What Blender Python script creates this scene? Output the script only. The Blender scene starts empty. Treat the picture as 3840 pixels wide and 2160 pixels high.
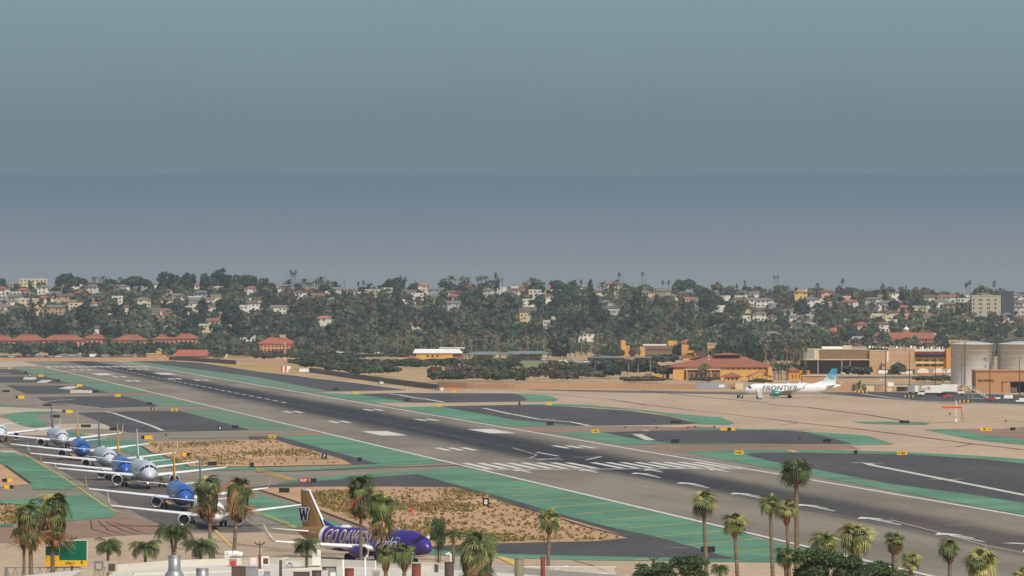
import bpy, bmesh, math, random
import numpy as np
from mathutils import Vector, Matrix
random.seed(11)
SC = bpy.context.scene
COL = SC.collection
# ------------------------------------------------------------ camera, world, sun, exposure
CAMH = 38.0            # camera height above the airfield, metres
FPX, HOR = 21000.0, 1125.0   # focal length and horizon row for a 3840x2160 frame
cam_d = bpy.data.cameras.new('camera')
cam_d.sensor_width = 36.0
cam_d.lens = FPX/3840*36.0
cam_d.shift_y = (HOR-1080)/3840
cam_d.clip_start = 5.0
cam_d.clip_end = 60000.0
cam = bpy.data.objects.new('camera', cam_d)
cam.location = (0, 0, CAMH)
cam.rotation_euler = (math.radians(90), 0, 0)
COL.objects.link(cam)
SC.camera = cam
SUN_DIR = Vector((0.34, -0.60, 0.72)).normalized()      # towards the sun: behind the camera, to the right
SUN_EL = math.asin(SUN_DIR.z)
SUN_ROT = math.atan2(SUN_DIR.x, SUN_DIR.y)
world = bpy.data.worlds.new('World')
SC.world = world
world.use_nodes = True
def build_world():
    nt = world.node_tree; nt.nodes.clear()
    N = nt.nodes.new; L = nt.links.new
    out = N('ShaderNodeOutputWorld'); bg = N('ShaderNodeBackground'); bg.inputs['Strength'].default_value = 0.107
    sky = N('ShaderNodeTexSky'); sky.sky_type = 'NISHITA'; sky.sun_disc = False
    sky.sun_elevation = SUN_EL; sky.sun_rotation = SUN_ROT; sky.air_density = 1.3; sky.dust_density = 2.5
    tc = N('ShaderNodeTexCoord'); sep = N('ShaderNodeSeparateXYZ'); L(tc.outputs['Generated'], sep.inputs[0])
    # marine layer: bands of haze near the horizon, the same all round
    nz = N('ShaderNodeTexNoise'); nz.inputs['Scale'].default_value = 30.0; nz.inputs['Detail'].default_value = 9
    mp = N('ShaderNodeMapping'); mp.inputs['Scale'].default_value = (1, 1, 2.0); L(tc.outputs['Generated'], mp.inputs[0]); L(mp.outputs[0], nz.inputs['Vector'])
    m1 = N('ShaderNodeMath'); m1.operation = 'MULTIPLY_ADD'; m1.inputs[1].default_value = 0.0030; L(nz.outputs[0], m1.inputs[0]); L(sep.outputs[2], m1.inputs[2])
    m2 = N('ShaderNodeMath'); m2.operation = 'MULTIPLY'; m2.inputs[1].default_value = 10.0; L(m1.outputs[0], m2.inputs[0])
    cr = N('ShaderNodeValToRGB'); L(m2.outputs[0], cr.inputs[0])
    def c(*v): return tuple(v)+(1,)
    stops = [(0.0, c(2.30,2.56,2.80)), (0.075, c(2.14,2.42,2.72)), (0.125, c(1.92,2.30,2.68)), (0.19, c(1.52,2.10,2.68)), (0.237, c(1.38,1.94,2.58)),
             (0.243, c(1.70,2.30,2.74)), (0.262, c(1.60,2.20,2.64)), (0.33, c(1.62,2.30,2.70)), (0.42, c(1.90,2.66,3.04)), (0.56, c(2.20,3.06,3.50)), (1.0, c(2.5,3.6,4.1))]
    el = cr.color_ramp.elements
    el[0].position = stops[0][0]; el[0].color = stops[0][1]
    el[1].position = stops[-1][0]; el[1].color = stops[-1][1]
    for p, col in stops[1:-1]:
        e = el.new(p); e.color = col
    mr = N('ShaderNodeMapRange'); mr.inputs[1].default_value = 0.07; mr.inputs[2].default_value = 0.35; L(sep.outputs[2], mr.inputs[0])
    mx = N('ShaderNodeMix'); mx.data_type = 'RGBA'; L(mr.outputs[0], mx.inputs[0]); L(cr.outputs[0], mx.inputs[6]); L(sky.outputs[0], mx.inputs[7])
    L(mx.outputs[2], bg.inputs['Color']); L(bg.outputs[0], out.inputs['Surface'])
build_world()
sun_d = bpy.data.lights.new('sun', 'SUN'); sun_d.energy = 3.3; sun_d.angle = math.radians(0.6); sun_d.color = (1.0, 0.94, 0.84)
sun = bpy.data.objects.new('sun', sun_d); COL.objects.link(sun)
sun.rotation_euler = SUN_DIR.to_track_quat('Z', 'Y').to_euler()
vs = SC.view_settings; SC.display_settings.display_device = 'sRGB'
vs.view_transform = 'Standard'; vs.look = 'None'; vs.exposure = -0.1; vs.gamma = 1.0; vs.use_curve_mapping = False
SC.render.engine = 'CYCLES'
SC.cycles.use_denoising = True
SC.cycles.max_bounces = 6
SC.cycles.volume_bounces = 1
SC.cycles.caustics_reflective = False; SC.cycles.caustics_refractive = False
HAZE_DENSITY = 4.2e-5

# ------------------------------------------------------------ helpers
def G(px, py, z=0.0):
    """point of the horizontal plane z seen at photograph pixel (px, py)"""
    Y = (CAMH-z)*FPX/(py-HOR)
    return Vector(((px-1920)*Y/FPX, Y, z))
def AT(px, py, Y):
    return Vector(((px-1920)*Y/FPX, Y, CAMH-(py-HOR)*Y/FPX))
def R1(x, y): return (x/2.6833, 980+y/2.6833)
def R2(x, y): return (960+x/2.6833, 980+y/2.6833)
def R3(x, y): return (1920+x/2.6833, 980+y/2.6833)
def R4(x, y): return (2880+x/2.6833, 980+y/2.6833)
def R5(x, y): return (x/2.1958, 1500+y/2.1958)
def R6(x, y): return (960+x/2.1958, 1500+y/2.1958)
def R7(x, y): return (1920+x/2.1958, 1500+y/2.1958)
def R8(x, y): return (2880+x/2.1958, 1500+y/2.1958)
def L1(x, y): return (x/4.025, 1300+y/4.025)
def C1(x, y): return (x/5.367, 1480+y/5.367)
def C2(x, y): return (400+x/4.6, 1640+y/4.6)
def pts(f, l): return [f(*p) for p in l]

def lin(c):
    c = c/255.0
    return c/12.92 if c <= 0.04045 else ((c+0.055)/1.055)**2.4
def rgb(r, g, b): return (lin(r), lin(g), lin(b))

MATS = {}
def mat(name, col, rough=0.85, var=0.0, vscale=1.0, stretch=(1,1,1), rotz=0.0, col2=None, island=0.0, metal=0.0, spec=0.3, fine=0.0, fscale=10.0, emit=None, trans=0.0):
    if name in MATS: return MATS[name]
    m = bpy.data.materials.new(name); m.use_nodes = True
    nt = m.node_tree; N = nt.nodes.new; L = nt.links.new
    b = nt.nodes['Principled BSDF']
    b.inputs['Roughness'].default_value = rough; b.inputs['Metallic'].default_value = metal
    b.inputs['Specular IOR Level'].default_value = spec
    b.inputs['Base Color'].default_value = (*col, 1)
    src = None
    if var > 0 or island > 0 or fine > 0:
        mixn = N('ShaderNodeMix'); mixn.data_type = 'RGBA'
        d = tuple(max(0, v*(1-var)) for v in col); u = tuple(v*(1+var) for v in col)
        if col2: d, u = col, col2
        mixn.inputs[6].default_value = (*d, 1); mixn.inputs[7].default_value = (*u, 1)
        tc = N('ShaderNodeTexCoord'); mp = N('ShaderNodeMapping'); mp.inputs['Scale'].default_value = stretch; mp.inputs['Rotation'].default_value = (0, 0, rotz)
        L(tc.outputs['Object'], mp.inputs[0])
        nz = N('ShaderNodeTexNoise'); nz.inputs['Scale'].default_value = vscale; nz.inputs['Detail'].default_value = 6; nz.inputs['Roughness'].default_value = 0.6
        L(mp.outputs[0], nz.inputs['Vector'])
        mr = N('ShaderNodeMapRange'); mr.inputs[1].default_value = 0.32; mr.inputs[2].default_value = 0.68; L(nz.outputs[0], mr.inputs[0])
        L(mr.outputs[0], mixn.inputs[0]); src = mixn.outputs[2]
        if island > 0:
            gi = N('ShaderNodeNewGeometry'); hs = N('ShaderNodeHueSaturation')
            m3 = N('ShaderNodeMapRange'); m3.inputs[3].default_value = 1-island; m3.inputs[4].default_value = 1+island
            L(gi.outputs['Random Per Island'], m3.inputs[0]); L(m3.outputs[0], hs.inputs['Value']); L(src, hs.inputs['Color']); src = hs.outputs[0]
        if fine > 0:
            nf = N('ShaderNodeTexNoise'); nf.inputs['Scale'].default_value = fscale; nf.inputs['Detail'].default_value = 4
            L(mp.outputs[0], nf.inputs['Vector'])
            hs = N('ShaderNodeHueSaturation'); m3 = N('ShaderNodeMapRange'); m3.inputs[1].default_value = .3; m3.inputs[2].default_value = .7
            m3.inputs[3].default_value = 1-fine; m3.inputs[4].default_value = 1+fine
            L(nf.outputs[0], m3.inputs[0]); L(m3.outputs[0], hs.inputs['Value']); L(src, hs.inputs['Color']); src = hs.outputs[0]
        L(src, b.inputs['Base Color'])
    if emit:
        b.inputs['Emission Color'].default_value = (*col, 1); b.inputs['Emission Strength'].default_value = emit
    MATS[name] = m
    return m

class MB:
    """collects geometry, then links it as ONE mesh object"""
    def __init__(s): s.v = []; s.f = []; s.m = []; s.sm = []
    def add(s, vs_, fs, mi=0, smooth=False):
        o = len(s.v); s.v.extend([tuple(p) for p in vs_])
        for f in fs: s.f.append(tuple(i+o for i in f)); s.m.append(mi); s.sm.append(smooth)
        return s
    def box(s, c, d, mi=0, rz=0.0, top=1.0):
        cx, cy, cz = c; dx, dy, dz = d[0]/2, d[1]/2, d[2]/2
        P = []
        for sz, k in ((-1, 1), (1, top)):
            for sx, sy in ((-1,-1),(1,-1),(1,1),(-1,1)):
                x, y = sx*dx*k, sy*dy*k
                P.append((cx+x*math.cos(rz)-y*math.sin(rz), cy+x*math.sin(rz)+y*math.cos(rz), cz+sz*dz))
        return s.add(P, [(3,2,1,0),(4,5,6,7),(0,1,5,4),(1,2,6,5),(2,3,7,6),(3,0,4,7)], mi)
    def tube(s, p0, p1, r0, r1=None, n=8, mi=0, caps=True, smooth=True):
        r1 = r0 if r1 is None else r1
        p0 = Vector(p0); p1 = Vector(p1); ax = (p1-p0)
        if ax.length < 1e-6: return s
        ax.normalize(); up = Vector((0,0,1)) if abs(ax.z) < .9 else Vector((1,0,0))
        a = ax.cross(up).normalized(); b = ax.cross(a)
        P = []
        for p, r in ((p0, r0), (p1, r1)):
            for i in range(n):
                t = 2*math.pi*i/n; P.append(p+a*(r*math.cos(t))+b*(r*math.sin(t)))
        s.add(P, [(i, (i+1)%n, n+(i+1)%n, n+i) for i in range(n)], mi, smooth)
        if caps: s.add(P, [tuple(range(n-1,-1,-1)), tuple(range(n, 2*n))], mi)
        return s
    def lathe(s, prof, n=16, axis='z', c=(0,0,0), mi=0, smooth=True):
        """prof: list of (position along the axis, radius)"""
        P = []; fs = []
        for (h, r) in prof:
            for i in range(n):
                t = 2*math.pi*i/n; u, w = r*math.cos(t), r*math.sin(t)
                P.append((c[0]+u, c[1]+w, c[2]+h) if axis == 'z' else (c[0]+h, c[1]+u, c[2]+w))
        for k in range(len(prof)-1):
            for i in range(n): fs.append((k*n+i, k*n+(i+1)%n, (k+1)*n+(i+1)%n, (k+1)*n+i))
        return s.add(P, fs, mi, smooth)
    def build(s, name, mats, parent=None, shared=None):
        me = bpy.data.meshes.new(name)
        me.from_pydata(s.v, [], s.f); 
        for m in (mats if isinstance(mats, (list, tuple)) else [mats]): me.materials.append(m)
        me.polygons.foreach_set('material_index', s.m); me.polygons.foreach_set('use_smooth', s.sm)
        me.update()
        return link(name, me, parent)
def link(name, me, parent=None):
    o = bpy.data.objects.new(name, me); COL.objects.link(o)
    if parent is not None: o.parent = parent
    return o
def tag(o, label=None, cat=None, group=None, kind=None):
    if label: o['label'] = label
    if cat: o['category'] = cat
    if group: o['group'] = group
    if kind: o['kind'] = kind
    return o
def thing(name, label, cat, loc=(0,0,0), rz=0.0, group=None, sc=1.0):
    o = bpy.data.objects.new(name, None); COL.objects.link(o)
    o.location = loc; o.rotation_euler = (0,0,rz); o.scale = (sc,sc,sc) if not isinstance(sc, tuple) else sc
    return tag(o, label, cat, group)
def copy_tree(o, parent=None):
    c = o.copy(); COL.objects.link(c); c.parent = parent
    for ch in [x for x in CHILD(o)]: copy_tree(ch, c)
    return c
def CHILD(o): return list(o.children)
ORD = ['first','second','third','fourth','fifth','sixth','seventh','eighth','ninth','tenth','eleventh','twelfth','thirteenth','fourteenth','fifteenth','sixteenth','seventeenth','eighteenth','nineteenth','twentieth']
def ordw(i):
    if i < 20: return ORD[i]
    T = {2:'twenty',3:'thirty',4:'forty',5:'fifty',6:'sixty',7:'seventy',8:'eighty',9:'ninety'}
    n = i+1; t, u = divmod(n, 10)
    if t > 9: return '%dth' % n
    return (T[t][:-1]+'ieth') if u == 0 else T[t]+'-'+ORD[u-1]

# ------------------------------------------------------------ terrain
RUN = Vector((-2818.0, FPX, 0)).normalized()      # along the runway, away from the camera
RIGHT = Vector((RUN.y, -RUN.x, 0))
RZ = math.atan2(RUN.y, RUN.x)
TH0 = G(2297, 1760)                               # centre of the near threshold
def RW(s, t, z=0.0):
    p = TH0+RUN*s+RIGHT*t; return Vector((p.x, p.y, z))

HILL0, HILL1 = 4060.0, 4950.0
def ridge(px):
    xs = [-3000, 0, 700, 1000, 1920, 2600, 3200, 3840, 7000]; ys = [1085, 1080, 1092, 1097, 1100, 1106, 1112, 1122, 1122]
    return float(np.interp(px, xs, ys))
def hz(X, Y):
    if Y <= HILL0: return 0.0
    px = 1920+X/Y*FPX
    top = CAMH+(HOR-ridge(px))/FPX*HILL1
    t = min(1.0, (Y-HILL0)/(HILL1-HILL0))
    z = top*(t*0.85+0.15*t*t)
    z += 1.2*math.sin(X*0.013+1.0)*math.sin(Y*0.011)*min(1, t*4)*(1-t*.8)
    if Y > HILL1: z = top + 0.0*(Y-HILL1) - (Y-HILL1)*0.01
    return z
def HP(px, py):
    """hillside point seen at the pixel"""
    if py >= HOR+CAMH*FPX/HILL0: return G(px, py)
    a, b = HILL0, HILL1+60
    for _ in range(40):
        m = (a+b)/2; X = (px-1920)*m/FPX
        y = HOR+(CAMH-hz(X, m))*FPX/m
        if y > py: a = m
        else: b = m
    Y = (a+b)/2; X = (px-1920)*Y/FPX
    return Vector((X, Y, hz(X, Y)))

def sheet(name, poly, m, z, kind='structure'):
    """flat sheet from photograph pixels laid on the ground"""
    P = [G(x, y) for x, y in poly]
    bm = bmesh.new(); vv = [bm.verts.new((p.x, p.y, z)) for p in P]
    f = bm.faces.new(vv); f.normal_update()
    if f.normal.z < 0: f.normal_flip()
    bmesh.ops.triangulate(bm, faces=[f])
    me = bpy.data.meshes.new(name); bm.to_mesh(me); bm.free(); me.materials.append(m)
    o = link(name, me); o['kind'] = kind
    return o
def sheets(name, polys, m, z, kind='structure'):
    bm = bmesh.new()
    for i_, poly in enumerate(polys):
        P = [G(x, y) for x, y in poly]
        f = bm.faces.new([bm.verts.new((p.x, p.y, z+i_*.0005)) for p in P]); f.normal_update()
        if f.normal.z < 0: f.normal_flip()
    bmesh.ops.triangulate(bm, faces=bm.faces[:])
    me = bpy.data.meshes.new(name); bm.to_mesh(me); bm.free(); me.materials.append(m)
    o = link(name, me); o['kind'] = kind
    return o
def stripe_poly(p, q, w):
    """pixel line p-q of real width w metres -> world quad"""
    a, b = G(*p), G(*q); d = (b-a).normalized(); n = Vector((-d.y, d.x, 0))*w/2
    return [a-n, b-n, b+n, a+n]
def quads(name, Q, m, z, kind='structure'):
    mb = MB()
    for i_, q in enumerate(Q):
        P = [(p.x, p.y, z+0.0003*(i_ % 9)) for p in q]
        ar = sum(P[i][0]*P[(i+1)%len(P)][1]-P[(i+1)%len(P)][0]*P[i][1] for i in range(len(P)))
        if ar < 0: P = P[::-1]
        mb.add(P, [tuple(range(len(P)))])
    o = mb.build(name, m); o['kind'] = kind
    return o
def polyline(l, w): return [stripe_poly(l[i], l[i+1], w) for i in range(len(l)-1)]

# --- materials of the ground
ROT = -RZ
M_dirtbase = mat('dry_earth_ground', rgb(180,150,112), 0.95, 0.25, 0.02, fine=.18, fscale=.25)
M_conc = mat('apron_concrete', rgb(182,159,132), 0.9, 0.13, 0.03, stretch=(1.0,.18,1), fine=.07, fscale=.5)
M_taxi = mat('taxiway_asphalt', rgb(136,124,108), 0.9, 0.16, 0.03, stretch=(.25,1.6,1), rotz=ROT, fine=.10, fscale=.35)
M_brown = mat('brown_asphalt', rgb(144,116,96), 0.9, 0.14, 0.03, fine=.08, fscale=.4)
M_tan = mat('pale_concrete', rgb(184,168,146), 0.9, 0.10, 0.03, fine=.08, fscale=.5)
M_green = mat('green_painted_asphalt', rgb(94,134,106), 0.8, 0.28, 0.03, fine=.16, fscale=.5)
M_green2 = mat('faded_green_painted_asphalt', rgb(104,130,106), 0.8, 0.12, 0.02, fine=.08, fscale=.5)
M_dark = mat('dark_asphalt', rgb(76,73,72), 0.9, 0.2, 0.04, stretch=(1.2,.25,1), fine=.16, fscale=.6)
M_dark2 = mat('worn_dark_asphalt', rgb(104,94,86), 0.9, 0.14, 0.03, fine=.12, fscale=.5)
M_white = mat('white_marking_paint', rgb(210,206,196), 0.7, 0.10, 0.4)
M_whiteold = mat('worn_white_paint', rgb(200,192,176), 0.8, 0.2, 0.5)
M_yellow = mat('yellow_marking_paint', rgb(214,178,92), 0.7, 0.12, 0.4)
M_crack = mat('dark_joint_sealer', rgb(66,58,48), 0.9, .2, .3)
M_dirt = mat('bare_dirt', rgb(182,146,108), 0.95, 0.2, 0.04, fine=.2, fscale=.4, col2=None)
M_dryveg = mat('dry_weeds', rgb(118,112,66), 0.95, 0.35, 0.2)

def runway_material():
    m = bpy.data.materials.new('runway_asphalt_with_tyre_rubber'); m.use_nodes = True
    nt = m.node_tree; N = nt.nodes.new; L = nt.links.new; b = nt.nodes['Principled BSDF']
    b.inputs['Roughness'].default_value = 0.85; b.inputs['Specular IOR Level'].default_value = .25
    tc = N('ShaderNodeTexCoord'); sp = N('ShaderNodeSeparateXYZ'); L(tc.outputs['Object'], sp.inputs[0])   # x along the runway, y across
    def M(op, a, b_=None, c=None):
        n = N('ShaderNodeMath'); n.operation = op
        for i, q in enumerate((a, b_, c)):
            if q is None: continue
            if isinstance(q, (int, float)): n.inputs[i].default_value = q
            else: L(q, n.inputs[i])
        return n.outputs[0]
    def noise(sc, st, det=5):
        mp = N('ShaderNodeMapping'); mp.inputs['Scale'].default_value = st; L(tc.outputs['Object'], mp.inputs[0])
        n = N('ShaderNodeTexNoise'); n.inputs['Scale'].default_value = sc; n.inputs['Detail'].default_value = det; n.inputs['Roughness'].default_value = .62; L(mp.outputs[0], n.inputs['Vector']); return n.outputs[0]
    def MRs(v, a, b_, c, d):
        n = N('ShaderNodeMapRange'); n.interpolation_type = 'SMOOTHSTEP'; n.inputs[1].default_value = a; n.inputs[2].default_value = b_; n.inputs[3].default_value = c; n.inputs[4].default_value = d; L(v, n.inputs[0]); return n.outputs[0]
    x, y = sp.outputs[0], sp.outputs[1]
    streak = noise(.5, (.008, 1.2, 1)); big = noise(.02, (.35, 1.5, 1)); wob = noise(.03, (.3, .3, 1))
    yw = M('ADD', M('ADD', y, 5.0), M('MULTIPLY', M('SUBTRACT', streak, .5), 7.0))
    ay = M('ABSOLUTE', yw)
    # the touchdown band is widest behind the threshold and thins out towards both ends
    wide = MRs(x, -120, 160, 9.0, 15.5); narrow = MRs(x, 600, 1500, 0.0, 5.0)
    w = M('SUBTRACT', wide, narrow)
    r = M('DIVIDE', ay, w)
    band = MRs(r, 0.40, 1.38, 1.0, 0.0)
    stren = M('MULTIPLY', band, MRs(x, -420, 60, 0.68, 1.0))
    # side fans: faint turning marks
    stren = M('MULTIPLY', stren, MRs(streak, .3, .6, 1.0, .86))
    base = N('ShaderNodeMix'); base.data_type = 'RGBA'; base.inputs[6].default_value = (*rgb(118,109,95), 1); base.inputs[7].default_value = (*rgb(140,130,113), 1); L(MRs(big, .35, .65, 0, 1), base.inputs[0])
    hs = N('ShaderNodeHueSaturation'); L(MRs(streak, .3, .7, .93, 1.07), hs.inputs['Value']); L(base.outputs[2], hs.inputs['Color'])
    mx = N('ShaderNodeMix'); mx.data_type = 'RGBA'; L(stren, mx.inputs[0]); L(hs.outputs[0], mx.inputs[6]); mx.inputs[7].default_value = (*rgb(27,30,37), 1)
    L(mx.outputs[2], b.inputs['Base Color'])
    return m

def build_ground():
    # one sheet to the horizon, rising into the hill
    ys = list(np.linspace(150, 4000, 14))+list(np.linspace(4060, 5000, 30))+[5300, 5800, 6600, 8000, 11000, 16000]
    mb = MB(); nx = 60
    for Y in ys:
        hw = 900+Y*0.35
        for i in range(nx+1):
            X = -hw+2*hw*i/nx
            z = hz(X, Y) if Y < 5300 else hz(X, 5300)-(Y-5300)*0.012
            mb.v.append((X, Y, z))
    for j in range(len(ys)-1):
        for i in range(nx):
            a = j*(nx+1)+i; mb.f.append((a, a+1, a+nx+2, a+nx+1)); mb.m.append(1 if ys[j] >= 4060 else 0); mb.sm.append(True)
    M_hill = mat('hillside_ground', rgb(104,98,72), 0.95, 0.35, 0.02, fine=.3, fscale=.15)
    tag(mb.build('ground', [M_dirtbase, M_hill]), kind='structure')
    Z = [0.0]
    def z():
        Z[0] += 0.004; return Z[0]
    # taxiway asphalt over most of the field
    sheet('taxiway_pavement', [(-900,1371),(127,1371),(560,1369),(900,1402),(1240,1448),(1530,1466),(1990,1470),(2300,1476),(3000,1476),(4600,1540),(4600,2300),(-900,2300)], M_taxi, z())
    sheet('overrun_pavement', [(-300,1384),(0,1377),(130,1372),(560,1369),(470,1356),(200,1356),(-300,1362)], M_tan, z())
    # concrete apron
    sheet('apron', [(1200,1471),(1550,1464),(1700,1463),(1990,1464),(2350,1472),(2790,1479),(3040,1472),(3200,1487),(3420,1504),(3840,1519),(4600,1548),
                    (4600,1790),(3840,1725),(3500,1703),(3380,1695),(3130,1687),(3020,1668),(3350,1668),(3080,1640),(2750,1604),(2600,1604),(2400,1598),(2200,1600),(1900,1594),
                    (1700,1560),(1450,1518)], M_conc, z())
    sheet('service_apron', [(-900,2110),(0,2038),(347,2017),(540,2005),(800,1999),(1010,1997),(1150,2010),(1500,2070),(1874,2092),(2160,2101),(2772,2109),(3100,2109),(3500,2200),(3700,2300),(-900,2300)], M_conc, z())
    sheet('service_ramp', [(3040,1471),(3330,1470),(3700,1478),(4600,1500),(4600,1546),(3840,1516),(3420,1500),(3200,1484)], M_dark, z())
    sheet('perimeter_road', [(1975,1463),(2010,1461),(2790,1471),(3050,1470),(3050,1476),(2790,1480),(2350,1473)], M_dark2, z())
    # brown asphalt
    zz = z()
    for i_, (nm, poly) in enumerate((('brown_taxiway', pts(R7,[(0,225),(1090,250),(1500,215),(1700,228),(1300,262),(330,268),(100,258)])),
        ('brown_taxiway', pts(R7,[(1000,378),(2108,365),(2760,366),(2880,405),(2600,412),(2108,410),(1400,428)])),
        ('brown_taxiway', [(-600,1995),(0,1985),(60,1976),(250,1955),(450,1930),(620,1975),(540,2004),(347,2016),(0,2037),(-600,2075)]),
        ('brown_taxiway', pts(R6,[(-60,275),(600,268),(680,292),(180,296),(-60,300)])),
        ('brown_taxiway', pts(R8,[(1450,240),(1900,240),(2108,222),(2800,215),(2800,400),(2108,325),(1800,290)])),
        ('brown_taxiway', [(920,1830),(960,1834),(1138,1880),(1240,1925),(1380,1980),(1330,1982),(1200,1935),(1104,1892),(930,1842)]),
        ('brown_taxiway', pts(L1,[(1700,700),(2300,690),(2560,705),(2000,740),(1500,735)])))):
        sheet(nm, poly, M_brown, zz+i_*.0004)
    sheets('pale_taxiway', [pts(C1,[(-900,240),(0,245),(300,262),(1240,300),(1230,335),(560,345),(80,395),(-900,500)]),
        pts(C1,[(-900,520),(0,470),(160,490),(330,590),(640,670),(1000,640),(1100,590),(1740,585),(2250,600),(2250,690),(1700,690),(1350,690),(1300,760),(2200,800),(2150,850),(1250,880),(-900,900)]),
        pts(C1,[(-900,1040),(0,1120),(300,1130),(560,1290),(0,1150),(-900,1120)])], M_tan, z())
    sheet('worn_taxi_lane_with_shade', [(0,1630),(190,1634),(300,1660),(480,1735),(700,1830),(880,1930),(985,1990),(900,1998),(640,1986),(520,1930),(380,1850),(200,1748),(0,1660)], mat('worn_asphalt_with_painted_shade', rgb(98,90,83), .9, .18, .03, fine=.12, fscale=.4), z())  # dark worn asphalt, with the shade under the queued airliners painted in
    for i_, l in enumerate(((700,2012,1250,2085),(900,2040,1700,2120),(1000,2060,1640,2098),(640,2050,1100,2110),(1100,2020,1500,2108))):
        sheet('tyre_mark', [(l[0],l[1]),(l[2],l[3]),(l[2]+30,l[3]+6),(l[0]-10,l[1]+5)], mat('faint_tyre_marks', rgb(150,132,112), .9, .2, .05), z()-.003)
    # dark asphalt islands and green painted margins
    z(); z(); z(); z(); green_near = z()
    G_ = []; GF = []; D = []; D2 = []
    G_.append(pts(R6,[(170,297),(620,290),(1490,497),(1000,527)]))
    G_.append(pts(R6,[(-60,560),(0,558),(250,573),(900,540),(1000,528),(1480,500),(1600,510),(1000,552),(830,562),(250,588),(-60,575)]))
    G_.append([(-200+1235,1815)]+pts(R6,[(330,655),(1000,603),(1720,556)])+[(1790,1767),(2330,1887),(2694,1978),(2880,2028),(3100,2082),(3080,2112),(2772,2109),(2758,2098),(2603,2054),(2466,2016),(2284,1977),(2116,1933),(1920,1876)]+pts(R6,[(1330,612),(1000,635)]))
    G_.append([(925,1846),(960,1850),(1104,1893),(1200,1935),(1318,1982),(1560,2050),(1640,2064),(1874,2077),(2160,2085),(2758,2098),(2880,2109),(2772,2109),(2160,2101),(1870,2092),(1600,2082),(1400,2060),(1130,1996),(1065,1967),(947,1925),(900,1900)])
    G_.append(pts(R5,[(-700,300),(0,435),(120,435),(210,470),(330,520),(450,590),(650,705),(560,742),(280,738),(250,690),(40,540),(0,520),(-700,420)]))
    G_.append(pts(R5,[(-300,840),(0,828),(250,815),(550,790),(740,770),(980,930),(900,972),(570,998),(300,985),(180,860),(0,858),(-300,860)]))
    G_.append(pts(R5,[(-300,1040),(0,1027),(110,1022),(110,1042),(0,1048),(-300,1062)]))
    G_.append(pts(C1,[(100,395),(560,345),(960,335),(1200,350),(720,400),(760,520),(940,580),(960,640),(620,660),(330,580),(160,490)]))
    G_.append(pts(C2,[(-700,-120),(0,30),(640,60),(590,170),(860,270),(1150,400),(1450,510),(1700,520),(2576,525),(2576,560),(1700,585),(1200,545),(900,500),(600,380),(300,250),(0,180),(-700,60)]))
    G_.append([(2553,1696),(2700,1690),(2797,1688),(2880,1688),(3144,1689),(3380,1696),(3654,1709),(3840,1723),(4300,1760),(4300,1775),(3840,1739),(3690,1723),(3416,1705),(3010,1698),(2880,1698),(2800,1702),(2797,1706),(2880,1728),(3050,1760),(3334,1815),(3609,1851),(3840,1887),(4300,1965),(4300,2011),(3840,1932)])
    G_.append(pts(R8,[(1280,245),(1450,240),(1600,255),(1800,290),(2108,325),(2700,385),(2700,440),(2108,372),(1700,330)]))
    G_.append(pts(R8,[(0,245),(380,265),(820,295),(1040,365),(700,373),(670,360),(490,305),(0,270)])); G_.append(pts(R7,[(1200,358),(2108,360),(2400,362),(2108,366),(1400,366)]))
    G_.append(pts(R7,[(320,270),(740,264),(1090,336),(1340,358),(1000,372),(900,368)]))
    G_.append(pts(R7,[(270,32),(600,40),(1000,75),(1300,110),(1720,145),(1835,190),(1790,206),(1520,200),(1450,165),(1250,120),(1000,85),(600,55),(0,46)]))
    G_.append(pts(R7,[(1500,235),(2108,240),(2500,248),(2108,256),(1500,252)]))
    G_.append([(1475,1528),(1650,1524),(1920,1574),(2170,1598),(1885,1598)])
    G_.append([(1160,1473),(1345,1478),(1380,1485),(1540,1510),(1370,1509)])
    G_.append(pts(R3,[(-500,1328),(0,1330),(200,1335),(390,1355),(470,1395),(430,1408),(100,1414),(140,1400),(90,1372),(0,1352),(-500,1345)]))
    G_.append(pts(R8,[(690,180),(1000,178),(1080,185),(1330,190),(1310,206),(1000,202),(800,196)]))
    GF += [[(440,1357),(500,1356),(640,1372),(960,1414),(1232,1467),(1135,1470),(960,1440),(537,1374)],
        pts(L1,[(250,345),(660,333),(1010,405),(860,415),(470,425),(420,395),(380,380)]), pts(L1,[(700,445),(1130,430),(1650,545),(1030,550),(860,500)]),
        pts(L1,[(1250,565),(1700,558),(2320,690),(1640,697),(1290,600)]), [(460,1485),(595,1483),(775,1525),(601,1524),(540,1503)],
        [(683,1543),(814,1535),(1146,1614),(938,1613)], pts(L1,[(-300,860),(0,862),(120,885),(560,900),(0,905),(-300,900)])]
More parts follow.
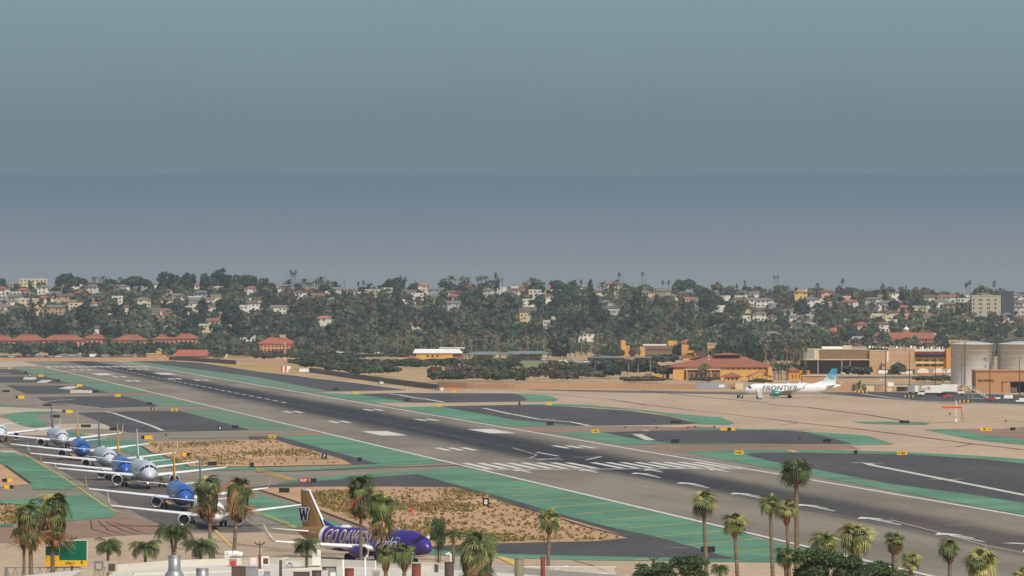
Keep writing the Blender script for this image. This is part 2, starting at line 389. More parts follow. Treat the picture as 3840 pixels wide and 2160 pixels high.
    D += [pts(L1,[(-300,350),(0,345),(250,345),(470,428),(300,422),(-300,415)]), pts(L1,[(-300,450),(690,450),(860,502),(1030,548),(0,540),(-300,540)]),
        pts(L1,[(110,590),(1240,588),(1640,697),(1290,706),(400,716),(290,670)]), pts(L1,[(560,768),(1140,757),(1850,745),(2420,899),(1540,927),(1150,890),(720,862),(600,790)]),
        [(290,1549),(480,1543),(674,1541),(938,1613),(620,1620),(490,1622),(430,1610),(365,1577)],
        pts(R6,[(-60,303),(180,303),(1010,527),(-60,557)]),
        pts(R6,[(-60,722),(150,700),(1000,636),(1330,612)])+[(1920,1877),(2116,1934),(2284,1978),(2466,2017),(2603,2055),(2758,2098),(2160,2085),(1874,2077),(1640,2063),(1500,2040),(1200,1900),(1000,1835)],
        [(500,1354),(640,1354),(760,1362),(960,1393),(1200,1420),(1520,1462),(1232,1467),(960,1414),(640,1372)],
        [(1345,1478),(1500,1474),(1920,1476),(1955,1484),(1978,1500),(1950,1506),(1700,1510),(1540,1510),(1380,1485)],
        [(1655,1524),(1920,1519),(2010,1518),(2350,1540),(2500,1560),(2590,1582),(2617,1588),(2560,1592),(2170,1598),(1920,1574)],
        pts(R7,[(740,268),(1140,256),(1500,250),(2108,250),(2400,262),(2598,305),(2790,360),(2108,362),(1340,358),(1090,336)]),
        [(2797,1704),(2880,1698),(3010,1698),(3416,1705),(3690,1723),(3840,1739),(4300,1775),(4300,1965),(3840,1887),(3609,1851),(3334,1815),(3050,1760),(2880,1728)]]
    for i_, poly in enumerate(GF): sheet('green_margin', poly, M_green2, green_near-.015+i_*.0005)
    for i_, poly in enumerate(G_): sheet('green_margin', poly, M_green, green_near-.010+i_*.0005)
    zd = z()
    for i_, poly in enumerate(D): sheet('dark_asphalt_island', poly, M_dark, zd-.0035+i_*.0004)
    zd2 = z()
    dirt = [pts(R5,[(1170,370),(1230,345),(1400,340),(1700,338),(2108,330)])+pts(R6,[(150,325),(300,375),(450,412),(640,470),(700,487),(790,532),(0,549)])+pts(R5,[(1560,547),(1440,500),(1340,452),(1250,432),(1165,385)]),
        pts(R6,[(-60,728),(480,718),(1000,715),(1640,722),(1870,790),(2108,868)])+pts(R7,[(150,902),(400,966),(700,1052),(980,1136),(700,1165),(0,1181)])+[(1700,2045),(1560,2055)]+[(1388,1986),(1360,1976),(1273,1945),(1186,1912),(1100,1881),(1000,1848)],
        pts(R5,[(-300,480),(0,532),(40,545),(250,690),(200,705),(0,720),(-300,735)]), pts(R5,[(-300,862),(180,862),(220,990),(110,1018),(0,1024),(-300,1035)])]
    for poly in dirt: sheet('infield_dirt', poly, M_dirt, zd2)
    zv = z()
    quads('dirt_edge', polyline(pts(R6,[(-60,725),(0,735),(300,830),(700,980)])+[(1388,1986)], .9)+polyline(pts(R5,[(40,540),(250,690)]), .9)+
          polyline(pts(R5,[(1170,385),(1250,440),(1340,456),(1440,504),(1560,549)]), .8)+polyline([(1920,1893),(2080,1940),(2200,1978),(2366,2019)], .9), M_crack, zv)
    # runway
    zr = z()
    mb = MB(); P = [RW(-520,-31), RW(-520,31), RW(2180,31), RW(2180,-31)]
    n = 40
    o = MB()
    for i in range(n+1):
        s = -560+(2790)*i/n
        o.v.append((s, 30.6, 0)); o.v.append((s, -30.6, 0))
    for i in range(n): o.f.append((2*i+1, 2*i+3, 2*i+2, 2*i)); o.m.append(0); o.sm.append(False)
    r = o.build('runway', runway_material()); r['kind'] = 'structure'
    r.location = (TH0.x, TH0.y, zr); r.rotation_euler = (0, 0, RZ)
    zp = z(); Q = []
    def rect(s0, s1, t0, t1): return [RW(s0,t0), RW(s1,t0), RW(s1,t1), RW(s0,t1)]
    for sg in (-1, 1): Q.append(rect(-560, 2230, sg*30.1-.55, sg*30.1+.55))
    Q.append(rect(-1.6, 1.4, -30, 30))
    SE = pts2 = None
    # near threshold bars
    for sg in (-1, 1):
        for k in range(8):
            t = sg*(2.0+1.0+k*3.45); Q.append(rect(5, 50, t-.9, t+.9) if k != 7 else rect(5, 50, t-.9, t+.9))
    # touchdown and aiming marks placed where the photograph has them
    def sat(px, py):
        p = G(px, py)-TH0; return p.dot(RUN), p.dot(RIGHT)
    def mark(px, py, px2, L_, offs, w):
        for pxx in (px, px2):
            s, t = sat(pxx, py if pxx == px else py-8)
            for o_ in offs: Q.append(rect(s-L_/2, s+L_/2, t+o_-w/2, t+o_+w/2))
    mark(1709, 1685, 2152, 26, (-3.4, 0, 3.4), 1.7)
    mark(1440, 1626, 1842, 52, (0,), 7.5)
    mark(1273, 1583, 1599, 28, (-1.8, 1.8), 1.8)
    mark(1099, 1546, 1400, 28, (-1.8, 1.8), 1.8)
    mark(1125//1*0+498, 1429, 0+655, 40, (-1.8, 1.8), 2.2)   # far pair
    for (px, py, n_) in ((306,1387,3),(518,1385,3),(448,1413,2),(756,1426,2)):
        s, t = sat(px, py)
        for k in range(n_): Q.append(rect(s-16, s+16, t+(k-(n_-1)/2)*4.2-1.1, t+(k-(n_-1)/2)*4.2+1.1))
    s, t = sat(618, 1402); Q.append(rect(s-35, s+35, t-4, t+4))
    s, t = sat(385, 1404); Q.append(rect(s-35, s+35, t-4, t+4))
    s0 = sat(330, 1376)[0]
    for k in range(14): Q.append(rect(s0-28, s0+28, -27+k*4.15-1.1, -27+k*4.15+1.1))
    tcs = lambda s_: min(1.0, max(0.0, s_/300))*2.6
    # centreline dashes
    for k in range(3, 62):
        s = 55+k*34.5
        if s < 2000 and not 150 < s < 780: Q.append(rect(s, s+21, -.45+tcs(s), .45+tcs(s)))
    quads('runway_marking', Q, M_white, zp)
    quads('rubbered_centre_dash', [rect(55+k*34.5, 76+k*34.5, -.4+tcs(55+k*34.5), .4+tcs(55+k*34.5)) for k in range(3, 22) if 150 < 55+k*34.5 < 780], mat('paint_under_tyre_rubber', rgb(84,88,94), .8), zp)
    # arrows of the displaced threshold
    Q = []
    def arrow(s, t, full=True, shaft=26):
        Q.append([RW(s,t), RW(s-9,t-2.3), RW(s-9,t+2.3)]); Q.append(rect(s-9-shaft, s-9, t-.32, t+.32))
        if full: Q.append([RW(s-9,t+1.2), RW(s-22,t+1.5), RW(s-22,t+1.0), RW(s-9,t+.6)])
    for t in (-22, -7.3, 7.3, 22): arrow(-2.5, t, False, 14)
    for px, py in ((2380,1774),(2551,1810),(2751,1849),(2996,1892),(3226,1940),(3516,1999),(3840,2062)):
        s, t = sat(px, py); arrow(s, t)
    for pa, pb in ((pts(R7,[(500,475)])[0], pts(R7,[(735,470)])[0]), (pts(R7,[(735,470)])[0], pts(R7,[(610,495)])[0]), (pts(R7,[(130,483)])[0], pts(R7,[(430,495)])[0]), (pts(R7,[(200,432)])[0], pts(R7,[(380,464)])[0]), (pts(R7,[(205,497)])[0], pts(R7,[(400,480)])[0])):
        Q.append(stripe_poly(pa, pb, .9))
    Q.append(stripe_poly((3777,2038),(3860,2042),2.4)); Q.append(stripe_poly((3540,1972),(3635,1971),.5))
    quads('displaced_threshold_arrow', Q, M_white, zp+.005)
    Q = polyline([(3340,1951),(3430,1975),(3500,1993),(3600,2020),(3700,2048),(3840,2075)], .25)+polyline(pts(R7,[(0,395),(120,430),(205,455),(150,480),(0,500)]), .3)
    quads('centre_guide_line', Q, M_whiteold, zp+.003)
    # yellow cross hatching on the green margins
    Y_ = []
    for a, b in (((0,680),(90,672)),((0,738),(270,712)),((0,792),(410,762)),((140,838),(560,806)),((310,890),(820,850)),((530,945),(1060,900)),((730,998),(1260,955)),((945,1060),(1510,1012)),((1190,1130),(1755,1078)),((1445,1197),(2050,1145)),((1750,1262),(2160,1232)),((1000,1325),(1150,1310))):
        Y_.append(stripe_poly(R7(*a), R7(*b), .55))
    for a, b in (((1750,708),(2050,688)),((1900,748),(2108,735)),((1640,665),(1900,650)),((980,600),(1240,588)),((1560,630),(1750,618)),((560,345),(700,340)),((780,400),(1000,395)),((940,430),(1160,424)),((1000,462),(1300,455))):
        Y_.append(stripe_poly(R6(*a), R6(*b), .3))
    for l in ([(0,560),(130,600),(330,662)],[(0,572),(110,605),(290,665)],[(0,585),(100,612),(270,668)],[(180,620),(300,660)]): Y_ += polyline(pts(R6, l), .35)
    for l in ([(0,938),(60,950),(240,1020),(375,1088)],[(0,930),(70,942),(250,1010),(380,1078)]): Y_ += polyline(pts(R6, l), .25)
    for k in range(5): Y_.append(stripe_poly(R7(-130+k*16,1290+k*2), R7(215-2*k,1462-k*16), .35))
    for l in ([(140,1185),(300,1200)],[(2,825),(240,822)]): Y_ += polyline(pts(R5, l), .3)
    for l in ([(0,0),(110,15),(260,130),(400,230)],): pass
    Y_ += polyline(pts(R5,[(200,450),(320,520),(460,600),(560,665),(700,760),(860,870),(960,920),(1020,935)]), .35)
    Y_ += polyline([(806,1990),(830,2013),(868,2052)], .5)+polyline(pts(C2,[(330,770),(500,850)]), .45)+polyline(pts(C2,[(1010,1105),(1130,1165)]), .45)+polyline(pts(C1,[(1400,1190),(1540,1260)]), .4)
    for a, b in (((330,640),(520,655)),((600,660),(980,680)),((800,712),(1200,722)),((1000,740),(1330,758)),((1100,800),(1800,822)),((1500,850),(2108,868)),((540,655),(900,668)),((1820,888),(2108,900))):
        Y_.append(stripe_poly(R8(*a), R8(*b), .35))
    Y_.append(stripe_poly(R8(175,415), R8(235,432), 1.6)); Y_.append(stripe_poly(R7(1600,428), R7(1700,434), .8)); Y_.append(stripe_poly(R7(1090,250), R7(1110,258), 1.5))
    for a, b in (((640,140),(820,165)),((900,470),(1300,500))): pass
    quads('yellow_taxi_line', Y_, M_yellow, zp)
    # old taxi lines painted white on the dark islands
    W_ = polyline(pts(R8,[(700,518),(810,522),(860,540),(1450,655),(2108,785),(2500,860)]), 1.9)+polyline(pts(R8,[(830,522),(935,524)]),1.6)+polyline(pts(R8,[(1325,655),(1450,658),(1590,654)]),1.6)
    W_ += polyline(pts(R7,[(0,118),(220,160),(480,182),(640,214)]), 1.7)+polyline(pts(R7,[(220,162),(360,160)]),1.5)+polyline(pts(R7,[(560,216),(720,215)]),1.5)+polyline(pts(R7,[(930,280),(1110,282)]),1.6)+polyline(pts(R7,[(1030,284),(1140,334)]),2.6)+polyline(pts(R7,[(1280,1217),(1370,1220)]),.5)+polyline(pts(R7,[(1370,1223),(1460,1223)]),.5)
    W_ += polyline(pts(R6,[(1735,68),(1870,68),(2108,120)]),1.6)+polyline(pts(R2,[(1340,1335),(1440,1345),(1600,1375),(1720,1390),(1890,1420)]),1.8)+polyline(pts(R2,[(330,1140),(620,1180),(1020,1225),(1300,1262),(1500,1290)]),1.4)
    W_ += polyline(pts(R5,[(870,100),(930,108),(1130,175),(1250,215),(1340,255),(1470,257)]),1.4)+polyline(pts(R5,[(1020,160),(1170,158)]),1.2)
    W_ += polyline(pts(L1,[(300,862),(520,852),(850,815),(1120,798)]),1.1)+polyline(pts(L1,[(600,780),(800,785),(980,795)]),1.1)+polyline(pts(L1,[(720,860),(950,865),(1150,888),(1300,905),(1500,925)]),1.2)
    W_ += polyline(pts(L1,[(980,640),(1120,600)]),6)+polyline(pts(L1,[(980,642),(1200,658),(1240,662)]),2.2)+polyline(pts(L1,[(1225,660),(1225,704)]),9)+polyline(pts(L1,[(625,548),(715,505)]),5)+polyline(pts(L1,[(360,498),(540,500)]),2)+polyline(pts(L1,[(460,460),(440,500)]),6)+polyline(pts(L1,[(0,400),(150,412)]),2)
    W_ += polyline(pts(L1,[(225,250),(330,262),(510,300)]),1.5)+polyline(pts(L1,[(0,300),(380,298)]),2.5)+polyline(pts(L1,[(190,332),(650,328)]),3)+polyline(pts(L1,[(560,235),(1030,245)]),2.5)
    W_ += polyline(pts(R4,[(0,1322),(900,1326),(1200,1370),(1500,1405),(2576,1452)]),1.5)+polyline(pts(R1,[(2330,1010),(2480,1035),(2576,1048)]),1.2)
    quads('faded_white_line', W_, M_whiteold, zp)
    # thin dark joints on the apron and taxiways
    K = polyline(pts(R8,[(0,38),(330,62),(830,125),(1160,180)]),.9)+polyline(pts(R8,[(0,155),(250,188),(720,238),(1400,325),(1680,362),(2108,412)]),.7)+polyline(pts(R8,[(1680,365),(1550,388),(1100,400)]),.5)+polyline(pts(R8,[(250,190),(100,208),(0,210)]),.5)
    K += polyline(pts(R3,[(0,1305),(350,1335),(1000,1390),(1350,1449)]),.6)+polyline(pts(R3,[(1300,1300),(1700,1345),(2576,1425)]),.8)+polyline(pts(R7,[(700,0),(1000,25),(1500,90),(2108,155)]),.5)+polyline(pts(R4,[(300,1322),(1150,1375),(2000,1440)]),1.0)
    K += polyline(pts(R5,[(0,512),(300,498),(560,480)]),.35)+polyline(pts(R5,[(150,600),(600,580)]),.35)+polyline(pts(R5,[(270,678),(640,662),(1000,650)]),.35)+polyline(pts(R5,[(490,752),(700,748)]),.35)+polyline(pts(R5,[(600,912),(1000,900),(1180,905)]),.4)+polyline(pts(R5,[(800,1042),(1300,1040)]),.4)+polyline(pts(R5,[(1900,1030),(2108,1026)]),.35)+polyline(pts(R6,[(0,1024),(375,1020)]),.35)
    K += polyline(pts(R6,[(0,597),(400,585),(1000,562),(1700,538)]),1.7)+polyline(pts(R5,[(1400,320),(2108,312)]),2.0)+polyline(pts(L1,[(0,425),(470,430),(1100,408),(1700,400)]),3.0)+polyline(pts(L1,[(100,580),(1030,555),(1700,548),(2300,560)]),2.5)+polyline(pts(R2,[(100,1330),(500,1312)]),1.2)
    K += polyline(pts(R7,[(500,1322),(640,1360),(860,1449)]),.18)+polyline([(3755,2114),(3900,2113)],.4)+polyline(pts(R3,[(160,1288),(800,1300),(1300,1296),(1700,1310)]),1.5)+polyline(pts(R8,[(940,188),(1160,182),(1340,190),(1600,184),(2108,180),(2600,178)]),1.2)
    for k in range(4): K += polyline([(340+k*28,1952+k*2),(345+k*60,1985+k*4),(420+k*50,2008)], .16)
    quads('dark_joint_line', K, M_crack, zp+.006)
build_ground()

# ------------------------------------------------------------ aircraft
M_wing = mat('wing_grey_paint', rgb(226,227,226), 0.35, spec=.5)
M_lip = mat('polished_inlet_lip', rgb(215,216,220), 0.25, metal=.6, spec=.6)
M_tyre = mat('rubber_tyre', rgb(38,38,40), 0.9)
M_strut = mat('landing_gear_metal', rgb(150,152,155), 0.4, metal=.3)
M_inlet = mat('dark_engine_inlet', rgb(46,46,50), 0.6)
M_fan = mat('fan_blade_titanium', rgb(70,72,78), 0.4, metal=.5)
M_glass = mat('dark_cockpit_glass', rgb(24,27,32), 0.12, spec=.8)
M_lamp = mat('lit_landing_lamp', (1.0, .98, .9), 0.4, emit=9.0)

class Plane:
    def __init__(s, L_, R, zc, kind):
        s.L, s.R, s.zc, s.kind = L_, R, zc, kind
    def sec(s, d):
        """radius and centre height at distance d behind the nose"""
        L_, R = s.L, s.R
        ds = [0, .12, .4, .9, 1.7, 2.8, 4.2, 5.6, L_*.66, L_*.74, L_*.82, L_*.90, L_*.96, L_*.99, L_]
        rs = [.02, .20, .38, .56, .74, .90, .985, 1, 1, .94, .80, .56, .32, .18, .08]
        r = float(np.interp(d, ds, rs))*R
        dn = [0, .4, .9, 1.7, 2.8, 4.2, L_*.66, L_*.74, L_*.82, L_*.9, L_]
        cz = [-.52, -.42, -.34, -.22, -.10, -.01, 0, .05, .17, .38, .80]
        return r, s.zc+float(np.interp(d, dn, cz))*R*.8
    def P(s, d, a, off=0.0):
        """surface point: d behind the nose, a = angle from the top, positive to the left side"""
        r, z = s.sec(d); r += off
        return (-d, r*math.sin(a), z+r*math.cos(a))
    def body(s, m, parent, name='fuselage'):
        mb = MB(); ds = [0,.06,.12,.25,.4,.65,.9,1.3,1.7,2.2,2.8,3.5,4.2,5.6]+list(np.linspace(7, s.L*.66, 10))+list(np.linspace(s.L*.70, s.L, 14)); n = 28
        for d in ds:
            for i in range(n): mb.v.append(s.P(d, 2*math.pi*i/n))
        for k in range(len(ds)-1):
            for i in range(n): mb.f.append((k*n+i, k*n+(i+1)%n, (k+1)*n+(i+1)%n, (k+1)*n+i)); mb.m.append(0); mb.sm.append(True)
        return mb.build(name, m, parent)
    def patch(s, name, quadlist, m, parent, off=.03, mb=None):
        mb = mb or MB()
        for q in quadlist:     # q: four (d, angle in degrees) corners; subdivided over the curve
            n = 4; grid = []
            for i in range(n+1):
                for j in range(n+1):
                    u, v = i/n, j/n
                    d = (q[0][0]*(1-u)+q[1][0]*u)*(1-v)+(q[3][0]*(1-u)+q[2][0]*u)*v
                    a = (q[0][1]*(1-u)+q[1][1]*u)*(1-v)+(q[3][1]*(1-u)+q[2][1]*u)*v
                    grid.append(s.P(d, math.radians(a), off))
            mb.add(grid, [(i*(n+1)+j, i*(n+1)+j+1, (i+1)*(n+1)+j+1, (i+1)*(n+1)+j) for i in range(n) for j in range(n)], 0, True)
        return mb.build(name, m, parent) if name else mb

def foil(mb, a, ca, ta, b, cb, tb, vertical=False, mi=0):
    """aerofoil slab between leading-edge points a and b, chords ca, cb, thicknesses ta, tb"""
    prof = [(0,0),(.04,.6),(.25,1),(.6,.75),(1,.04),(1,-.04),(.6,-.55),(.25,-.75),(.04,-.5)]
    P = []
    for (p, c, t) in ((a, ca, ta), (b, cb, tb)):
        for x, y in prof:
            if vertical: P.append((p[0]-x*c, p[1]+y*t/2, p[2]))
            else: P.append((p[0]-x*c, p[1], p[2]+y*t/2))
    n = len(prof)
    mb.add(P, [(i, (i+1)%n, n+(i+1)%n, n+i) for i in range(n)], mi, True)
    mb.add(P, [tuple(range(n-1,-1,-1)), tuple(range(n, 2*n))], mi)

def wheel(mb, c, r, w):
    mb.tube((c[0], c[1]-w/2, c[2]), (c[0], c[1]+w/2, c[2]), r, n=14)

def make_plane(spec, loc, rz, label, cat='airliner', group=None, sc=1.0):
    """spec: dict of proportions and paint. origin on the ground under the nose, +x forward, +y left"""
    S = spec; pl = Plane(S['L'], S['R'], S['zc'], S['kind'])
    t = thing('airliner', label, cat, loc, rz, group, sc)
    pl.body(S['m_body'], t)
    R = S['R']
    # cockpit windows: one pane each
    if S['kind'] == 'A':
        panes = [((1.42,4),(1.42,36),(2.15,31),(2.2,3)), ((1.46,40),(1.66,62),(2.5,52),(2.22,35)), ((1.75,66),(2.2,79),(2.9,66),(2.58,55))]
    else:
        panes = [((1.38,4),(1.38,38),(1.8,35),(1.84,3)), ((1.4,42),(1.6,64),(2.1,56),(1.85,39)), ((1.68,68),(2.05,80),(2.5,68),(2.18,59))]
    for sg in (1, -1):
        for p in panes:
            k = R/2.0
            pl.patch('cockpit_window', [tuple((d*k, sg*a*1.06) for d, a in p)], M_glass, t, .03)
    # wings
    wx, span, rc, tc_, sw, dih = S['wx'], S['span'], S['rc'], S['tc'], S['sweep'], S['dih']
    zr = S['zc']-R*.62
    for sg in (1, -1):
        mb = MB()
        h = span/2
        root = (-wx, sg*R*.35, zr); kink = (-wx-(h*.35)*sw, sg*h*.35, zr+h*.35*dih); tip = (-wx-h*sw, sg*h, zr+h*dih)
        foil(mb, root, rc, 1.15, kink, rc*.56, .72); foil(mb, kink, rc*.56, .72, tip, tc_, .34)
        w = mb.build('wing', S.get('m_wing', M_wing), t)
        # fence or winglet
        if S['winglet'] > 0:
            mb = MB(); H = S['winglet']
            foil(mb, tip, tc_, .16, (tip[0]-.55, sg*(h+.35), tip[2]+H*.25), tc_*.75, .13)
            foil(mb, (tip[0]-.55, sg*(h+.35), tip[2]+H*.25), tc_*.75, .14, (tip[0]-.55-H*.62, sg*(h+.62), tip[2]+H), tc_*.32, .08, vertical=True)
            mb.build('winglet', S.get('m_winglet', M_wing), t)
        # flap track fairings
        for f in (.22, .42, .62):
            mb = MB(); y = sg*h*f; xx = -wx-h*f*sw-rc*.55*(1-f*.4); zz = zr+h*f*dih-.25
            mb.lathe([(-1.5,.02),(-1.0,.16),(0,.26),(.9,.2),(1.6,.03)], 8, 'x', (xx, y, zz)); mb.build('flap_fairing', S.get('m_wing', M_wing), t)
        # engine with inlet lip, fan and spinner
        ex, ey, ez, er, el = S['eng']
        c = (-ex, sg*ey, ez)
        mb = MB()
        mb.lathe([(0.0,er*.86),(-.12,er*.93),(-.5,er*.99),(-el*.3,er),(-el*.62,er*.9),(-el*.82,er*.72),(-el*.83,er*.6),(-el,er*.34),(-el*1.12,.08)], 24, 'x', c)
        nac = mb.build('engine_nacelle', S['m_nac'], t)
        mb = MB(); mb.lathe([(-.35,er*.93),(-.1,er*.915),(.02,er*.86),(-.1,er*.79),(-.4,er*.76)], 24, 'x', c)
        mb.build('inlet_lip', M_lip, nac)
        mb = MB(); mb.lathe([(-.38,er*.77),(-1.0,er*.75),(-1.02,.0)], 24, 'x', c); mb.build('inlet_duct', M_inlet, nac)
        mb = MB()
        for k in range(18):
            a = 2*math.pi*k/18; b2 = a+.22
            P = [(c[0]-.95, c[1]+.12*math.cos(a), c[2]+.12*math.sin(a)), (c[0]-.9, c[1]+er*.74*math.cos(a), c[2]+er*.74*math.sin(a)), (c[0]-.99, c[1]+er*.74*math.cos(b2), c[2]+er*.74*math.sin(b2))]
            mb.add(P, [(0,1,2)])
        mb.lathe([(-.6,.01),(-.75,.14),(-.95,.24)], 10, 'x', c); mb.build('fan', M_fan, nac)
        mb = MB(); P0 = (c[0]-.8, c[1], c[2]+er*.9); yy = sg*ey
        zt = zr+abs(ey)*dih
        mb.add([(c[0]-.7,yy-.16,ez+er*.85),(c[0]-.7,yy+.16,ez+er*.85),(c[0]-el-.6,yy+.16,zt-.1),(c[0]-el-.6,yy-.16,zt-.1),
                (c[0]-1.2,yy-.12,ez+er*1.12),(c[0]-1.2,yy+.12,ez+er*1.12),(c[0]-el,yy+.12,zt+.2),(c[0]-el,yy-.12,zt+.2)],
               [(0,1,5,4),(1,2,6,5),(2,3,7,6),(3,0,4,7),(4,5,6,7),(0,3,2,1)])
        mb.build('engine_pylon', S.get('m_wing', M_wing), t)
        # tailplane
        mb = MB(); hs = S['hstab']; zt = S['zc']+R*.45
        foil(mb, (-S['L']+S['hx'], sg*.2, zt), hs*.46, .35, (-S['L']+S['hx']-hs*.45, sg*hs, zt+hs*.1), hs*.17, .1)
        mb.build('tailplane', S.get('m_wing', M_wing), t)
    # wing box belly
    mb = MB(); mb.lathe([(4.2,.05),(3.4,R*.45),(1.5,R*.62),(-3.0,R*.62),(-5.5,R*.4),(-6.5,.05)], 14, 'x', (-wx-2.6, 0, S['zc']-R*.62)); mb.build('belly_fairing', S.get('m_belly', S['m_body']), t)
    # fin
    mb = MB(); fh = S['fin']; z0 = S['zc']+R*.80; fx = -S['L']+S['fx']
    foil(mb, (fx, 0, z0), S['fc'], .5, (fx-fh*.78, 0, z0+fh), S['fc']*.34, .2, vertical=True)
    fin = mb.build('tail_fin', S['m_fin'], t)
    if S.get('m_finedge'):
        mb = MB(); foil(mb, (fx+.55, 0, z0-.1), S['fc']*.11, .46, (fx-fh*.78+.35, 0, z0+fh+.15), S['fc']*.10, .26, vertical=True)
        foil(mb, (fx-fh*.78+.3, 0, z0+fh), S['fc']*.37, .24, (fx-fh*.78+.05, 0, z0+fh+.28), S['fc']*.36, .2, vertical=True)
        mb.build('fin_leading_edge', S['m_finedge'], fin)
    mb = MB(); foil(mb, (fx+S['fc']*.75, 0, z0-.25), S['fc']*1.2, .3, (fx-.55, 0, z0+1.25), S['fc']*.8, .3, vertical=True); mb.build('dorsal_fillet', S.get('m_dorsal', S['m_fin']), t)
    # gear
    for (gx, gy, r, w, k) in ((S['nose_gear'], 0, .36, .22, 0), (S['main_gear'], S['track']/2, .56, .38, 1), (S['main_gear'], -S['track']/2, .56, .38, 1)):
        mb = MB(); mb.tube((-gx, gy, r), (-gx-.1, gy*.96, S['zc']-R*.6), .12 if k else .09, n=8); mb.tube((-gx, gy-.45, r), (-gx, gy+.45, r), .07, n=6)
        if k: mb.tube((-gx, gy, r+.3), (-gx+1.2, gy*.8, S['zc']-R*.5), .06, n=6)
        st = mb.build('landing_gear', M_strut, t)
        for o in (-1, 1):
            mb = MB(); wheel(mb, (-gx, gy+o*(.42 if k else .22), r), r, w); mb.build('wheel', M_tyre, st)
    if S.get('lamp'):
        mb = MB(); mb.lathe([(0,.02),(.02,.13),(-.1,.15)], 10, 'x', (-S['nose_gear']+.18, 0, 1.35)); mb.build('landing_light', M_lamp, t)
    # roof antennas and satellite dome
    mb = MB()
    if S.get('dome', True):
        mb.lathe([(1.5,.02),(1.2,.3),(.4,.55),(-.6,.55),(-1.4,.3),(-1.8,.02)], 12, 'x', (-S['L']*.62, 0, S['zc']+R-.25))
    mb.build('antenna_dome', S.get('m_dome', S['m_body']), t) if mb.v else None
    for d in (S['L']*.22, S['L']*.45): mb = MB(); foil(mb, (-d, 0, S['zc']+R-.05), .6, .08, (-d-.3, 0, S['zc']+R+.45), .25, .05, vertical=True); mb.build('antenna', M_wing, t)
    # cabin windows and doors, both sides
    for sg in (1, -1):
        mb = MB(); d = 6.2
        while d < S['L']*.78:
            pl.patch(None, [((d, sg*76),(d+.24, sg*76),(d+.24, sg*86),(d, sg*86))], None, None, .015, mb); d += .95
        w = mb.build('cabin_windows', M_glass, t); w['kind'] = 'stuff'
        for d in (4.9, S['L']*.80):
            q = []
            for (d0,d1,a0,a1) in ((d,d+.05,66,104),(d+.85,d+.9,66,104),(d,d+.9,64,66)): q.append(((d0,sg*a0),(d1,sg*a0),(d1,sg*a1),(d0,sg*a1)))
            pl.patch('door', q, S.get('m_door', M_wing), t, .02)
    return t, pl

M_ltblue = mat('bright_blue_paint', rgb(48,92,166), 0.30, .08, .15, spec=.5)
M_navy = mat('navy_blue_paint', rgb(36,44,98), 0.35, spec=.5)
M_goldfin = mat('tail_gold_orange_paint', rgb(206,156,60), 0.35, spec=.5)
M_silver = mat('silver_grey_paint', rgb(196,200,206), 0.32, .04, .1, spec=.5)
M_whitep = mat('white_aircraft_paint', rgb(232,232,230), 0.32, .03, .1, spec=.5)
M_tealfin = mat('blue_grey_tail_paint', rgb(96,116,138), 0.35, .25, .25, spec=.5)
M_purple = mat('purple_aircraft_paint', rgb(60,42,124), 0.32, .05, .1, spec=.5)
M_gold = mat('gold_aircraft_paint', rgb(146,112,64), 0.38, .05, .1, spec=.4)
M_teal = mat('teal_green_paint', rgb(10,118,104), 0.25, spec=.6)
M_greyletter = mat('dark_grey_lettering', rgb(86,96,92), 0.6)
M_bluenac = mat('blue_violet_nacelle_paint', rgb(70,70,160), 0.35, spec=.5)

B737 = dict(L=38.0, R=1.98, zc=3.15, kind='B', wx=12.2, span=34.4, rc=7.4, tc=1.5, sweep=.50, dih=.105, winglet=2.5, eng=(11.2,4.85,1.55,1.12,3.7),
            hstab=7.1, hx=6.2, fin=7.3, fx=8.2, fc=6.2, nose_gear=4.2, main_gear=19.0, track=5.7)
A320 = dict(B737, R=2.05, zc=3.55, kind='A', wx=12.4, span=34.1, tc=1.5, winglet=.9, eng=(10.4,5.75,1.75,1.15,4.0), fin=6.2, dih=.09, L=37.6, track=7.6, main_gear=17.7, nose_gear=5.0)
def taxi_rz(d=0.0): return math.atan2(-RUN.y, -RUN.x)+math.radians(d)
QUEUE = 'airliners queuing on the taxiway for take-off'
def place(px, py, **k):
    return G(px, py)
blue = dict(B737, m_body=M_ltblue, m_belly=M_navy, m_nac=M_bluenac, m_fin=M_goldfin, m_winglet=M_goldfin, m_door=M_ltblue)
white = dict(B737, m_body=M_whitep, m_nac=M_whitep, m_fin=M_tealfin, m_winglet=M_wing)
silver = dict(B737, m_body=M_silver, m_nac=M_silver, m_fin=M_tealfin, m_winglet=M_wing)
greyA = dict(A320, m_body=M_silver, m_nac=M_silver, m_fin=M_silver, m_winglet=M_wing, lamp=True, m_dome=M_whitep)

t1, pl1 = make_plane(white, G(812,1990), taxi_rz(0.3), 'white airliner at the head of the queue, nose hidden behind the two shaggy palms', group=QUEUE, sc=.93)
# dark window mask and white V chin stay as paint; the nose gear casts on the taxiway
blue2 = dict(blue, lamp=True)
t2, pl2 = make_plane(blue2, G(697,1920), taxi_rz(-.4), 'blue airliner with gold tail second in the queue, half behind a shaggy palm', group=QUEUE, sc=.95)
def belly(pl, parent, m):
    q = []
    for d0, d1 in ((1.2,4),(4,9),(9,14),(14,20),(20,27)):
        for a0, a1 in ((112,180),(-180,-112)): q.append(((d0,a0+(10 if a0>0 and d0<2 else 0)),(d1,a0),(d1,a1),(d0,a1)))
    pl.patch('belly_paint', q, m, parent, .02)
belly(pl2, t2, M_navy)
t3, pl3 = make_plane(greyA, G(562,1838), taxi_rz(.5), 'silver grey airliner with round engines and six dark cockpit panes, third in the queue', group=QUEUE)
def cp(src, loc, rz, label, sc=1.0):
    c = copy_tree(src); c.location = loc; c.rotation_euler = (0,0,rz); c['label'] = label; c.scale = (sc,sc,sc); return c
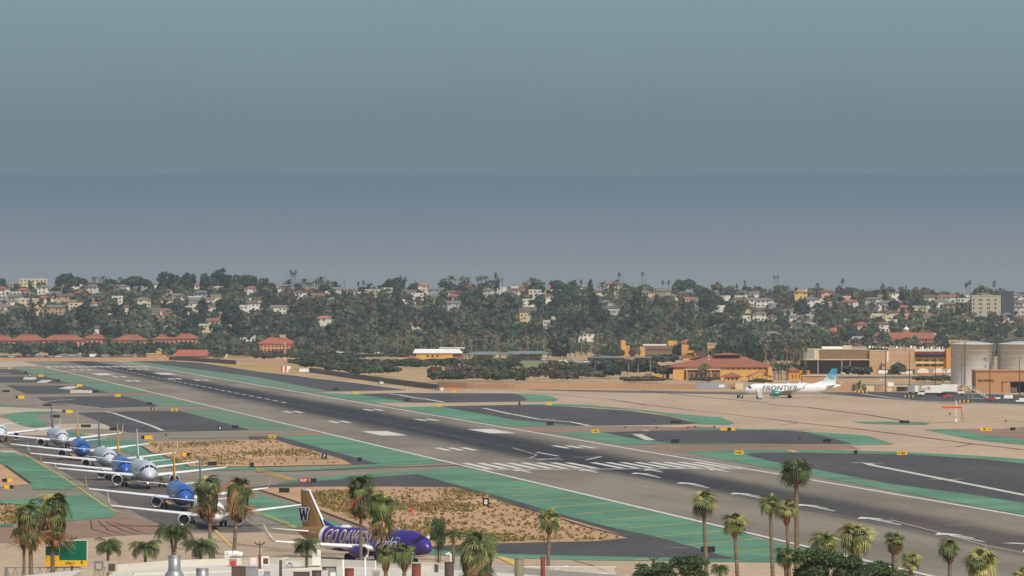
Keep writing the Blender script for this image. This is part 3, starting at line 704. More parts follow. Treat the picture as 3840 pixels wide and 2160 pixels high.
t5, _ = make_plane(silver, G(414,1768), taxi_rz(1.0), 'pearly silver airliner with white chin between two blue airliners', group=QUEUE, sc=.95)
c4 = cp(t2, G(473,1808), taxi_rz(-.6), 'blue airliner with gold tail directly behind the silver grey airliner', .96)
c6 = cp(t2, G(314,1730), taxi_rz(-.6), 'farthest blue airliner with gold tail, ahead of the last silver one', .96)
c7 = cp(t5, G(236,1686), taxi_rz(1.8), 'silver airliner with slim grey-blue tail behind the farthest blue one', .98)
c8 = cp(t5, G(4,1661), taxi_rz(1.2), 'silver airliner cut by the left edge, only its nose and one engine showing', .98)
for c in (c4, c6):
    for o in list(c.children):
        if o.name.startswith('landing_light'): bpy.data.objects.remove(o)

# lettering wrapped round the fuselage
def text_mesh(txt, size, offset=0.0, shear=0.0, extrude=0.0, space=1.0):
    cu = bpy.data.curves.new('lettering', 'FONT'); cu.body = txt; cu.size = size; cu.offset = offset; cu.shear = shear; cu.space_character = space; cu.resolution_u = 3; cu.extrude = extrude
    o = bpy.data.objects.new('lettering', cu); COL.objects.link(o)
    dg = bpy.context.evaluated_depsgraph_get(); me = bpy.data.meshes.new_from_object(o.evaluated_get(dg))
    bpy.data.objects.remove(o); bpy.data.curves.remove(cu)
    return me
def wrap_text(pl, txt, x0, zbase, height, side, m, parent, name, off, offset=0.0, shear=.25, width=None, space=1.0, scx=None):
    """x0: distance behind the nose where the text starts; side -1 = right-hand side of the aircraft"""
    me = text_mesh(txt, height/.7, offset, shear, 0, space)
    bm = bmesh.new(); bm.from_mesh(me)
    xs = [v.co.x for v in bm.verts]; w = max(xs)-min(xs); k = (width/w) if width else 1.0; xm = min(xs)
    for zz in np.linspace(-.5, height*1.4, 14):
        bmesh.ops.bisect_plane(bm, geom=bm.verts[:]+bm.edges[:]+bm.faces[:], plane_co=(0,zz,0), plane_no=(0,1,0))
    for v in bm.verts:
        tx = (v.co.x-xm)*k; z = zbase+v.co.y
        d = x0-tx if side < 0 else x0+tx
        r, cz = pl.sec(d); q = max(-.98, min(.98, (z-cz)/r)); a = math.acos(q)
        v.co = Vector((-d, side*(r+off)*math.sin(a), cz+(r+off)*math.cos(a)))
    me2 = bpy.data.meshes.new(name); bm.to_mesh(me2); bm.free(); me2.materials.append(m); bpy.data.meshes.remove(me)
    return link(name, me2, parent)

# purple regional jet, nose to the right and towards the camera
E175 = dict(L=31.7, R=1.74, zc=2.85, kind='A', wx=10.6, span=28.0, rc=5.6, tc=1.3, sweep=.46, dih=.085, winglet=2.3, eng=(9.8,4.1,1.45,.92,3.3),
            hstab=5.8, hx=5.0, fin=5.2, fx=7.0, fc=5.4, nose_gear=3.6, main_gear=15.2, track=5.2, m_body=M_purple, m_nac=M_purple, m_fin=M_gold, m_winglet=M_wing, m_finedge=M_whitep, dome=True, m_dome=M_whitep, m_dorsal=M_purple, m_door=M_wing)
te, ple = make_plane(E175, G(1614,2117), math.radians(-52), 'purple regional jet with gold tail and big white lettering, taxiing behind the palm trees', 'airliner', sc=1.04)
q = []
for a0 in range(-180, 180, 30):
    for d0, d1 in ((24.0,25.5),(25.5,27.5),(27.5,29),(29,31.2)): q.append(((d0,a0),(d1,a0),(d1,a0+30),(d0,a0+30)))
ple.patch('gold_tail_cone', q, M_gold, te, .02)
q = []
for a0 in range(-180, 180, 30): q.append(((23.2,a0),(24.1,a0),(24.1,a0+30),(23.2,a0+30)))
ple.patch('white_tail_band', q, M_whitep, te, .03)
for side in (-1, 1):
    x0 = 22.4 if side < 0 else 11.5
    wrap_text(ple, 'GO DAWGS!', x0, 2.45, 1.75, side, M_whitep, te, 'lettering_outline', .03, offset=.07, width=10.9, shear=.22)
    wrap_text(ple, 'GO DAWGS!', x0-.09*(1 if side<0 else -1), 2.50, 1.62, side, M_gold, te, 'lettering', .05, offset=-.01, width=10.75, shear=.22)
    wrap_text(ple, 'Alaska', 10.6 if side<0 else 4.6, 2.2, 1.35, side, M_whitep, te, 'airline_name', .04, offset=.02, width=5.3, shear=.45, space=.9)
def flat_text(txt, size, m, parent, name, loc, rot, offset=0.0, shear=0.0, sx=1.0, extrude=.0, align=True):
    me = text_mesh(txt, size, offset, shear, extrude)
    xs = [v.co.x for v in me.vertices]; ys = [v.co.y for v in me.vertices]
    cx, cy = (min(xs)+max(xs))/2, (min(ys)+max(ys))/2
    for v in me.vertices: v.co.x = (v.co.x-cx)*sx; v.co.y -= cy
    me.materials.append(m); me.name = name
    o = link(name, me, parent); o.location = loc; o.rotation_euler = rot
    return o
fin = [c for c in te.children if c.name.startswith('tail_fin')][0]
for side in (-1, 1):
    # the serif W emblem: slab strokes
    for nm, m_, k, off in (('emblem_outline', M_whitep, 1.0, .30), ('emblem', mat('dark_violet_emblem_paint', rgb(38,28,72), .5), .0, .34)):
        mb = MB(); W_, H_ = 1.9, 1.65; cx, cz = -29.4, 6.0
        g = .13*k
        def st(x0_, z0_, x1_, z1_, w):
            P = [(cx+1.2*x0_-w/2-g, side*off, cz+z0_), (cx+1.2*x0_+w/2+g, side*off, cz+z0_), (cx+1.2*x1_+w/2+g, side*off, cz+z1_), (cx+1.2*x1_-w/2-g, side*off, cz+z1_)]
            P2 = [(a, b+side*.01, c) for a, b, c in P]
            mb.add(P+P2, [(0,1,2,3),(4,7,6,5),(0,4,5,1),(1,5,6,2),(2,6,7,3),(3,7,4,0)])
        st(-.75, H_/2, -.38, -H_/2-g, .46); st(-.38, -H_/2-g, -.02, H_/2*.8, .34); st(.02, H_/2*.8, .40, -H_/2-g, .46); st(.40, -H_/2-g, .78, H_/2, .34)
        for xx in (-.9, 0, .94):
            mb.box((cx+xx, side*(off+.004), cz+H_/2+.03), (.62+2*g, .02, .22+2*g))
        o_ = mb.build(nm, m_, fin); o_['kind'] = 'stuff'

def tail_gradient():
    m = mat('white_to_teal_blue_tail_paint', rgb(214,226,228), .35, spec=.5); nt = m.node_tree; N = nt.nodes.new; L = nt.links.new
    tc = N('ShaderNodeTexCoord'); sp = N('ShaderNodeSeparateXYZ'); L(tc.outputs['Object'], sp.inputs[0]); mr = N('ShaderNodeMapRange'); mr.inputs[1].default_value = 6.0; mr.inputs[2].default_value = 9.6; L(sp.outputs[2], mr.inputs[0])
    mx = N('ShaderNodeMix'); mx.data_type = 'RGBA'; mx.inputs[6].default_value = (*rgb(214,226,228), 1); mx.inputs[7].default_value = (*rgb(52,140,172), 1); L(mr.outputs[0], mx.inputs[0]); L(mx.outputs[2], nt.nodes['Principled BSDF'].inputs['Base Color']); return m
# white airliner parked on the apron, nose to the left
FR = dict(A320, m_body=M_whitep, m_nac=M_teal, m_fin=tail_gradient(), m_winglet=M_wing, winglet=2.4, m_dorsal=M_whitep, m_wing=M_wing, L=37.6)
tf, plf = make_plane(FR, G(2790,1492), math.radians(181), 'white airliner with teal engines and big grey lettering parked on the apron', 'airliner')
for side in (1, -1):
    wrap_text(plf, 'FRONTIER', 7.0 if side > 0 else 20.8, 2.95, 1.85, side, M_greyletter, tf, 'airline_name', .04, offset=.055, width=13.6, shear=.22, space=1.02)
# a leaping grey animal on the fin, both sides
M_anim = mat('grey_tail_artwork', rgb(150,160,164), .5, .2, 1.0)
fin = [c for c in tf.children if c.name.startswith('tail_fin')][0]
for side in (1, -1):
    mb = MB(); cx, cz = -33.9, 8.3
    def blob(x, z, rx, rz_, rot=0):
        n = 10; P = []
        for i in range(n):
            a = 2*math.pi*i/n; u, w = rx*math.cos(a), rz_*math.sin(a)
            P.append((cx+x+u*math.cos(rot)-w*math.sin(rot), side*.34, cz+z+u*math.sin(rot)+w*math.cos(rot)))
        mb.add(P, [tuple(range(n))])
    blob(0,0,.9,.38,.3); blob(.9,.5,.35,.28); blob(-.9,-.5,.6,.2,.9); blob(.5,-.5,.5,.12,-.6); blob(-.2,-.9,.6,.12,.2)
    mb.build('tail_artwork', M_anim, fin)

# ------------------------------------------------------------ vegetation
M_leafA = mat('dark_green_foliage', rgb(66,80,54), 0.85, .35, .25, island=.35)
M_leafB = mat('grey_green_foliage', rgb(88,98,74), 0.85, .3, .25, island=.35)
M_leafC = mat('olive_foliage', rgb(98,98,60), 0.85, .3, .25, island=.35)
M_leafD = mat('deep_green_foliage', rgb(46,62,46), 0.85, .3, .25, island=.35)
M_leafE = mat('brownish_foliage', rgb(90,82,64), 0.85, .3, .25, island=.3)
M_bark = mat('grey_brown_bark', rgb(120,104,86), 0.95, .25, 2.0)
M_palmleaf = mat('distant_palm_fronds', rgb(112,112,78), 0.8, .3, .5, island=.4)
M_palmdead = mat('distant_dead_palm_fronds', rgb(142,118,88), 0.9, .3, .5, island=.3)
M_frond = mat('fan_palm_green_frond', rgb(100,110,60), 0.6, .35, .8, island=.35, spec=.35)
M_frondY = mat('fan_palm_yellow_green_frond', rgb(152,148,90), 0.6, .3, .8, island=.35, spec=.35)
M_frondD = mat('fan_palm_dark_frond', rgb(68,80,48), 0.7, .3, .8, island=.3)
M_dead = mat('dead_brown_frond', rgb(156,116,84), 0.9, .4, .8, island=.4)
M_trunk = mat('ringed_palm_trunk', rgb(122,108,90), 0.95, .35, 3.0, stretch=(.2,.2,2.2))
M_boot = mat('rusty_palm_boots', rgb(132,88,64), 0.9, .4, 2.0)

def per_object(m, lo=.55, hi=1.4):
    nt = m.node_tree; b = nt.nodes['Principled BSDF']; l = b.inputs['Base Color'].links[0]; src = l.from_socket
    oi = nt.nodes.new('ShaderNodeObjectInfo'); hs = nt.nodes.new('ShaderNodeHueSaturation'); mr = nt.nodes.new('ShaderNodeMapRange'); mr.inputs[3].default_value = lo; mr.inputs[4].default_value = hi
    nt.links.new(oi.outputs['Random'], mr.inputs[0]); nt.links.new(mr.outputs[0], hs.inputs['Value']); nt.links.new(src, hs.inputs['Color']); nt.links.new(hs.outputs[0], b.inputs['Base Color'])
for m_ in (M_frond, M_frondY, M_frondD, M_dead): per_object(m_, .65, 1.5)
for m_ in (M_leafA, M_leafB, M_leafC, M_leafD, M_leafE, M_palmleaf): per_object(m_, .78, 1.25)

def crown_np(rng, n, lobes, leaf=.16):
    """leaf cards spread over and inside a set of lobes; unit crown about 1 wide, base at z=0"""
    V = []
    lw = np.array([l[3]*l[3] for l in lobes]); lw = lw/lw.sum()
    idx = rng.choice(len(lobes), n, p=lw)
    for i in idx:
        cx, cy, cz, r, sq = lobes[i]
        d = rng.normal(size=3); d /= np.linalg.norm(d)
        if d[2] < -.25: d[2] *= -.6
        rr = r*(.70+.38*rng.random())
        p = np.array([cx+d[0]*rr, cy+d[1]*rr, cz+d[2]*rr*sq])
        nrm = d+rng.normal(size=3)*.55; nrm /= np.linalg.norm(nrm)
        a = np.cross(nrm, rng.normal(size=3)); a /= np.linalg.norm(a); b = np.cross(nrm, a)
        s = leaf*(.6+.9*rng.random())
        V.append([p-a*s-b*s*.5, p+a*s*.7-b*s*.6, p+a*s+b*s*.6, p-a*s*.6+b*s*.7])
    return np.array(V).reshape(-1, 3)
def lobes_for(kind, rng):
    L = []
    if kind == 'round':
        L.append((0,0,.62,.46,.85))
        for k in range(7):
            a = rng.random()*6.28; r = .28+.12*rng.random(); L.append((math.cos(a)*.30, math.sin(a)*.30, .45+rng.random()*.4, r*.8, .9))
    elif kind == 'tall':
        for k in range(9):
            a = rng.random()*6.28; L.append((math.cos(a)*.22*rng.random(), math.sin(a)*.22, .35+k*.13, .20+.08*rng.random(), 1.0))
    elif kind == 'umbrella':
        for k in range(11):
            a = rng.random()*6.28; rr = .38*rng.random()**.5; zz_ = .45+.65*rng.random(); L.append((math.cos(a)*rr*(.6+.5*zz_), math.sin(a)*rr*(.6+.5*zz_), zz_, .11+.10*rng.random(), .65))
    elif kind == 'ragged':
        for k in range(9):
            a = rng.random()*6.28; rr = .40*rng.random()**.5; L.append((math.cos(a)*rr, math.sin(a)*rr, .35+.65*rng.random(), .14+.12*rng.random(), .8))
    elif kind == 'low':
        for k in range(6):
            a = rng.random()*6.28; rr = .34*rng.random()**.5; L.append((math.cos(a)*rr, math.sin(a)*rr, .18+.22*rng.random(), .20+.1*rng.random(), .8))
    elif kind == 'column':
        for k in range(12): L.append((0,0,.1+k*.15, .20*(1-k/13.5), 1.3))
    elif kind == 'cone':
        for k in range(9): L.append((.03*math.sin(k*2),.03*math.cos(k*2),.18+k*.11, .30*(1-k/10.5), .8))
    return L
def quad_mesh(name, V, m):
    n = len(V)//4
    me = bpy.data.meshes.new(name); me.vertices.add(n*4); me.vertices.foreach_set('co', V.astype(np.float32).ravel())
    me.loops.add(n*4); me.loops.foreach_set('vertex_index', np.arange(n*4, dtype=np.int32))
    me.polygons.add(n); me.polygons.foreach_set('loop_start', np.arange(0, n*4, 4, dtype=np.int32)); me.polygons.foreach_set('loop_total', np.full(n, 4, dtype=np.int32))
    me.materials.append(m); me.update(calc_edges=True); return me
RNG = np.random.default_rng(5)
CROWNS = {}
for kind, cnt, leaf in (('round',620,.085),('tall',560,.075),('umbrella',420,.075),('ragged',520,.075),('low',420,.085),('column',420,.07),('cone',460,.07)):
    CROWNS[kind] = [crown_np(RNG, cnt, lobes_for(kind, RNG), leaf) for _ in range(3)]
LEAFM = {'A':M_leafA,'B':M_leafB,'C':M_leafC,'D':M_leafD,'E':M_leafE}
CM = {}
def crown_mesh(kind, v, mk):
    k = (kind, v, mk)
    if k not in CM: CM[k] = quad_mesh('crown', CROWNS[kind][v], LEAFM[mk])
    return CM[k]
def trunk_mesh(kind):
    if ('trunk', kind) in CM: return CM[('trunk', kind)]
    mb = MB(); top = {'umbrella':.95,'column':1.2,'cone':.8}.get(kind, .7)
    mb.tube((0,0,-.12), (.02,.01,top*.55), .032, .022, 6); mb.tube((.02,.01,top*.55), (.0,.0,top), .022, .008, 6)
    for a in (0.3, 2.2, 4.4): mb.tube((.015,.01,top*.42), (.2*math.cos(a), .2*math.sin(a), top*.85), .016, .006, 5)
    me = bpy.data.meshes.new('trunk'); me.from_pydata(mb.v, [], mb.f); me.materials.append(M_bark); CM[('trunk', kind)] = me
    return me
def tree(p, width, kind, mk, label, group, hscale=1.0, name=None):
    nm = name or {'column':'cypress_tree','cone':'conifer_tree','umbrella':'pine_tree','low':'shrub'}.get(kind, 'broadleaf_tree')
    cat = 'shrub' if kind == 'low' else 'tree'
    t = thing(nm, label, cat, tuple(p), random.random()*6.28, group, (width, width, width*hscale))
    link('crown', crown_mesh(kind, random.randrange(3), mk), t)
    if kind != 'low': link('trunk', trunk_mesh(kind), t)
    return t

# distant palms: one crown and one trunk each
def palm_crown(kind, rng):
    mb = MB(); V = []
    nf = {'fan':40, 'date':42, 'ball':44}[kind]
    for k in range(nf):
        az = rng.random()*6.28
        el = {'fan': -0.9+2.2*rng.random(), 'date': -.3+1.3*rng.random(), 'ball': -1.3+2.7*rng.random()}[kind]
        L_ = {'fan':1.0,'date':1.35,'ball':.95}[kind]*(.8+.3*rng.random()); w = .36 if kind != 'date' else .26
        p = np.zeros(3); d = np.array([math.cos(az)*math.cos(el), math.sin(az)*math.cos(el), math.sin(el)])
        side = np.array([-math.sin(az), math.cos(az), 0]); prev = p
        for q in range(3):
            nxt = prev+d*L_/3; a = w*(.3, 1, .8)[q]; b = w*(1, .8, .15)[q]
            V.append([prev-side*a/2, prev+side*a/2, nxt+side*b/2, nxt-side*b/2]); prev = nxt
            d = d+np.array([0,0,-.42 if kind == 'date' else -.25]); d /= np.linalg.norm(d)
    return np.array(V).reshape(-1, 3)
PC = {k: [palm_crown(k, RNG) for _ in range(3)] for k in ('fan','date','ball')}
def hill_palm(p, h, kind, label, group, cr=2.2, dead=False, lean=0.0):
    t = thing('palm_tree', label, 'palm tree', tuple(p), random.random()*6.28, group)
    key = ('palm', kind, random.randrange(3), dead)
    if key not in CM: CM[key] = quad_mesh('crown', PC[kind][key[2]], M_palmdead if dead else M_palmleaf)
    c = link('crown', CM[key], t); c.location = (0, 0, h); c.scale = (cr, cr, cr)
    if 'ptrunk' not in CM:
        mb = MB(); mb.tube((0,0,-.05), (0,0,1), 1, .72, 6); me = bpy.data.meshes.new('trunk'); me.from_pydata(mb.v, [], mb.f); me.materials.append(M_bark); CM['ptrunk'] = me
    k = link('trunk', CM['ptrunk'], t); r = .34 if kind != 'date' else .5; k.scale = (r, r, h)
    return t

# ------------------------------------------------------------ houses on the hill
WALLC = {'white': rgb(214,208,196), 'cream': rgb(204,190,156), 'grey': rgb(170,170,166), 'beige': rgb(206,184,154), 'pink': rgb(206,160,140), 'yellow': rgb(220,184,110), 'blue-grey': rgb(140,152,164), 'tan': rgb(182,152,118)}
ROOFC = {'terracotta': rgb(150,96,82), 'grey': rgb(118,112,106), 'brown': rgb(110,88,76), 'white flat': rgb(222,220,212), 'orange tiled': rgb(176,116,90)}
HM = {}
def hmat(kind, k):
    key = (kind, k)
    if key not in HM: HM[key] = mat(k.replace(' ', '_').replace('-', '_')+'_'+kind, (WALLC if kind == 'stucco' else ROOFC)[k], .9, .14, .5, fine=.08, fscale=2)
    return HM[key]
M_win = mat('dark_window_glass', rgb(52,58,64), .15, spec=.6)
def box_mesh(name, m, dims, c):
    key = (name, m.name, dims, c)
    if key not in CM:
        mb = MB(); mb.box(c, dims); me = bpy.data.meshes.new(name); me.from_pydata(mb.v, [], mb.f); me.materials.append(m); CM[key] = me
    return CM[key]
def roof_mesh(kind, m, w, d, hz_, rise, ov=.6):
    key = ('roof', kind, m.name, w, d, hz_, rise)
    if key in CM: return CM[key]
    mb = MB(); W, D = w/2+ov, d/2+ov
    if kind == 'flat':
        mb.box((0,0,hz_+.25), (w+.3, d+.3, .5))
    elif kind == 'hip':
        r = max(.3, W-D)
        mb.add([(-W,-D,hz_),(W,-D,hz_),(W,D,hz_),(-W,D,hz_),(-r,0,hz_+rise),(r,0,hz_+rise)], [(0,1,5,4),(1,2,5),(2,3,4,5),(3,0,4),(3,2,1,0)])
        mb.box((0,0,hz_-.12), (2*W,2*D,.2))
    else:
        mb.add([(-W,-D,hz_),(W,-D,hz_),(W,D,hz_),(-W,D,hz_),(-W,0,hz_+rise),(W,0,hz_+rise)], [(0,1,5,4),(2,3,4,5),(0,4,3),(1,2,5),(3,2,1,0)])
    me = bpy.data.meshes.new('roof'); me.from_pydata(mb.v, [], mb.f); me.materials.append(m); CM[key] = me
    return me
def house(p, w, d, st, wall, roof, rkind, rz, label, group=None, name='house', ncol=None, rise=None):
    t = thing(name, label, 'house' if name == 'house' else 'building', tuple(p), rz, group)
    wm = hmat('stucco', wall); rm = hmat('roof', roof); H = 3.0*st
    link('wall', box_mesh('wall', wm, (w, d, H+1.5), (0,0,(H-1.5)/2)), t)
    link('roof', roof_mesh(rkind, rm, w, d, H, rise or (2.0 if rkind != 'flat' else 0)), t)
    n = ncol or max(2, int(w/3.2))
    for s in range(st):
        for k in range(n):
            if (k+s*3+int(w*7)) % 4 == 3 and not ncol: continue
            x = -w/2+(k+.5)*w/n
            wi = link('window', box_mesh('window', M_win, (1.5, .12, 1.3), (0,0,0)), t); wi.location = (x, -d/2-.03, 1.55+s*3.0)
    return t
HOUSES = []
rh = random.Random(21)
def dens(x, y):
    """share of the slope covered by houses, from the photograph"""
    r = (y-ridge(x))
    if x < 1050:
        if y < 1090: return .55
        if y < 1190: return .9
        return .25 if y < 1230 else .04
    if x < 1950:
        if y < 1140: return .9 if (x < 1150 or 1350 < x < 1700 or x > 1880) else .4
        return .05
    if x < 2520:
        return .7 if y < 1150 else (.2 if y < 1200 else .03)
    if y < 1150: return .85
    if y < 1250: return .55
    return .10
specials = []     # (x, ybase, w metres, storeys, wall, roof, kind, label)
def SH(x, y, wpx, st, wall, roof, rk, label, d=9, name='house', rise=None, Yd=None, ncol=None, rz=None):
    p = HP(x, y)
    w = wpx/FPX*p.y
    hh = house(p, round(w, 1), d, st, wall, roof, rk, -math.atan2(p.x, p.y)*1.0 if rz is None else rz, label, None, name, ncol, rise)
    HOUSES.append((x, y, wpx, st, p.y)); return hh
SH(125,1080,104,3,'cream','white flat','flat','cream flat-roofed mansion with rooftop cube standing highest at the far left ridge', name='mansion', d=14, ncol=7)
SH(50,1079,35,1,'white','terracotta','gable','small white house with red roof beside the cream mansion')
SH(165,1103,50,2,'white','grey','hip','white two-storey house with grey hip roof just below the cream mansion')
SH(290,1075,45,2,'white','grey','gable','white house with dark roof between the big round ridge tree and palms')
SH(245,1095,52,1,'beige','terracotta','hip','long low house with red roof under the big round ridge tree')
SH(170,1146,62,2,'white','terracotta','gable','white house with broad bright terracotta roof in the middle of the left slope')
SH(140,1186,46,2,'beige','orange tiled','hip','beige house with orange roof below the broad terracotta roof')
SH(108,1212,32,2,'tan','orange tiled','gable','small tan house at the foot of the left slope above the dark trees')
SH(285,1176,52,3,'beige','orange tiled','flat','tall peach house with stacked terraces left of the eucalyptus trees')
SH(440,1152,40,3,'white','white flat','flat','narrow white three-storey house with large arches on the left slope')
SH(535,1150,60,2,'cream','grey','hip','pale house with wide grey hip roof on the left slope')
SH(575,1082,52,2,'white','grey','gable','white house with tall pale gable under the ridge right of the oaks')
SH(622,1138,58,1,'cream','brown','hip','cream bungalow with brown roof below the umbrella pines')
SH(740,1088,42,2,'white','terracotta','gable','white house with bright red roof beneath the umbrella pines')
SH(945,1107,56,2,'white','terracotta','hip','white villa with red roof right of the umbrella pines')
SH(1060,1100,70,2,'white','terracotta','flat','wide white house with terracotta parapet beneath the three thin palms')
SH(1148,1090,95,1,'white','terracotta','hip','long white house with terracotta roof beneath the clustered palms')
SH(1215,1222,56,2,'white','orange tiled','hip','white house with orange roof alone in the dark forest')
SH(1024,1226,26,2,'cream','terracotta','gable','little cream house with red gable at the forest foot')
SH(780,1246,68,2,'cream','white flat','flat','pale yellow flat-roofed house above the barracks')
SH(798,1232,52,2,'cream','terracotta','gable','pale yellow house with terracotta gable above the barracks')
SH(1455,1120,34,3,'white','white flat','flat','white cube house below the round ridge tree')
SH(1590,1108,45,3,'cream','orange tiled','hip','cream villa with orange roof right of the round ridge tree')
SH(1572,1140,34,3,'white','white flat','flat','white framed three-storey house on the middle slope')
SH(1648,1155,34,1,'white','terracotta','hip','small house with bright terracotta roof on the middle slope')
SH(1972,1102,46,2,'pink','terracotta','gable','pink house with steep terracotta roof at the middle ridge')
SH(2077,1095,42,2,'white','terracotta','gable','white house with shadowed gable beneath the ridge oak')
SH(2100,1128,46,2,'pink','terracotta','hip','salmon house with red hip roof on the middle ridge')
SH(2187,1108,28,2,'cream','white flat','flat','cream cube house left of the ridge conifer')
SH(2300,1104,62,3,'cream','terracotta','hip','large cream three-storey villa on the ridge beside the thin palms', ncol=5)
SH(2320,1130,38,1,'pink','grey','gable','pinkish bungalow with grey gable below the cream villa')
SH(2470,1090,52,2,'grey','grey','flat','grey modern house with dark flat roof on the ridge')
SH(3003,1148,46,4,'yellow','yellow' if 0 else 'orange tiled','hip','tall yellow house standing out on the right slope')
SH(3093,1152,26,1,'cream','white flat','flat','small cream box house right of the tall yellow house')
SH(3340,1200,44,2,'cream','brown','hip','cream house with brown hip roof above the long red-roofed building')
SH(3385,1196,44,2,'pink','terracotta','hip','house with bright red roof above the long red-roofed building')
SH(3600,1222,86,2,'beige','brown','hip','large beige house with brown roof left of the grey tower block', ncol=6)
SH(3760,1224,52,2,'pink','white flat','flat','pink house with white dome at the right edge of the slope')
SH(2895,1216,36,2,'white','brown','hip','white house with brown hip roof on the lower right slope')
SH(2800,1228,28,3,'white','white flat','flat','white cube house above the dark round trees')
SH(2960,1245,24,2,'pink','terracotta','hip','little salmon house in the lower right trees')
for x, y, wpx in ((2050,1232,26),(2080,1208,24),(2115,1206,30),(1975,1215,34),(1965,1204,30)): SH(x, y, wpx, 2, rh.choice(['white','cream','yellow']), 'white flat','flat','pale flat-roofed house peeping out of the central forest, %s' % {2050:'lowest and leftmost',2080:'middle one',2115:'rightmost one',1975:'yellowish lower one',1965:'upper left one'}[x])
cands = []
y = 1092.0
while y < 1300:
    step = 10+ (y-1090)*.06
    x = -160+rh.random()*40
    while x < 4000:
        if rh.random() < dens(x, y)*.80 and y > ridge(x)+2: cands.append((x+rh.uniform(-12,12), y+rh.uniform(-4,4)))
        x += 44+rh.random()*30
    y += step
rh.shuffle(cands)
cands = sorted(cands[:270], key=lambda c: c[0])
cnt = {}
for (x, y) in cands:
    if any(abs(x-h[0]) < h[2]*.5+14 and -26 < h[1]-y < 14 for h in HOUSES[:45]): continue
    wall = rh.choices(['white','cream','grey','beige','pink','tan','blue-grey'], [46,16,12,12,5,5,4])[0]
    roof, rk = rh.choices([('grey','hip'),('grey','gable'),('brown','gable'),('terracotta','hip'),('terracotta','gable'),('white flat','flat'),('brown','hip')], [20,18,16,12 if x < 1800 else 5,10 if x < 1800 else 4,26,8])[0]
    st = rh.choice([1,1,2,2,2]); w = rh.choice([8.5,10.0,11.0,13.0,15.0]); d = 9
    slope = 'left slope' if x < 1000 else ('middle slope' if x < 2500 else 'right slope')
    band = 'ridge' if y < ridge(x)+22 else ('upper' if y < 1165 else 'lower')
    where = 'on the ridge of the %s' % slope if band == 'ridge' else 'on the %s part of the %s' % (band, slope)
    key = (wall, roof, rk, st, where); i = cnt.get(key, 0); cnt[key] = i+1
    rt = {'hip':'hip','gable':'gable','flat':''}[rk]
    base = '%s %s house, %s %s roof, %s' % (wall, 'one-storey' if st == 1 else 'two-storey', roof, rt, where)
    base = ' '.join(base.split())
    p = HP(x, y)
    h_ = house(p, w, d, st, wall, roof, rk, -math.atan2(p.x, p.y)+rh.choice([-.5,-.25,0,0,.25,.5]), base, 'houses on the hillside')
    HOUSES.append((x, y, w*FPX/p.y, st, p.y)); cands[cands.index((x, y))] = (x, y)
    specials.append((key, h_, base))
from collections import defaultdict
grp = defaultdict(list)
for key, h_, base in specials: grp[key].append((h_, base))
for key, l in grp.items():
    if len(l) > 1:
        for i, (h_, base) in enumerate(l): h_['label'] = base.replace(' part of the', '').replace('on the ridge of the', 'ridge of')+', '+ordw(i)+' from left'

# ------------------------------------------------------------ trees on the hill
TREES = []
def shadowed(x, y, wpx, hpx, Y):
    for (hx_, hy_, hw, st, HY) in HOUSES:
        if Y < HY-2 and abs(x-hx_) < (hw+wpx)*.42 and y-hpx < hy_-4 and y > hy_-22-st*6 and y > hy_: return True
        if abs(Y-HY) < 7 and abs(x-hx_) < (hw+wpx)*.40: return True
    return False
rt_ = random.Random(77)
def zone_trees(x0, x1, y0, y1, n, wr, kinds, mats_, pal=None):
    for _ in range(n):
        x = rt_.uniform(x0, x1); y = rt_.uniform(max(y0, ridge(x)+1), y1)
        p = HP(x, y); w = rt_.uniform(*wr); k = rt_.choice(kinds)
        hs = rt_.uniform(.85,1.2); wpx = w*FPX/p.y; hpx = wpx*hs*1.0
        if x < 760 and p.y < HP(x,1300).y and y-hpx*1.1 < 1280: continue
        if 3262 < x < 3515 and p.y < HP(x,1302).y and y-hpx < 1266: continue
        if 955 < x < 1120 and y > 1322 and y-hpx < 1302: continue
        if rt_.random() < (.93 if w > 7.5 else .72) and shadowed(x, y, wpx*.8, hpx, p.y): continue
        TREES.append([x, y, p, w, k, rt_.choice(mats_), hs])
# skyline and slope
zone_trees(-150, 1050, 1080, 1185, 420, (6,11), ['round','round','ragged'], 'ABDDC')
zone_trees(-150, 1050, 1080, 1260, 900, (4,7), ['round','low','ragged','tall'], 'ABDDC')
zone_trees(1000, 2600, 1090, 1160, 420, (4,7), ['round','low','ragged','tall'], 'ABDDC')
zone_trees(2550, 4000, 1096, 1260, 1300, (4,7), ['round','low','ragged','tall'], 'ABDDCE')
zone_trees(2700, 3060, 1335, 1382, 60, (8,13), ['round','ragged'], 'DDA')
zone_trees(-150, 1000, 1225, 1300, 260, (9,15), ['round','round','tall'], 'DDAB')
zone_trees(-150, 1000, 1180, 1262, 150, (9,16), ['round','round','ragged','tall'], 'DDABE')
zone_trees(1000, 1950, 1092, 1150, 150, (7,12), ['round','ragged','round'], 'ADDB')
zone_trees(1000, 1950, 1140, 1310, 400, (9,16), ['round','tall','ragged','ragged'], 'DDAABE')
zone_trees(1950, 2600, 1096, 1160, 130, (6,11), ['round','ragged','round'], 'ADBC')
zone_trees(1950, 2700, 1150, 1320, 330, (9,16), ['round','tall','ragged'], 'DDABE')
zone_trees(2600, 4000, 1100, 1180, 320, (6,11), ['round','round','ragged','low'], 'ADBCE')
zone_trees(2600, 4000, 1170, 1300, 520, (8,14), ['round','round','ragged'], 'DDABC')
zone_trees(-150, 960, 1316, 1338, 420, (4.5,8), ['round','round','low','ragged'], 'DABD')
zone_trees(560, 1900, 1300, 1340, 420, (6,11), ['round','low','ragged'], 'DABE')
zone_trees(250, 1000, 1085, 1100, 60, (9,14), ['round','ragged','umbrella'], 'DDA')
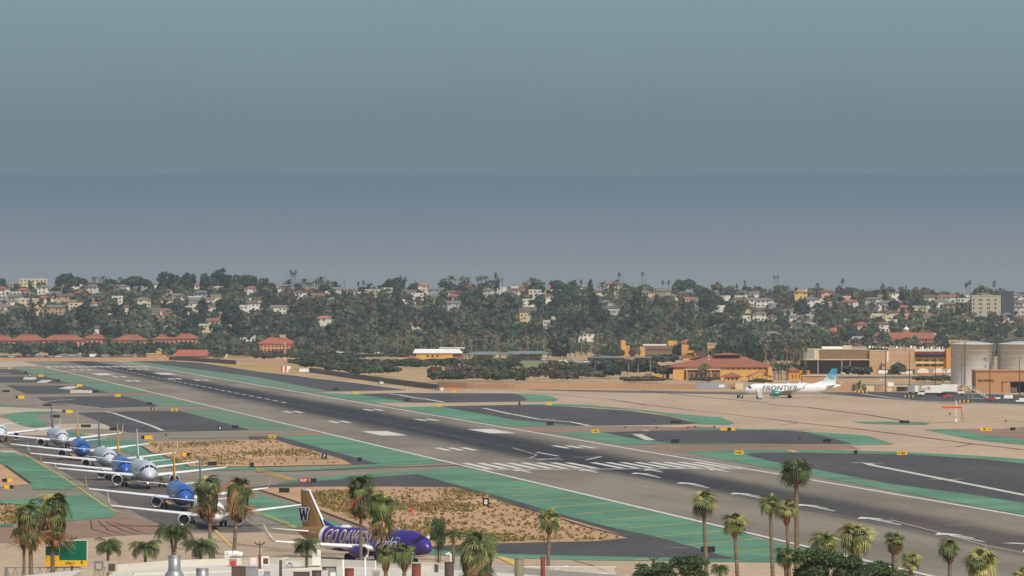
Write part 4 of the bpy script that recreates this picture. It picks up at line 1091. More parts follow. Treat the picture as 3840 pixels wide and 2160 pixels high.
zone_trees(1900, 4000, 1300, 1350, 240, (8,13), ['round','low','ragged'], 'DABE')
zone_trees(3950, 5000, 1125, 1330, 420, (8,14), ['round','ragged'], 'DDABC')
zone_trees(-1100, -100, 1090, 1330, 420, (8,14), ['round','ragged'], 'DDABC')
# named skyline trees
def ST(x, ytop, wpx, kind, mk, label, hs=None, ybase=None):
    yb = ybase or (ridge(x)+6); p = HP(x, yb); w = wpx*p.y/FPX
    unit = {'round':1.1,'umbrella':1.15,'column':1.95,'cone':1.3,'ragged':1.12,'tall':1.6}[kind]
    h = (yb-ytop)*p.y/FPX
    w2 = w/{'round':.98,'umbrella':.95,'column':.45,'cone':.62,'ragged':.95,'tall':.7}[kind]
    t = tree(p, w2, kind, mk, label, None, h/unit/w2)
    return t
ST(243,1024,66,'round','D','big dark round tree on the ridge right of the cream mansion')
ST(295,1038,62,'round','D','flat-topped dark tree directly right of the big round ridge tree')
ST(498,1036,85,'round','A','wide round tree on the ridge under the single palm')
ST(555,1047,34,'round','D','small round dark tree right of the wide round ridge tree')
ST(630,1044,44,'ragged','D','ragged dark tree on the ridge left of the pines')
ST(717,1025,60,'umbrella','D','umbrella pine left of the tallest pine on the ridge')
ST(820,1010,62,'umbrella','D','tallest umbrella pine leaning above the left ridge')
ST(868,1030,60,'umbrella','D','umbrella pine with broken crown right of the tallest pine')
ST(918,1035,50,'umbrella','A','wide umbrella pine second right of the tallest pine')
ST(948,1040,40,'ragged','D','dark ragged tree at the end of the pine row')
ST(1476,1041,76,'round','D','big smooth round tree alone on the middle ridge')
ST(1552,1060,42,'round','D','low round dark tree right of the smooth round tree')
ST(1680,1055,70,'round','D','broad dark tree in front of the palm row')
ST(2095,1052,56,'round','D','round oak above the shadowed white gable')
ST(2213,1039,34,'cone','D','pointed dark conifer on the middle ridge')
ST(2568,1046,66,'round','D','large dome-shaped tree on the ridge right of centre')
ST(2540,1056,34,'round','A','smaller round tree touching the dome-shaped tree')
ST(2625,1070,46,'round','A','low round tree right of the dome-shaped tree')
ST(3060,1079,64,'round','E','broad brownish tree on the right ridge')
ST(3160,1086,62,'round','D','broad dark tree on the ridge right of the lone tall palm')
ST(3278,1089,36,'round','D','small dark dome tree left of the narrow cypress')
ST(3397,1064,17,'column','D','narrow pointed cypress spire on the right ridge')
ST(3348,1130,28,'round','D','dark round tree beside pale buildings on the right slope', ybase=1170)
ST(3840,1094,60,'round','E','reddish rounded tree at the right edge of the ridge')
# size on screen decides which trees are individuals, per kind of tree; smaller ones join the mass
TREES.sort(key=lambda t: -t[3]*t[6]/t[2].y)
lim = {'broadleaf_tree': 255, 'shrub': 60}; mass = {k: [] for k in 'ABCDE'}; used_lab = defaultdict(int)
ind = []
for T in TREES:
    nm = 'shrub' if T[4] == 'low' else 'broadleaf_tree'
    if lim[nm] > 0 and -20 < T[0] < 3860: lim[nm] -= 1; ind.append(T)
    else: mass[T[5]].append(T)
KN = {'round':'rounded','tall':'tall upright','ragged':'open ragged','low':'low spreading'}; MN = {'A':'dark green','B':'grey-green','C':'olive','D':'deep green','E':'brownish'}
for T in sorted(ind, key=lambda t: t[0]):
    x, y, p, w, k, mk, hs = T
    side = 'left' if x < 1000 else ('middle' if x < 2500 else 'right')
    zone = 'at the %s slope foot' % side if y > 1255 else 'on the %s slope' % side
    nm = 'shrub' if k == 'low' else 'tree'
    base = '%s %s %s %s' % (KN[k], MN[mk], nm, zone)
    i = used_lab[base]; used_lab[base] += 1
    tree(p, w, k, mk, base+', '+ordw(i)+' such from left', 'trees on the hillside' if nm == 'tree' else 'shrubs on the hillside', hs)
# the rest of the wood: thousands of crowns nobody could count
for mk in 'ABCDE':
    V = []
    for T in mass[mk]:
        x, y, p, w, k, _, hs = T
        C = CROWNS[k][rt_.randrange(3)].reshape(-1, 4, 3)
        sel = RNG.permutation(len(C))[:(200 if w > 7 else 110)]; C = C[sel].copy()
        c = C.mean(axis=1, keepdims=True); C = c+(C-c)*(1.35 if w > 7 else 1.7)
        a = rt_.random()*6.28; R_ = np.array([[math.cos(a),-math.sin(a),0],[math.sin(a),math.cos(a),0],[0,0,1]])
        C = (C@R_.T)*np.array([w,w,w*hs])+np.array([p.x,p.y,p.z]); V.append(C.reshape(-1,3))
    if V:
        o = link('woodland', quad_mesh('woodland', np.concatenate(V), LEAFM[mk]))
        tag(o, '%s tree crowns massed between the houses and over the slope' % MN[mk], 'woodland', None, 'stuff')

# palms on the hill
def HPALM(x, ytop, ybase, kind, label, group, cr, dead=False):
    p = HP(x, max(ybase, ridge(x)+2)); k = p.y/FPX
    h = (CAMH-(ytop-HOR)*k)-p.z-cr*.75
    return hill_palm(p, max(h, 3), kind, label, group, cr, dead)
i = 0
SKY = []
for x, yt in ((354,1032),(386,1032),(453,1034)): SKY.append((x, yt, 'date', 2.6))
for x, yt, k, c in ((1091,1012,'ball',1.8),(1099,1020,'ball',1.6),(1108,1011,'ball',1.8),(1141,1040,'date',3.4),(1081,1043,'date',3.2),(1163,1056,'date',2.2),(1185,1042,'date',2.4),(1203,1033,'date',3.6),(1194,1044,'date',2.6),(1231,1048,'date',2.4),
    (1502,1034,'ball',1.9),(1520,1038,'ball',1.9),(1363,1053,'ball',1.9),(1344,1057,'ball',1.6),(1664,1038,'date',2.8),(1692,1029,'date',3.4),(1732,1032,'date',2.3),(1752,1035,'date',3.0),(1793,1034,'date',2.4),(1805,1030,'date',2.2),(1822,1032,'date',2.2),(1859,1023,'ball',2.1),(1870,1039,'fan',1.3),(1883,1042,'fan',1.2),
    (1970,1055,'date',2.4),(1993,1037,'date',3.3),(2140,1049,'date',2.3),(2180,1048,'fan',1.8),(2259,1053,'date',3.4),(2322,1022,'fan',1.6),(2410,1019,'fan',1.7),(2313,1043,'date',2.8),(2486,1050,'fan',1.7),(2508,1052,'fan',1.4),(2763,1062,'ball',1.9),(2794,1051,'ball',1.8),
    (2904,1032,'fan',1.3),(2916,1032,'fan',1.3),(2914,1066,'date',2.8),(2951,1067,'date',2.6),(2986,1074,'date',2.8),(3066,1060,'fan',2.2),(3160,1042,'ball',2.0),(3309,1081,'date',2.8),(3361,1089,'date',1.8),(3489,1094,'date',3.0),(3525,1102,'date',2.2),(3559,1095,'ball',1.9),(3624,1060,'fan',1.9),(3636,1050,'fan',1.9),(3677,1082,'fan',1.6),(3728,1053,'ball',2.1),(3655,1095,'date',2.8),(3692,1093,'date',2.4)): SKY.append((x, yt, k, c))
SKY.sort()
KP = {'date':'feathery','ball':'round-headed','fan':'thin tall'}
ck = defaultdict(int)
for (x, yt, k, c) in SKY:
    p = HPALM(x, yt, ridge(x)+5, k, '%s palm against the sky on the ridge, %s of its kind from the left' % (KP[k], ordw(ck[k])), 'palms along the ridge', c*1.55); ck[k] += 1
rp = random.Random(3)
P2 = []
for n, (x0, x1, y0, y1) in ((85,(1280,1950,1318,1342)),(110,(1900,2700,1318,1346)),(26,(2850,3060,1330,1400)),(34,(3300,3480,1285,1322)),(16,(3600,3850,1240,1290)),(12,(900,1100,1230,1280)),(12,(2300,2900,1200,1260))):
    for _ in range(n):
        P2.append((rp.uniform(x0,x1), rp.uniform(y0,y1)))
P2.sort()
for i, (x, y) in enumerate(P2):
    p = HP(x, y); dead = rp.random() < .09; hp_ = rp.uniform(7,15)
    if y >= 1316 and x < 2720: hp_ = (y-rp.uniform(1235,1306))*p.y/FPX-2
    if 3290 < x < 3490: hp_ = max(4.0, (y-1274)*p.y/FPX-2)
    hill_palm(p, hp_, 'fan', '%s fan palm at the foot of the slope, %s from the left' % ('brown withered' if dead else 'shaggy green', ordw(i)), 'palms at the foot of the slope', rp.uniform(2.2,2.9), dead)

# ------------------------------------------------------------ larger buildings between the field and the hill
M_salmon = mat('salmon_stucco', rgb(198,140,112), .9, .12, .3)
M_redroof = mat('red_roof_tiles', rgb(150,94,74), .85, .16, .6, fine=.1, fscale=3)
M_orroof = mat('orange_red_roof_tiles', rgb(164,94,78), .85, .12, .6, fine=.1, fscale=3)
M_ochre = mat('ochre_yellow_stucco', rgb(206,160,84), .9, .08, .3)
M_ochre2 = mat('deep_orange_yellow_stucco', rgb(206,146,64), .9, .08, .3)
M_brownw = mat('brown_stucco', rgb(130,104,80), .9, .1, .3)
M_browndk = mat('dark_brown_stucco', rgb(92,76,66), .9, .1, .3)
M_tanw = mat('tan_stucco', rgb(190,148,98), .9, .08, .3)
M_creamw = mat('cream_stucco', rgb(222,202,158), .9, .08, .3)
M_whitew = mat('white_painted_roofing', rgb(232,230,222), .85, .06, .3)
M_greyw = mat('grey_concrete_wall', rgb(150,148,142), .9, .1, .3)
M_slab = mat('beige_tower_concrete', rgb(180,170,152), .9, .08, .3)
M_glassdk = mat('blue_black_tower_glass', rgb(52,62,76), .25, spec=.6)
M_metal = mat('galvanised_metal', rgb(160,162,160), .5, .1, 1.0, metal=.3)
M_solar = mat('grey_green_canopy_roof', rgb(120,132,130), .6, .1, .5)
M_pole = mat('grey_pole_paint', rgb(150,144,132), .7)
M_poledk = mat('dark_brown_pole_paint', rgb(84,70,62), .7)
M_tank = mat('pale_grey_tank_paint', rgb(206,206,202), .55, .05, .15)
M_tankdk = mat('dark_tank_ladder_paint', rgb(98,98,96), .7)
M_brick = mat('orange_tan_block_wall', rgb(176,132,94), .9, .1, .4, stretch=(.4,.4,3))
M_block = mat('perimeter_block_wall', rgb(176,142,112), .9, .12, .3)
M_mesh = mat('grey_screened_fence', rgb(112,104,98), .9, .15, .3)
M_red = mat('red_paint', rgb(186,60,44), .6)
M_dkred = mat('dark_red_panel', rgb(110,44,44), .7)
M_orange = mat('safety_orange_paint', rgb(226,86,40), .6)
M_black = mat('black_sign_back', rgb(40,40,38), .8)
M_signy = mat('yellow_sign_panel', rgb(232,184,30), .6)
M_signred = mat('red_sign_panel', rgb(178,34,34), .6)
M_signw = mat('white_sign_lettering', rgb(235,235,230), .6)
M_whitecar = mat('white_car_paint', rgb(228,228,224), .3, spec=.5)
M_darkcar = mat('dark_car_paint', rgb(58,60,66), .3, spec=.5)
M_redcar = mat('red_car_paint', rgb(150,44,40), .3, spec=.5)
M_silcar = mat('silver_car_paint', rgb(160,164,168), .3, metal=.3, spec=.5)
M_tarp = mat('white_tent_fabric', rgb(222,216,204), .8)

class Site:
    def __init__(s, xc, yb, name, label, cat='building', group=None, hill=False):
        s.p = HP(xc, yb) if hill else G(xc, yb)
        s.xc, s.yb = xc, yb; s.k = s.p.y/FPX; s.yb = HOR+(CAMH-s.p.z)/s.k
        s.t = thing(name, label, cat, tuple(s.p), 0, group)
    def X(s, x): return (x-s.xc)*s.k
    def Zz(s, y): return (s.yb-y)*s.k
    def box(s, name, m, x0, x1, y0, y1, d0=0.0, d1=12.0, parent=None):
        mb = MB(); a, b = s.X(x0), s.X(x1); c, d = s.Zz(y1), s.Zz(y0)
        mb.box(((a+b)/2, (d0+d1)/2, (c+d)/2), (b-a, d1-d0, d-c)); return mb.build(name, m, parent or s.t)
    def hip(s, name, m, x0, x1, ye, yr, d0, d1, rx=None, ov=.8, parent=None):
        a, b = s.X(x0)-ov, s.X(x1)+ov; ze, zr = s.Zz(ye), s.Zz(yr); d0 -= ov; d1 += ov; dm = (d0+d1)/2
        r0, r1 = (s.X(rx[0]), s.X(rx[1])) if rx else (a+min((d1-d0)/2, (b-a)/2-.2), b-min((d1-d0)/2, (b-a)/2-.2))
        mb = MB(); mb.add([(a,d0,ze),(b,d0,ze),(b,d1,ze),(a,d1,ze),(r0,dm,zr),(r1,dm,zr)], [(0,1,5,4),(1,2,5),(2,3,4,5),(3,0,4),(3,2,1,0)])
        mb.box(((a+b)/2, dm, ze-.16), (b-a, d1-d0, .3)); return mb.build(name, m, parent or s.t)
    def gable(s, name, m, x0, x1, ye, yr, d0, d1, ov=.6, parent=None):
        """gable end facing the viewer"""
        a, b = s.X(x0)-ov, s.X(x1)+ov; ze, zr = s.Zz(ye), s.Zz(yr); c = (a+b)/2; d0 -= ov
        mb = MB(); T = .3
        mb.add([(a,d0,ze),(c,d0,zr),(b,d0,ze),(a,d1,ze),(c,d1,zr),(b,d1,ze),(a,d0,ze-T),(c,d0,zr-T),(b,d0,ze-T),(a,d1,ze-T),(c,d1,zr-T),(b,d1,ze-T)],
               [(0,1,4,3),(1,2,5,4),(6,9,10,7),(7,10,11,8),(0,6,7,1),(1,7,8,2),(3,4,10,9),(4,5,11,10),(0,3,9,6),(2,8,11,5)])
        o = mb.build(name, m, parent or s.t); return o
    def windows(s, x0, x1, y0, y1, nx, ny, fw=.5, fh=.5, d=-.06, m=None, name='window'):
        W = (s.X(x1)-s.X(x0))/nx; H = (s.Zz(y0)-s.Zz(y1))/ny
        me = box_mesh(name, m or M_win, (round(W*fw,2), .14, round(H*fh,2)), (0,0,0))
        for i in range(nx):
            for j in range(ny):
                o = link(name, me, s.t); o.location = (s.X(x0)+(i+.5)*W, d, s.Zz(y0)-(j+.5)*H)
    def posts(s, xs, y0, y1, r=.18, d=0.0, m=None, name='post'):
        for x in xs:
            mb = MB(); mb.tube((0,0,0), (0,0,s.Zz(y0)-s.Zz(y1)), r, n=6); o = mb.build(name, m or M_pole, s.t); o.location = (s.X(x), d, s.Zz(y1))

def r1(v): return v/2.6833
# barracks with hipped red roofs, left
BG = 'long salmon barracks with red hipped roofs'
def barrack(x0, x1, yr, ye, yb, label, nwin, d=14, mon=True):
    S = Site((x0+x1)/2, yb, 'barracks_building', label, 'building', BG, hill=True)
    S.box('wall', M_salmon, x0, x1, ye, S.yb+8, 0, d); rf = S.hip('roof', M_redroof, x0, x1, ye, yr, 0, d)
    if mon: S.box('roof_monitor', M_redroof, x0+(x1-x0)*.25, x1-(x1-x0)*.25, yr-2, yr+2, d*.42, d*.58, rf)
    S.windows(x0+4, x1-4, ye+1, S.yb+1, nwin, 1, .4, .55)
    return S
barrack(-60, 56, 1259, 1277, 1303, 'salmon barracks with red roof cut by the left picture edge', 6)
barrack(160, 315, 1256, 1275, 1304, 'long salmon barracks with red roof, second from the left, largest of the row', 8)
barrack(45, 165, 1255, 1276, 1302, 'red-roofed barracks set behind, between the first and the largest', 6, 12)
barrack(306, 421, 1255, 1270, 1298, 'red-roofed barracks behind trees, just right of the largest', 6, 12)
barrack(427, 548, 1255, 1275, 1305, 'salmon barracks with six plain dark windows in the middle of the row', 6, 16)
barrack(574, 655, 1254, 1271, 1298, 'red-roofed barracks right of the one with plain dark windows', 5, 12)
barrack(650, 742, 1252, 1269, 1298, 'rightmost long red-roofed barracks of the row', 5, 12)
S = Site(830, 1298, 'mission_chapel', 'salmon chapel with little bell tower right of the barracks', hill=True)
S.box('wall', M_salmon, 806, 880, 1279, 1302, 0, 10); S.hip('roof', M_redroof, 806, 880, 1279, 1268, 0, 10); S.box('bell_tower', M_salmon, 835, 848, 1248, 1290, -1.5, 1.5); S.hip('tower_roof', M_redroof, 835, 848, 1248, 1241, -1.5, 1.5, ov=.3); S.windows(838, 845, 1252, 1262, 1, 1, .7, .8, -1.55)
S = Site(1038, 1322, 'hall_building', 'two-storey building with wide red hipped roof behind the red and white mast')
S.box('wall', M_salmon, 970, 1104, 1288, 1324, 0, 16); rf = S.hip('roof', M_orroof, 966, 1110, 1288, 1266, 0, 16); S.windows(974, 1100, 1292, 1318, 9, 2, .45, .5); S.box('chimney', M_salmon, 1047, 1064, 1255, 1268, 6, 9, rf)
S = Site(720, 1341, 'long_shed', 'low shed with bright orange-red roof behind the runway end')
S.box('wall', M_tanw, 660, 780, 1334, 1342, 0, 12); S.hip('roof', M_orroof, 657, 782, 1334, 1312, 0, 12, rx=(664,776)); S.windows(670, 775, 1335, 1342, 8, 1, .4, .5)
S = Site(573, 1342, 'storage_block', 'plain tan flat-roofed block left of the orange-roofed shed'); S.box('wall', M_block, 549, 598, 1327, 1342, 0, 8); S.box('roof', M_creamw, 548, 599, 1325, 1327, -.3, 8.3); S.box('annex', M_browndk, 513, 548.5, 1329, 1342, 1, 7)
S = Site(600, 1338, 'small_house', 'small yellow house with pale gable beside the tan block', 'house'); S.box('wall', M_ochre, 586, 606, 1316, 1338, 0, 8); S.gable('roof', M_creamw, 585, 607, 1317, 1307, 0, 8)
S = Site(620, 1341, 'small_house', 'low beige house with brown roof between tan block and orange shed', 'house'); S.box('wall', M_tanw, 606, 626, 1330, 1341, 0, 8); S.gable('roof', M_orroof, 604, 628, 1330, 1321, 0, 8)
S = Site(840, 1345, 'bus_shelter_building', 'pale yellow flat building right of the orange-roofed shed'); S.box('wall', M_creamw, 800, 852, 1330, 1343, 0, 8); S.box('roof', M_whitew, 799, 853, 1328, 1330, -.3, 8.3)
# yellow gymnasium with white roof, small red hut, canopies
S = Site(1640, 1352, 'yellow_hall', 'yellow hall with curved white roof in front of the palm grove')
S.box('wall', M_ochre, 1561, 1698, 1323, 1352, 0, 14); S.box('side_wall', M_brownw, 1698.3, 1738, 1325, 1350, 1, 13); S.hip('roof', M_whitew, 1553, 1729, 1323, 1309, 0, 14, rx=(1556,1722)); S.windows(1595, 1650, 1331, 1340, 3, 1, .45, .8)
S.box('roof_overhang', M_whitew, 1645, 1743, 1304, 1307, 14.5, 22)
S = Site(1545, 1358, 'garden_hut', 'small hut with orange tiled roof left of the yellow hall', 'hut'); S.box('wall', M_orroof, 1527, 1566, 1346, 1358, 0, 6); S.hip('roof', M_orroof, 1524, 1568, 1346, 1334, 0, 6)
for x0, x1, yt, lab in ((1738, 1882, 1319, 'long grey-green canopy over parking right of the yellow hall'), (1870, 2062, 1317, 'longer grey-green canopy with posts behind the sports lawn')):
    S = Site((x0+x1)/2, 1351, 'shade_canopy', lab, 'canopy', 'grey-green shade canopies')
    mb = MB(); a, b = S.X(x0), S.X(x1); z = S.Zz(yt+8); z2 = S.Zz(yt)
    mb.add([(a,0,z),(b,0,z),(b-4,12,z2),(a+8,12,z2),(a,0,z-.4),(b,0,z-.4),(b-4,12,z2-.4),(a+8,12,z2-.4)], [(0,1,2,3),(7,6,5,4),(0,4,5,1),(1,5,6,2),(2,6,7,3),(3,7,4,0)]); mb.build('roof', M_solar, S.t)
    S.posts(np.linspace(x0+8, x1-8, 9), yt+9, 1351, .22, 1.0, M_poledk); S.box('rear_wall', M_creamw, x0+30, x1-12, 1331, 1344, 13, 14); S.box('base_wall', M_greyw, x0+4, x1-4, 1345, 1351, 11.5, 12.5)
S = Site(2330, 1419, 'solar_canopy', 'thin solar canopy on tall posts left of the red-roofed hall', 'canopy')
S.box('roof', M_solar, 2214, 2445, 1338, 1342, 0, 9); S.box('upper_roof', M_solar, 2250, 2330, 1335.5, 1337.8, 4, 10); S.posts((2286,2357,2394,2440,2232), 1342, 1419, .22, 3.0, M_pole); 
S = Site(2480, 1349, 'tent_roofs', 'row of beige pointed tents behind the solar canopy', 'tent'); 
for i in range(5): S.gable('tent_roof', M_tarp, 2446+i*21, 2466+i*21, 1346, 1337, 0, 6, .2)
# yellow school complex
S = Site(2560, 1349, 'yellow_school_building', 'ochre and brown school complex with flat roofs and little red hip tower')
S.box('end_wall', M_ochre, 2399, 2418, 1300, 1349, -.5, 12); S.box('classroom_wall', M_brownw, 2418.3, 2535, 1296, 1349, 0, 12); S.box('roof_edge', M_whitew, 2412, 2500, 1291, 1295.8, -.3, 12); S.windows(2424, 2532, 1300, 1345, 14, 2, .5, .42)
S.box('penthouse', M_ochre, 2507, 2540, 1278, 1296, 6, 12); S.box('tower_wall', M_ochre, 2556, 2604, 1285, 1349, -2, 10); S.hip('tower_roof', M_orroof, 2553, 2605, 1284, 1271, -2, 10); S.box('red_panel', M_dkred, 2604.3, 2613, 1299, 1325, 0, 8); S.box('stair_wall', M_browndk, 2613.3, 2653, 1299, 1340, .5, 10)
S.box('curved_wing', M_ochre, 2653.3, 2704, 1297, 1335, -1, 10); S.box('rear_wing', M_brownw, 2704.3, 2736, 1299, 1330, 1, 10); S.box('roof_unit', M_whitew, 2598, 2625, 1284, 1296, 5, 9); S.box('roof_unit', M_greyw, 2640, 2690, 1286, 1296, 5, 9); S.box('penthouse', M_ochre, 2711, 2744, 1277, 1296, 4, 10); S.box('tank_unit', M_metal, 2636, 2648, 1279, 1296, 3, 5)
S = Site(2337, 1345, 'yellow_block', 'narrow ochre block left of the school complex'); S.box('wall', M_ochre, 2329, 2346, 1277, 1345, 0, 8); S.box('side_wall', M_ochre2, 2346.3, 2362, 1296, 1345, 1, 8)
S = Site(2640, 1350, 'low_red_roof_house', 'low house with red hip roof in front of the school tower', 'house'); S.box('wall', M_ochre, 2560, 2610, 1336, 1350, 0, 9); S.hip('roof', M_redroof, 2553, 2618, 1336, 1325, 0, 9)
# large hall with red hipped roof
S = Site(2706, 1424, 'red_roofed_hall', 'large ochre hall with sweeping red hipped roof and raised monitor')
S.box('wall', M_ochre, 2530, 2890, 1374, 1424, 0, 30); rf = S.hip('roof', M_redroof, 2516, 2896, 1375, 1334, 0, 30, rx=(2685,2782), ov=1.0); S.box('roof_monitor', M_browndk, 2690, 2756, 1329, 1339, 12, 18, rf); S.hip('monitor_roof', M_redroof, 2686, 2776, 1330, 1324, 10, 20, parent=rf)
S.box('recessed_wall', M_brownw, 2571, 2700, 1378, 1424, -1.2, -.05); S.box('entrance_beam', M_creamw, 2565, 2705, 1384, 1387, -2.2, -1.3); S.box('entry_block', M_ochre, 2523, 2563, 1386, 1424, -3, -.2); S.windows(2530, 2562, 1376, 1383, 3, 1, .5, .7, -.2); S.posts((2575,2620,2665), 1387, 1424, .3, -1.8, M_ochre); S.windows(2720, 2880, 1378, 1387, 8, 1, .3, .6); S.windows(2585, 2690, 1400, 1418, 6, 1, .35, .8, -1.4)
S = Site(2746, 1431, 'gabled_house', 'small ochre house with brown hip roof before the red-roofed hall', 'house'); S.box('wall', M_ochre, 2718, 2774, 1412, 1431, 0, 8); S.hip('roof', mat('brown_red_tiles', rgb(150,92,70), .9, .15, .6), 2711, 2781, 1412, 1397, 0, 8); S.windows(2725, 2770, 1414, 1428, 3, 1, .4, .7)
S = Site(2850, 1431, 'gabled_house', 'ochre house with wide brown gable behind the white airliner nose', 'house'); S.box('wall', M_ochre, 2808, 2892, 1410, 1431, 0, 8); S.gable('roof', MATS['brown_red_tiles'], 2802, 2898, 1413, 1392, 0, 8); S.windows(2815, 2885, 1412, 1430, 4, 1, .12, .9, -.08, M_browndk, 'half_timber')
S = Site(2452, 1421, 'small_yellow_block', 'low ochre and brown block left of the red-roofed hall'); S.box('wall', M_ochre, 2446, 2475, 1402, 1421, 0, 6); S.box('wall_wing', M_ochre, 2475.3, 2491, 1397, 1416, 0, 6); S.box('dark_wing', M_brownw, 2421, 2445.7, 1401, 1421, 0, 6); S.box('door', M_red, 2497, 2510, 1403, 1420, 0, 2)
S = Site(2960, 1425, 'yellow_pavilion', 'bright ochre pavilion with little red roof above the airliner'); S.box('wall', M_ochre2, 2957, 3036, 1390, 1425, 0, 10); S.hip('roof', M_redroof, 2954, 2993, 1389, 1376, 0, 10); S.box('wall_left', M_ochre, 2880, 2895, 1378, 1425, 0, 9); S.windows(2965, 3030, 1402, 1420, 5, 1, .25, .8)
S = Site(3075, 1432, 'low_brown_building', 'low brown flat-roofed building behind the airliner tail'); S.box('wall', M_block, 3008, 3142, 1410, 1432, 0, 9); S.box('roof', M_creamw, 3006, 3144, 1407.5, 1410, -.4, 9.4)
# hangar-like brown hall, tan hall, yellow terminal
def q4(x, y): return R4(x, y)
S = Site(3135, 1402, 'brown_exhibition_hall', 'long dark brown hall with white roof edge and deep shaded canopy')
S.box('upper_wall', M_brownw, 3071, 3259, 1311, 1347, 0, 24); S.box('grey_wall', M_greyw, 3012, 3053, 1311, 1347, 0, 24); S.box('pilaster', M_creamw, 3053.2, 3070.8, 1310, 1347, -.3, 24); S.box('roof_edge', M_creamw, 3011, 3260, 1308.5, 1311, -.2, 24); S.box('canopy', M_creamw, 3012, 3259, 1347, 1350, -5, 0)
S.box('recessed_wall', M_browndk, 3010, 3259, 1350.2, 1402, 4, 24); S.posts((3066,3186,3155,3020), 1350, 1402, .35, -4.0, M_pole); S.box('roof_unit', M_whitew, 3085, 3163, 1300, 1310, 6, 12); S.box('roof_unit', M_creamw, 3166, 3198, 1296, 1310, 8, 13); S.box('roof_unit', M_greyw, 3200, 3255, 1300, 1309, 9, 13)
S = Site(3300, 1402, 'tan_warehouse', 'tan blank-walled warehouse between brown hall and yellow terminal')
S.box('wall', M_tanw, 3259.5, 3326, 1316, 1402, -2, 24); S.box('downpipe', M_whitew, 3326.2, 3331, 1316, 1357, -1.5, 1); S.box('rear_wall', M_tanw, 3331, 3430, 1308, 1402, 0, 26); S.box('roof_edge', M_creamw, 3330, 3431, 1306, 1308, -.2, 26); S.box('roof_edge', M_creamw, 3259, 3327, 1314, 1316, -2.2, 22)
S.box('front_annex', M_tanw, 3305, 3431, 1357, 1385, -6, -2.2); S.box('loading_door', M_browndk, 3307, 3317, 1365, 1372, -6.1, -5.9)
for i in range(14):
    x = 3262+i*13; o = S.box('roof_unit', [M_whitew, M_creamw, M_greyw, M_metal][i % 4], x, x+7+(i*5) % 5, 1297+(i*7) % 6, 1306, 8+(i % 3)*2, 12+(i % 3)*2)
S = Site(3480, 1400, 'yellow_terminal', 'yellow terminal with red fascia beam and dark glass band left of the tanks')
S.box('wall', M_ochre, 3431, 3547, 1326, 1400, 0, 22); S.box('fascia_beam', M_dkred, 3400, 3546, 1318.5, 1328.5, -3, .5); S.box('glass_band', M_glassdk, 3433, 3546, 1329, 1340, -.3, .3); S.box('corner_wall', M_ochre2, 3547.2, 3572, 1308, 1378, -2, 22); S.windows(3432, 3545, 1346, 1356, 4, 1, .62, .6); S.windows(3432, 3545, 1364, 1374, 4, 1, .62, .8); S.box('awning', M_creamw, 3432, 3528, 1358, 1364, -1.4, -.2); S.box('upper_roof', M_tarp, 3432, 3545, 1311, 1318, 3, 20)
for i in range(11):
    x = 3432+i*10.5; S.box('roof_unit', [M_whitew, M_metal, M_creamw][i % 3], x, x+6, 1299+(i*5) % 7, 1311, 8+(i % 2)*3, 11+(i % 2)*3)
S = Site(3615, 1330, 'cream_office', 'long cream office seen above the terminal and tank tops', hill=False); S.box('wall', M_creamw, 3545, 3688, 1277, 1330, 0, 12); S.box('roof_edge', M_ochre, 3544, 3689, 1275, 1277.5, -.3, 12); S.windows(3550, 3640, 1281, 1287, 7, 1, .5, .6)
# low sheds and tents before the terminal
S = Site(3490, 1402, 'grey_stucco_sheds', 'low grey shed range with pale round-topped fronts before the yellow terminal', 'shed'); 
S.box('wall', M_greyw, 3413, 3572, 1382, 1398, -4, 2); 
for x in (3459, 3519, 3568):
    mb = MB(); n = 10; P = []
    w, h = 22*S.k, 17*S.k
    for i in range(n+1):
        a = math.pi*i/n; P.append((w*math.cos(a), h*math.sin(a)**.8))
    V = [(u, -4.4, v) for u, v in P]+[(u, 0, v) for u, v in P]
    mb.add(V, [tuple(range(n+1))[::-1], tuple(range(n+1, 2*n+2))]+[(i, i+1, n+2+i, n+1+i) for i in range(n)]); o = mb.build('rounded_front', M_tarp, S.t); o.location = (S.X(x), 0, S.Zz(1398))
S = Site(3500, 1413, 'orange_low_wall', 'low orange-tan wall in front of the grey sheds', 'wall'); S.box('wall', M_brick, 3440, 3545, 1399, 1413, 0, .6)
# long red-roofed building with cupola
S = Site(3390, 1302, 'naval_building', 'very long red-roofed building with white cupola above the terminals', hill=True)
S.box('wall', M_salmon, 3275, 3508, 1270, 1306, 0, 14); rf = S.hip('roof', M_redroof, 3271, 3512, 1270, 1247, 0, 14, rx=(3290,3500)); S.hip('centre_roof', M_redroof, 3360, 3440, 1270, 1241, -3, 10); 
mb = MB(); mb.lathe([(0,1.9),(2.2,1.9),(2.2,2.3),(2.5,2.3),(3.6,1.6),(4.2,.3),(6.5,.05)], 12); o = mb.build('cupola', M_whitew, S.t); o.location = (S.X(3400), 5, S.Zz(1248)); S.windows(3280, 3505, 1272, 1300, 18, 2, .4, .5)
S = Site(3575, 1300, 'red_hip_house', 'red hip-roofed house at the right end of the long building', 'house', hill=True); S.box('wall', M_creamw, 3545, 3605, 1276, 1302, 0, 10); S.hip('roof', M_redroof, 3541, 3609, 1276, 1257, 0, 10)
S = Site(3125, 1285, 'red_roof_house', 'tall bright orange-roofed house among trees left of the long building', 'house', hill=True); S.box('wall', M_salmon, 3112, 3140, 1252, 1288, 0, 9); S.hip('roof', M_orroof, 3108, 3144, 1253, 1229, 0, 9, rx=(3117,3138))
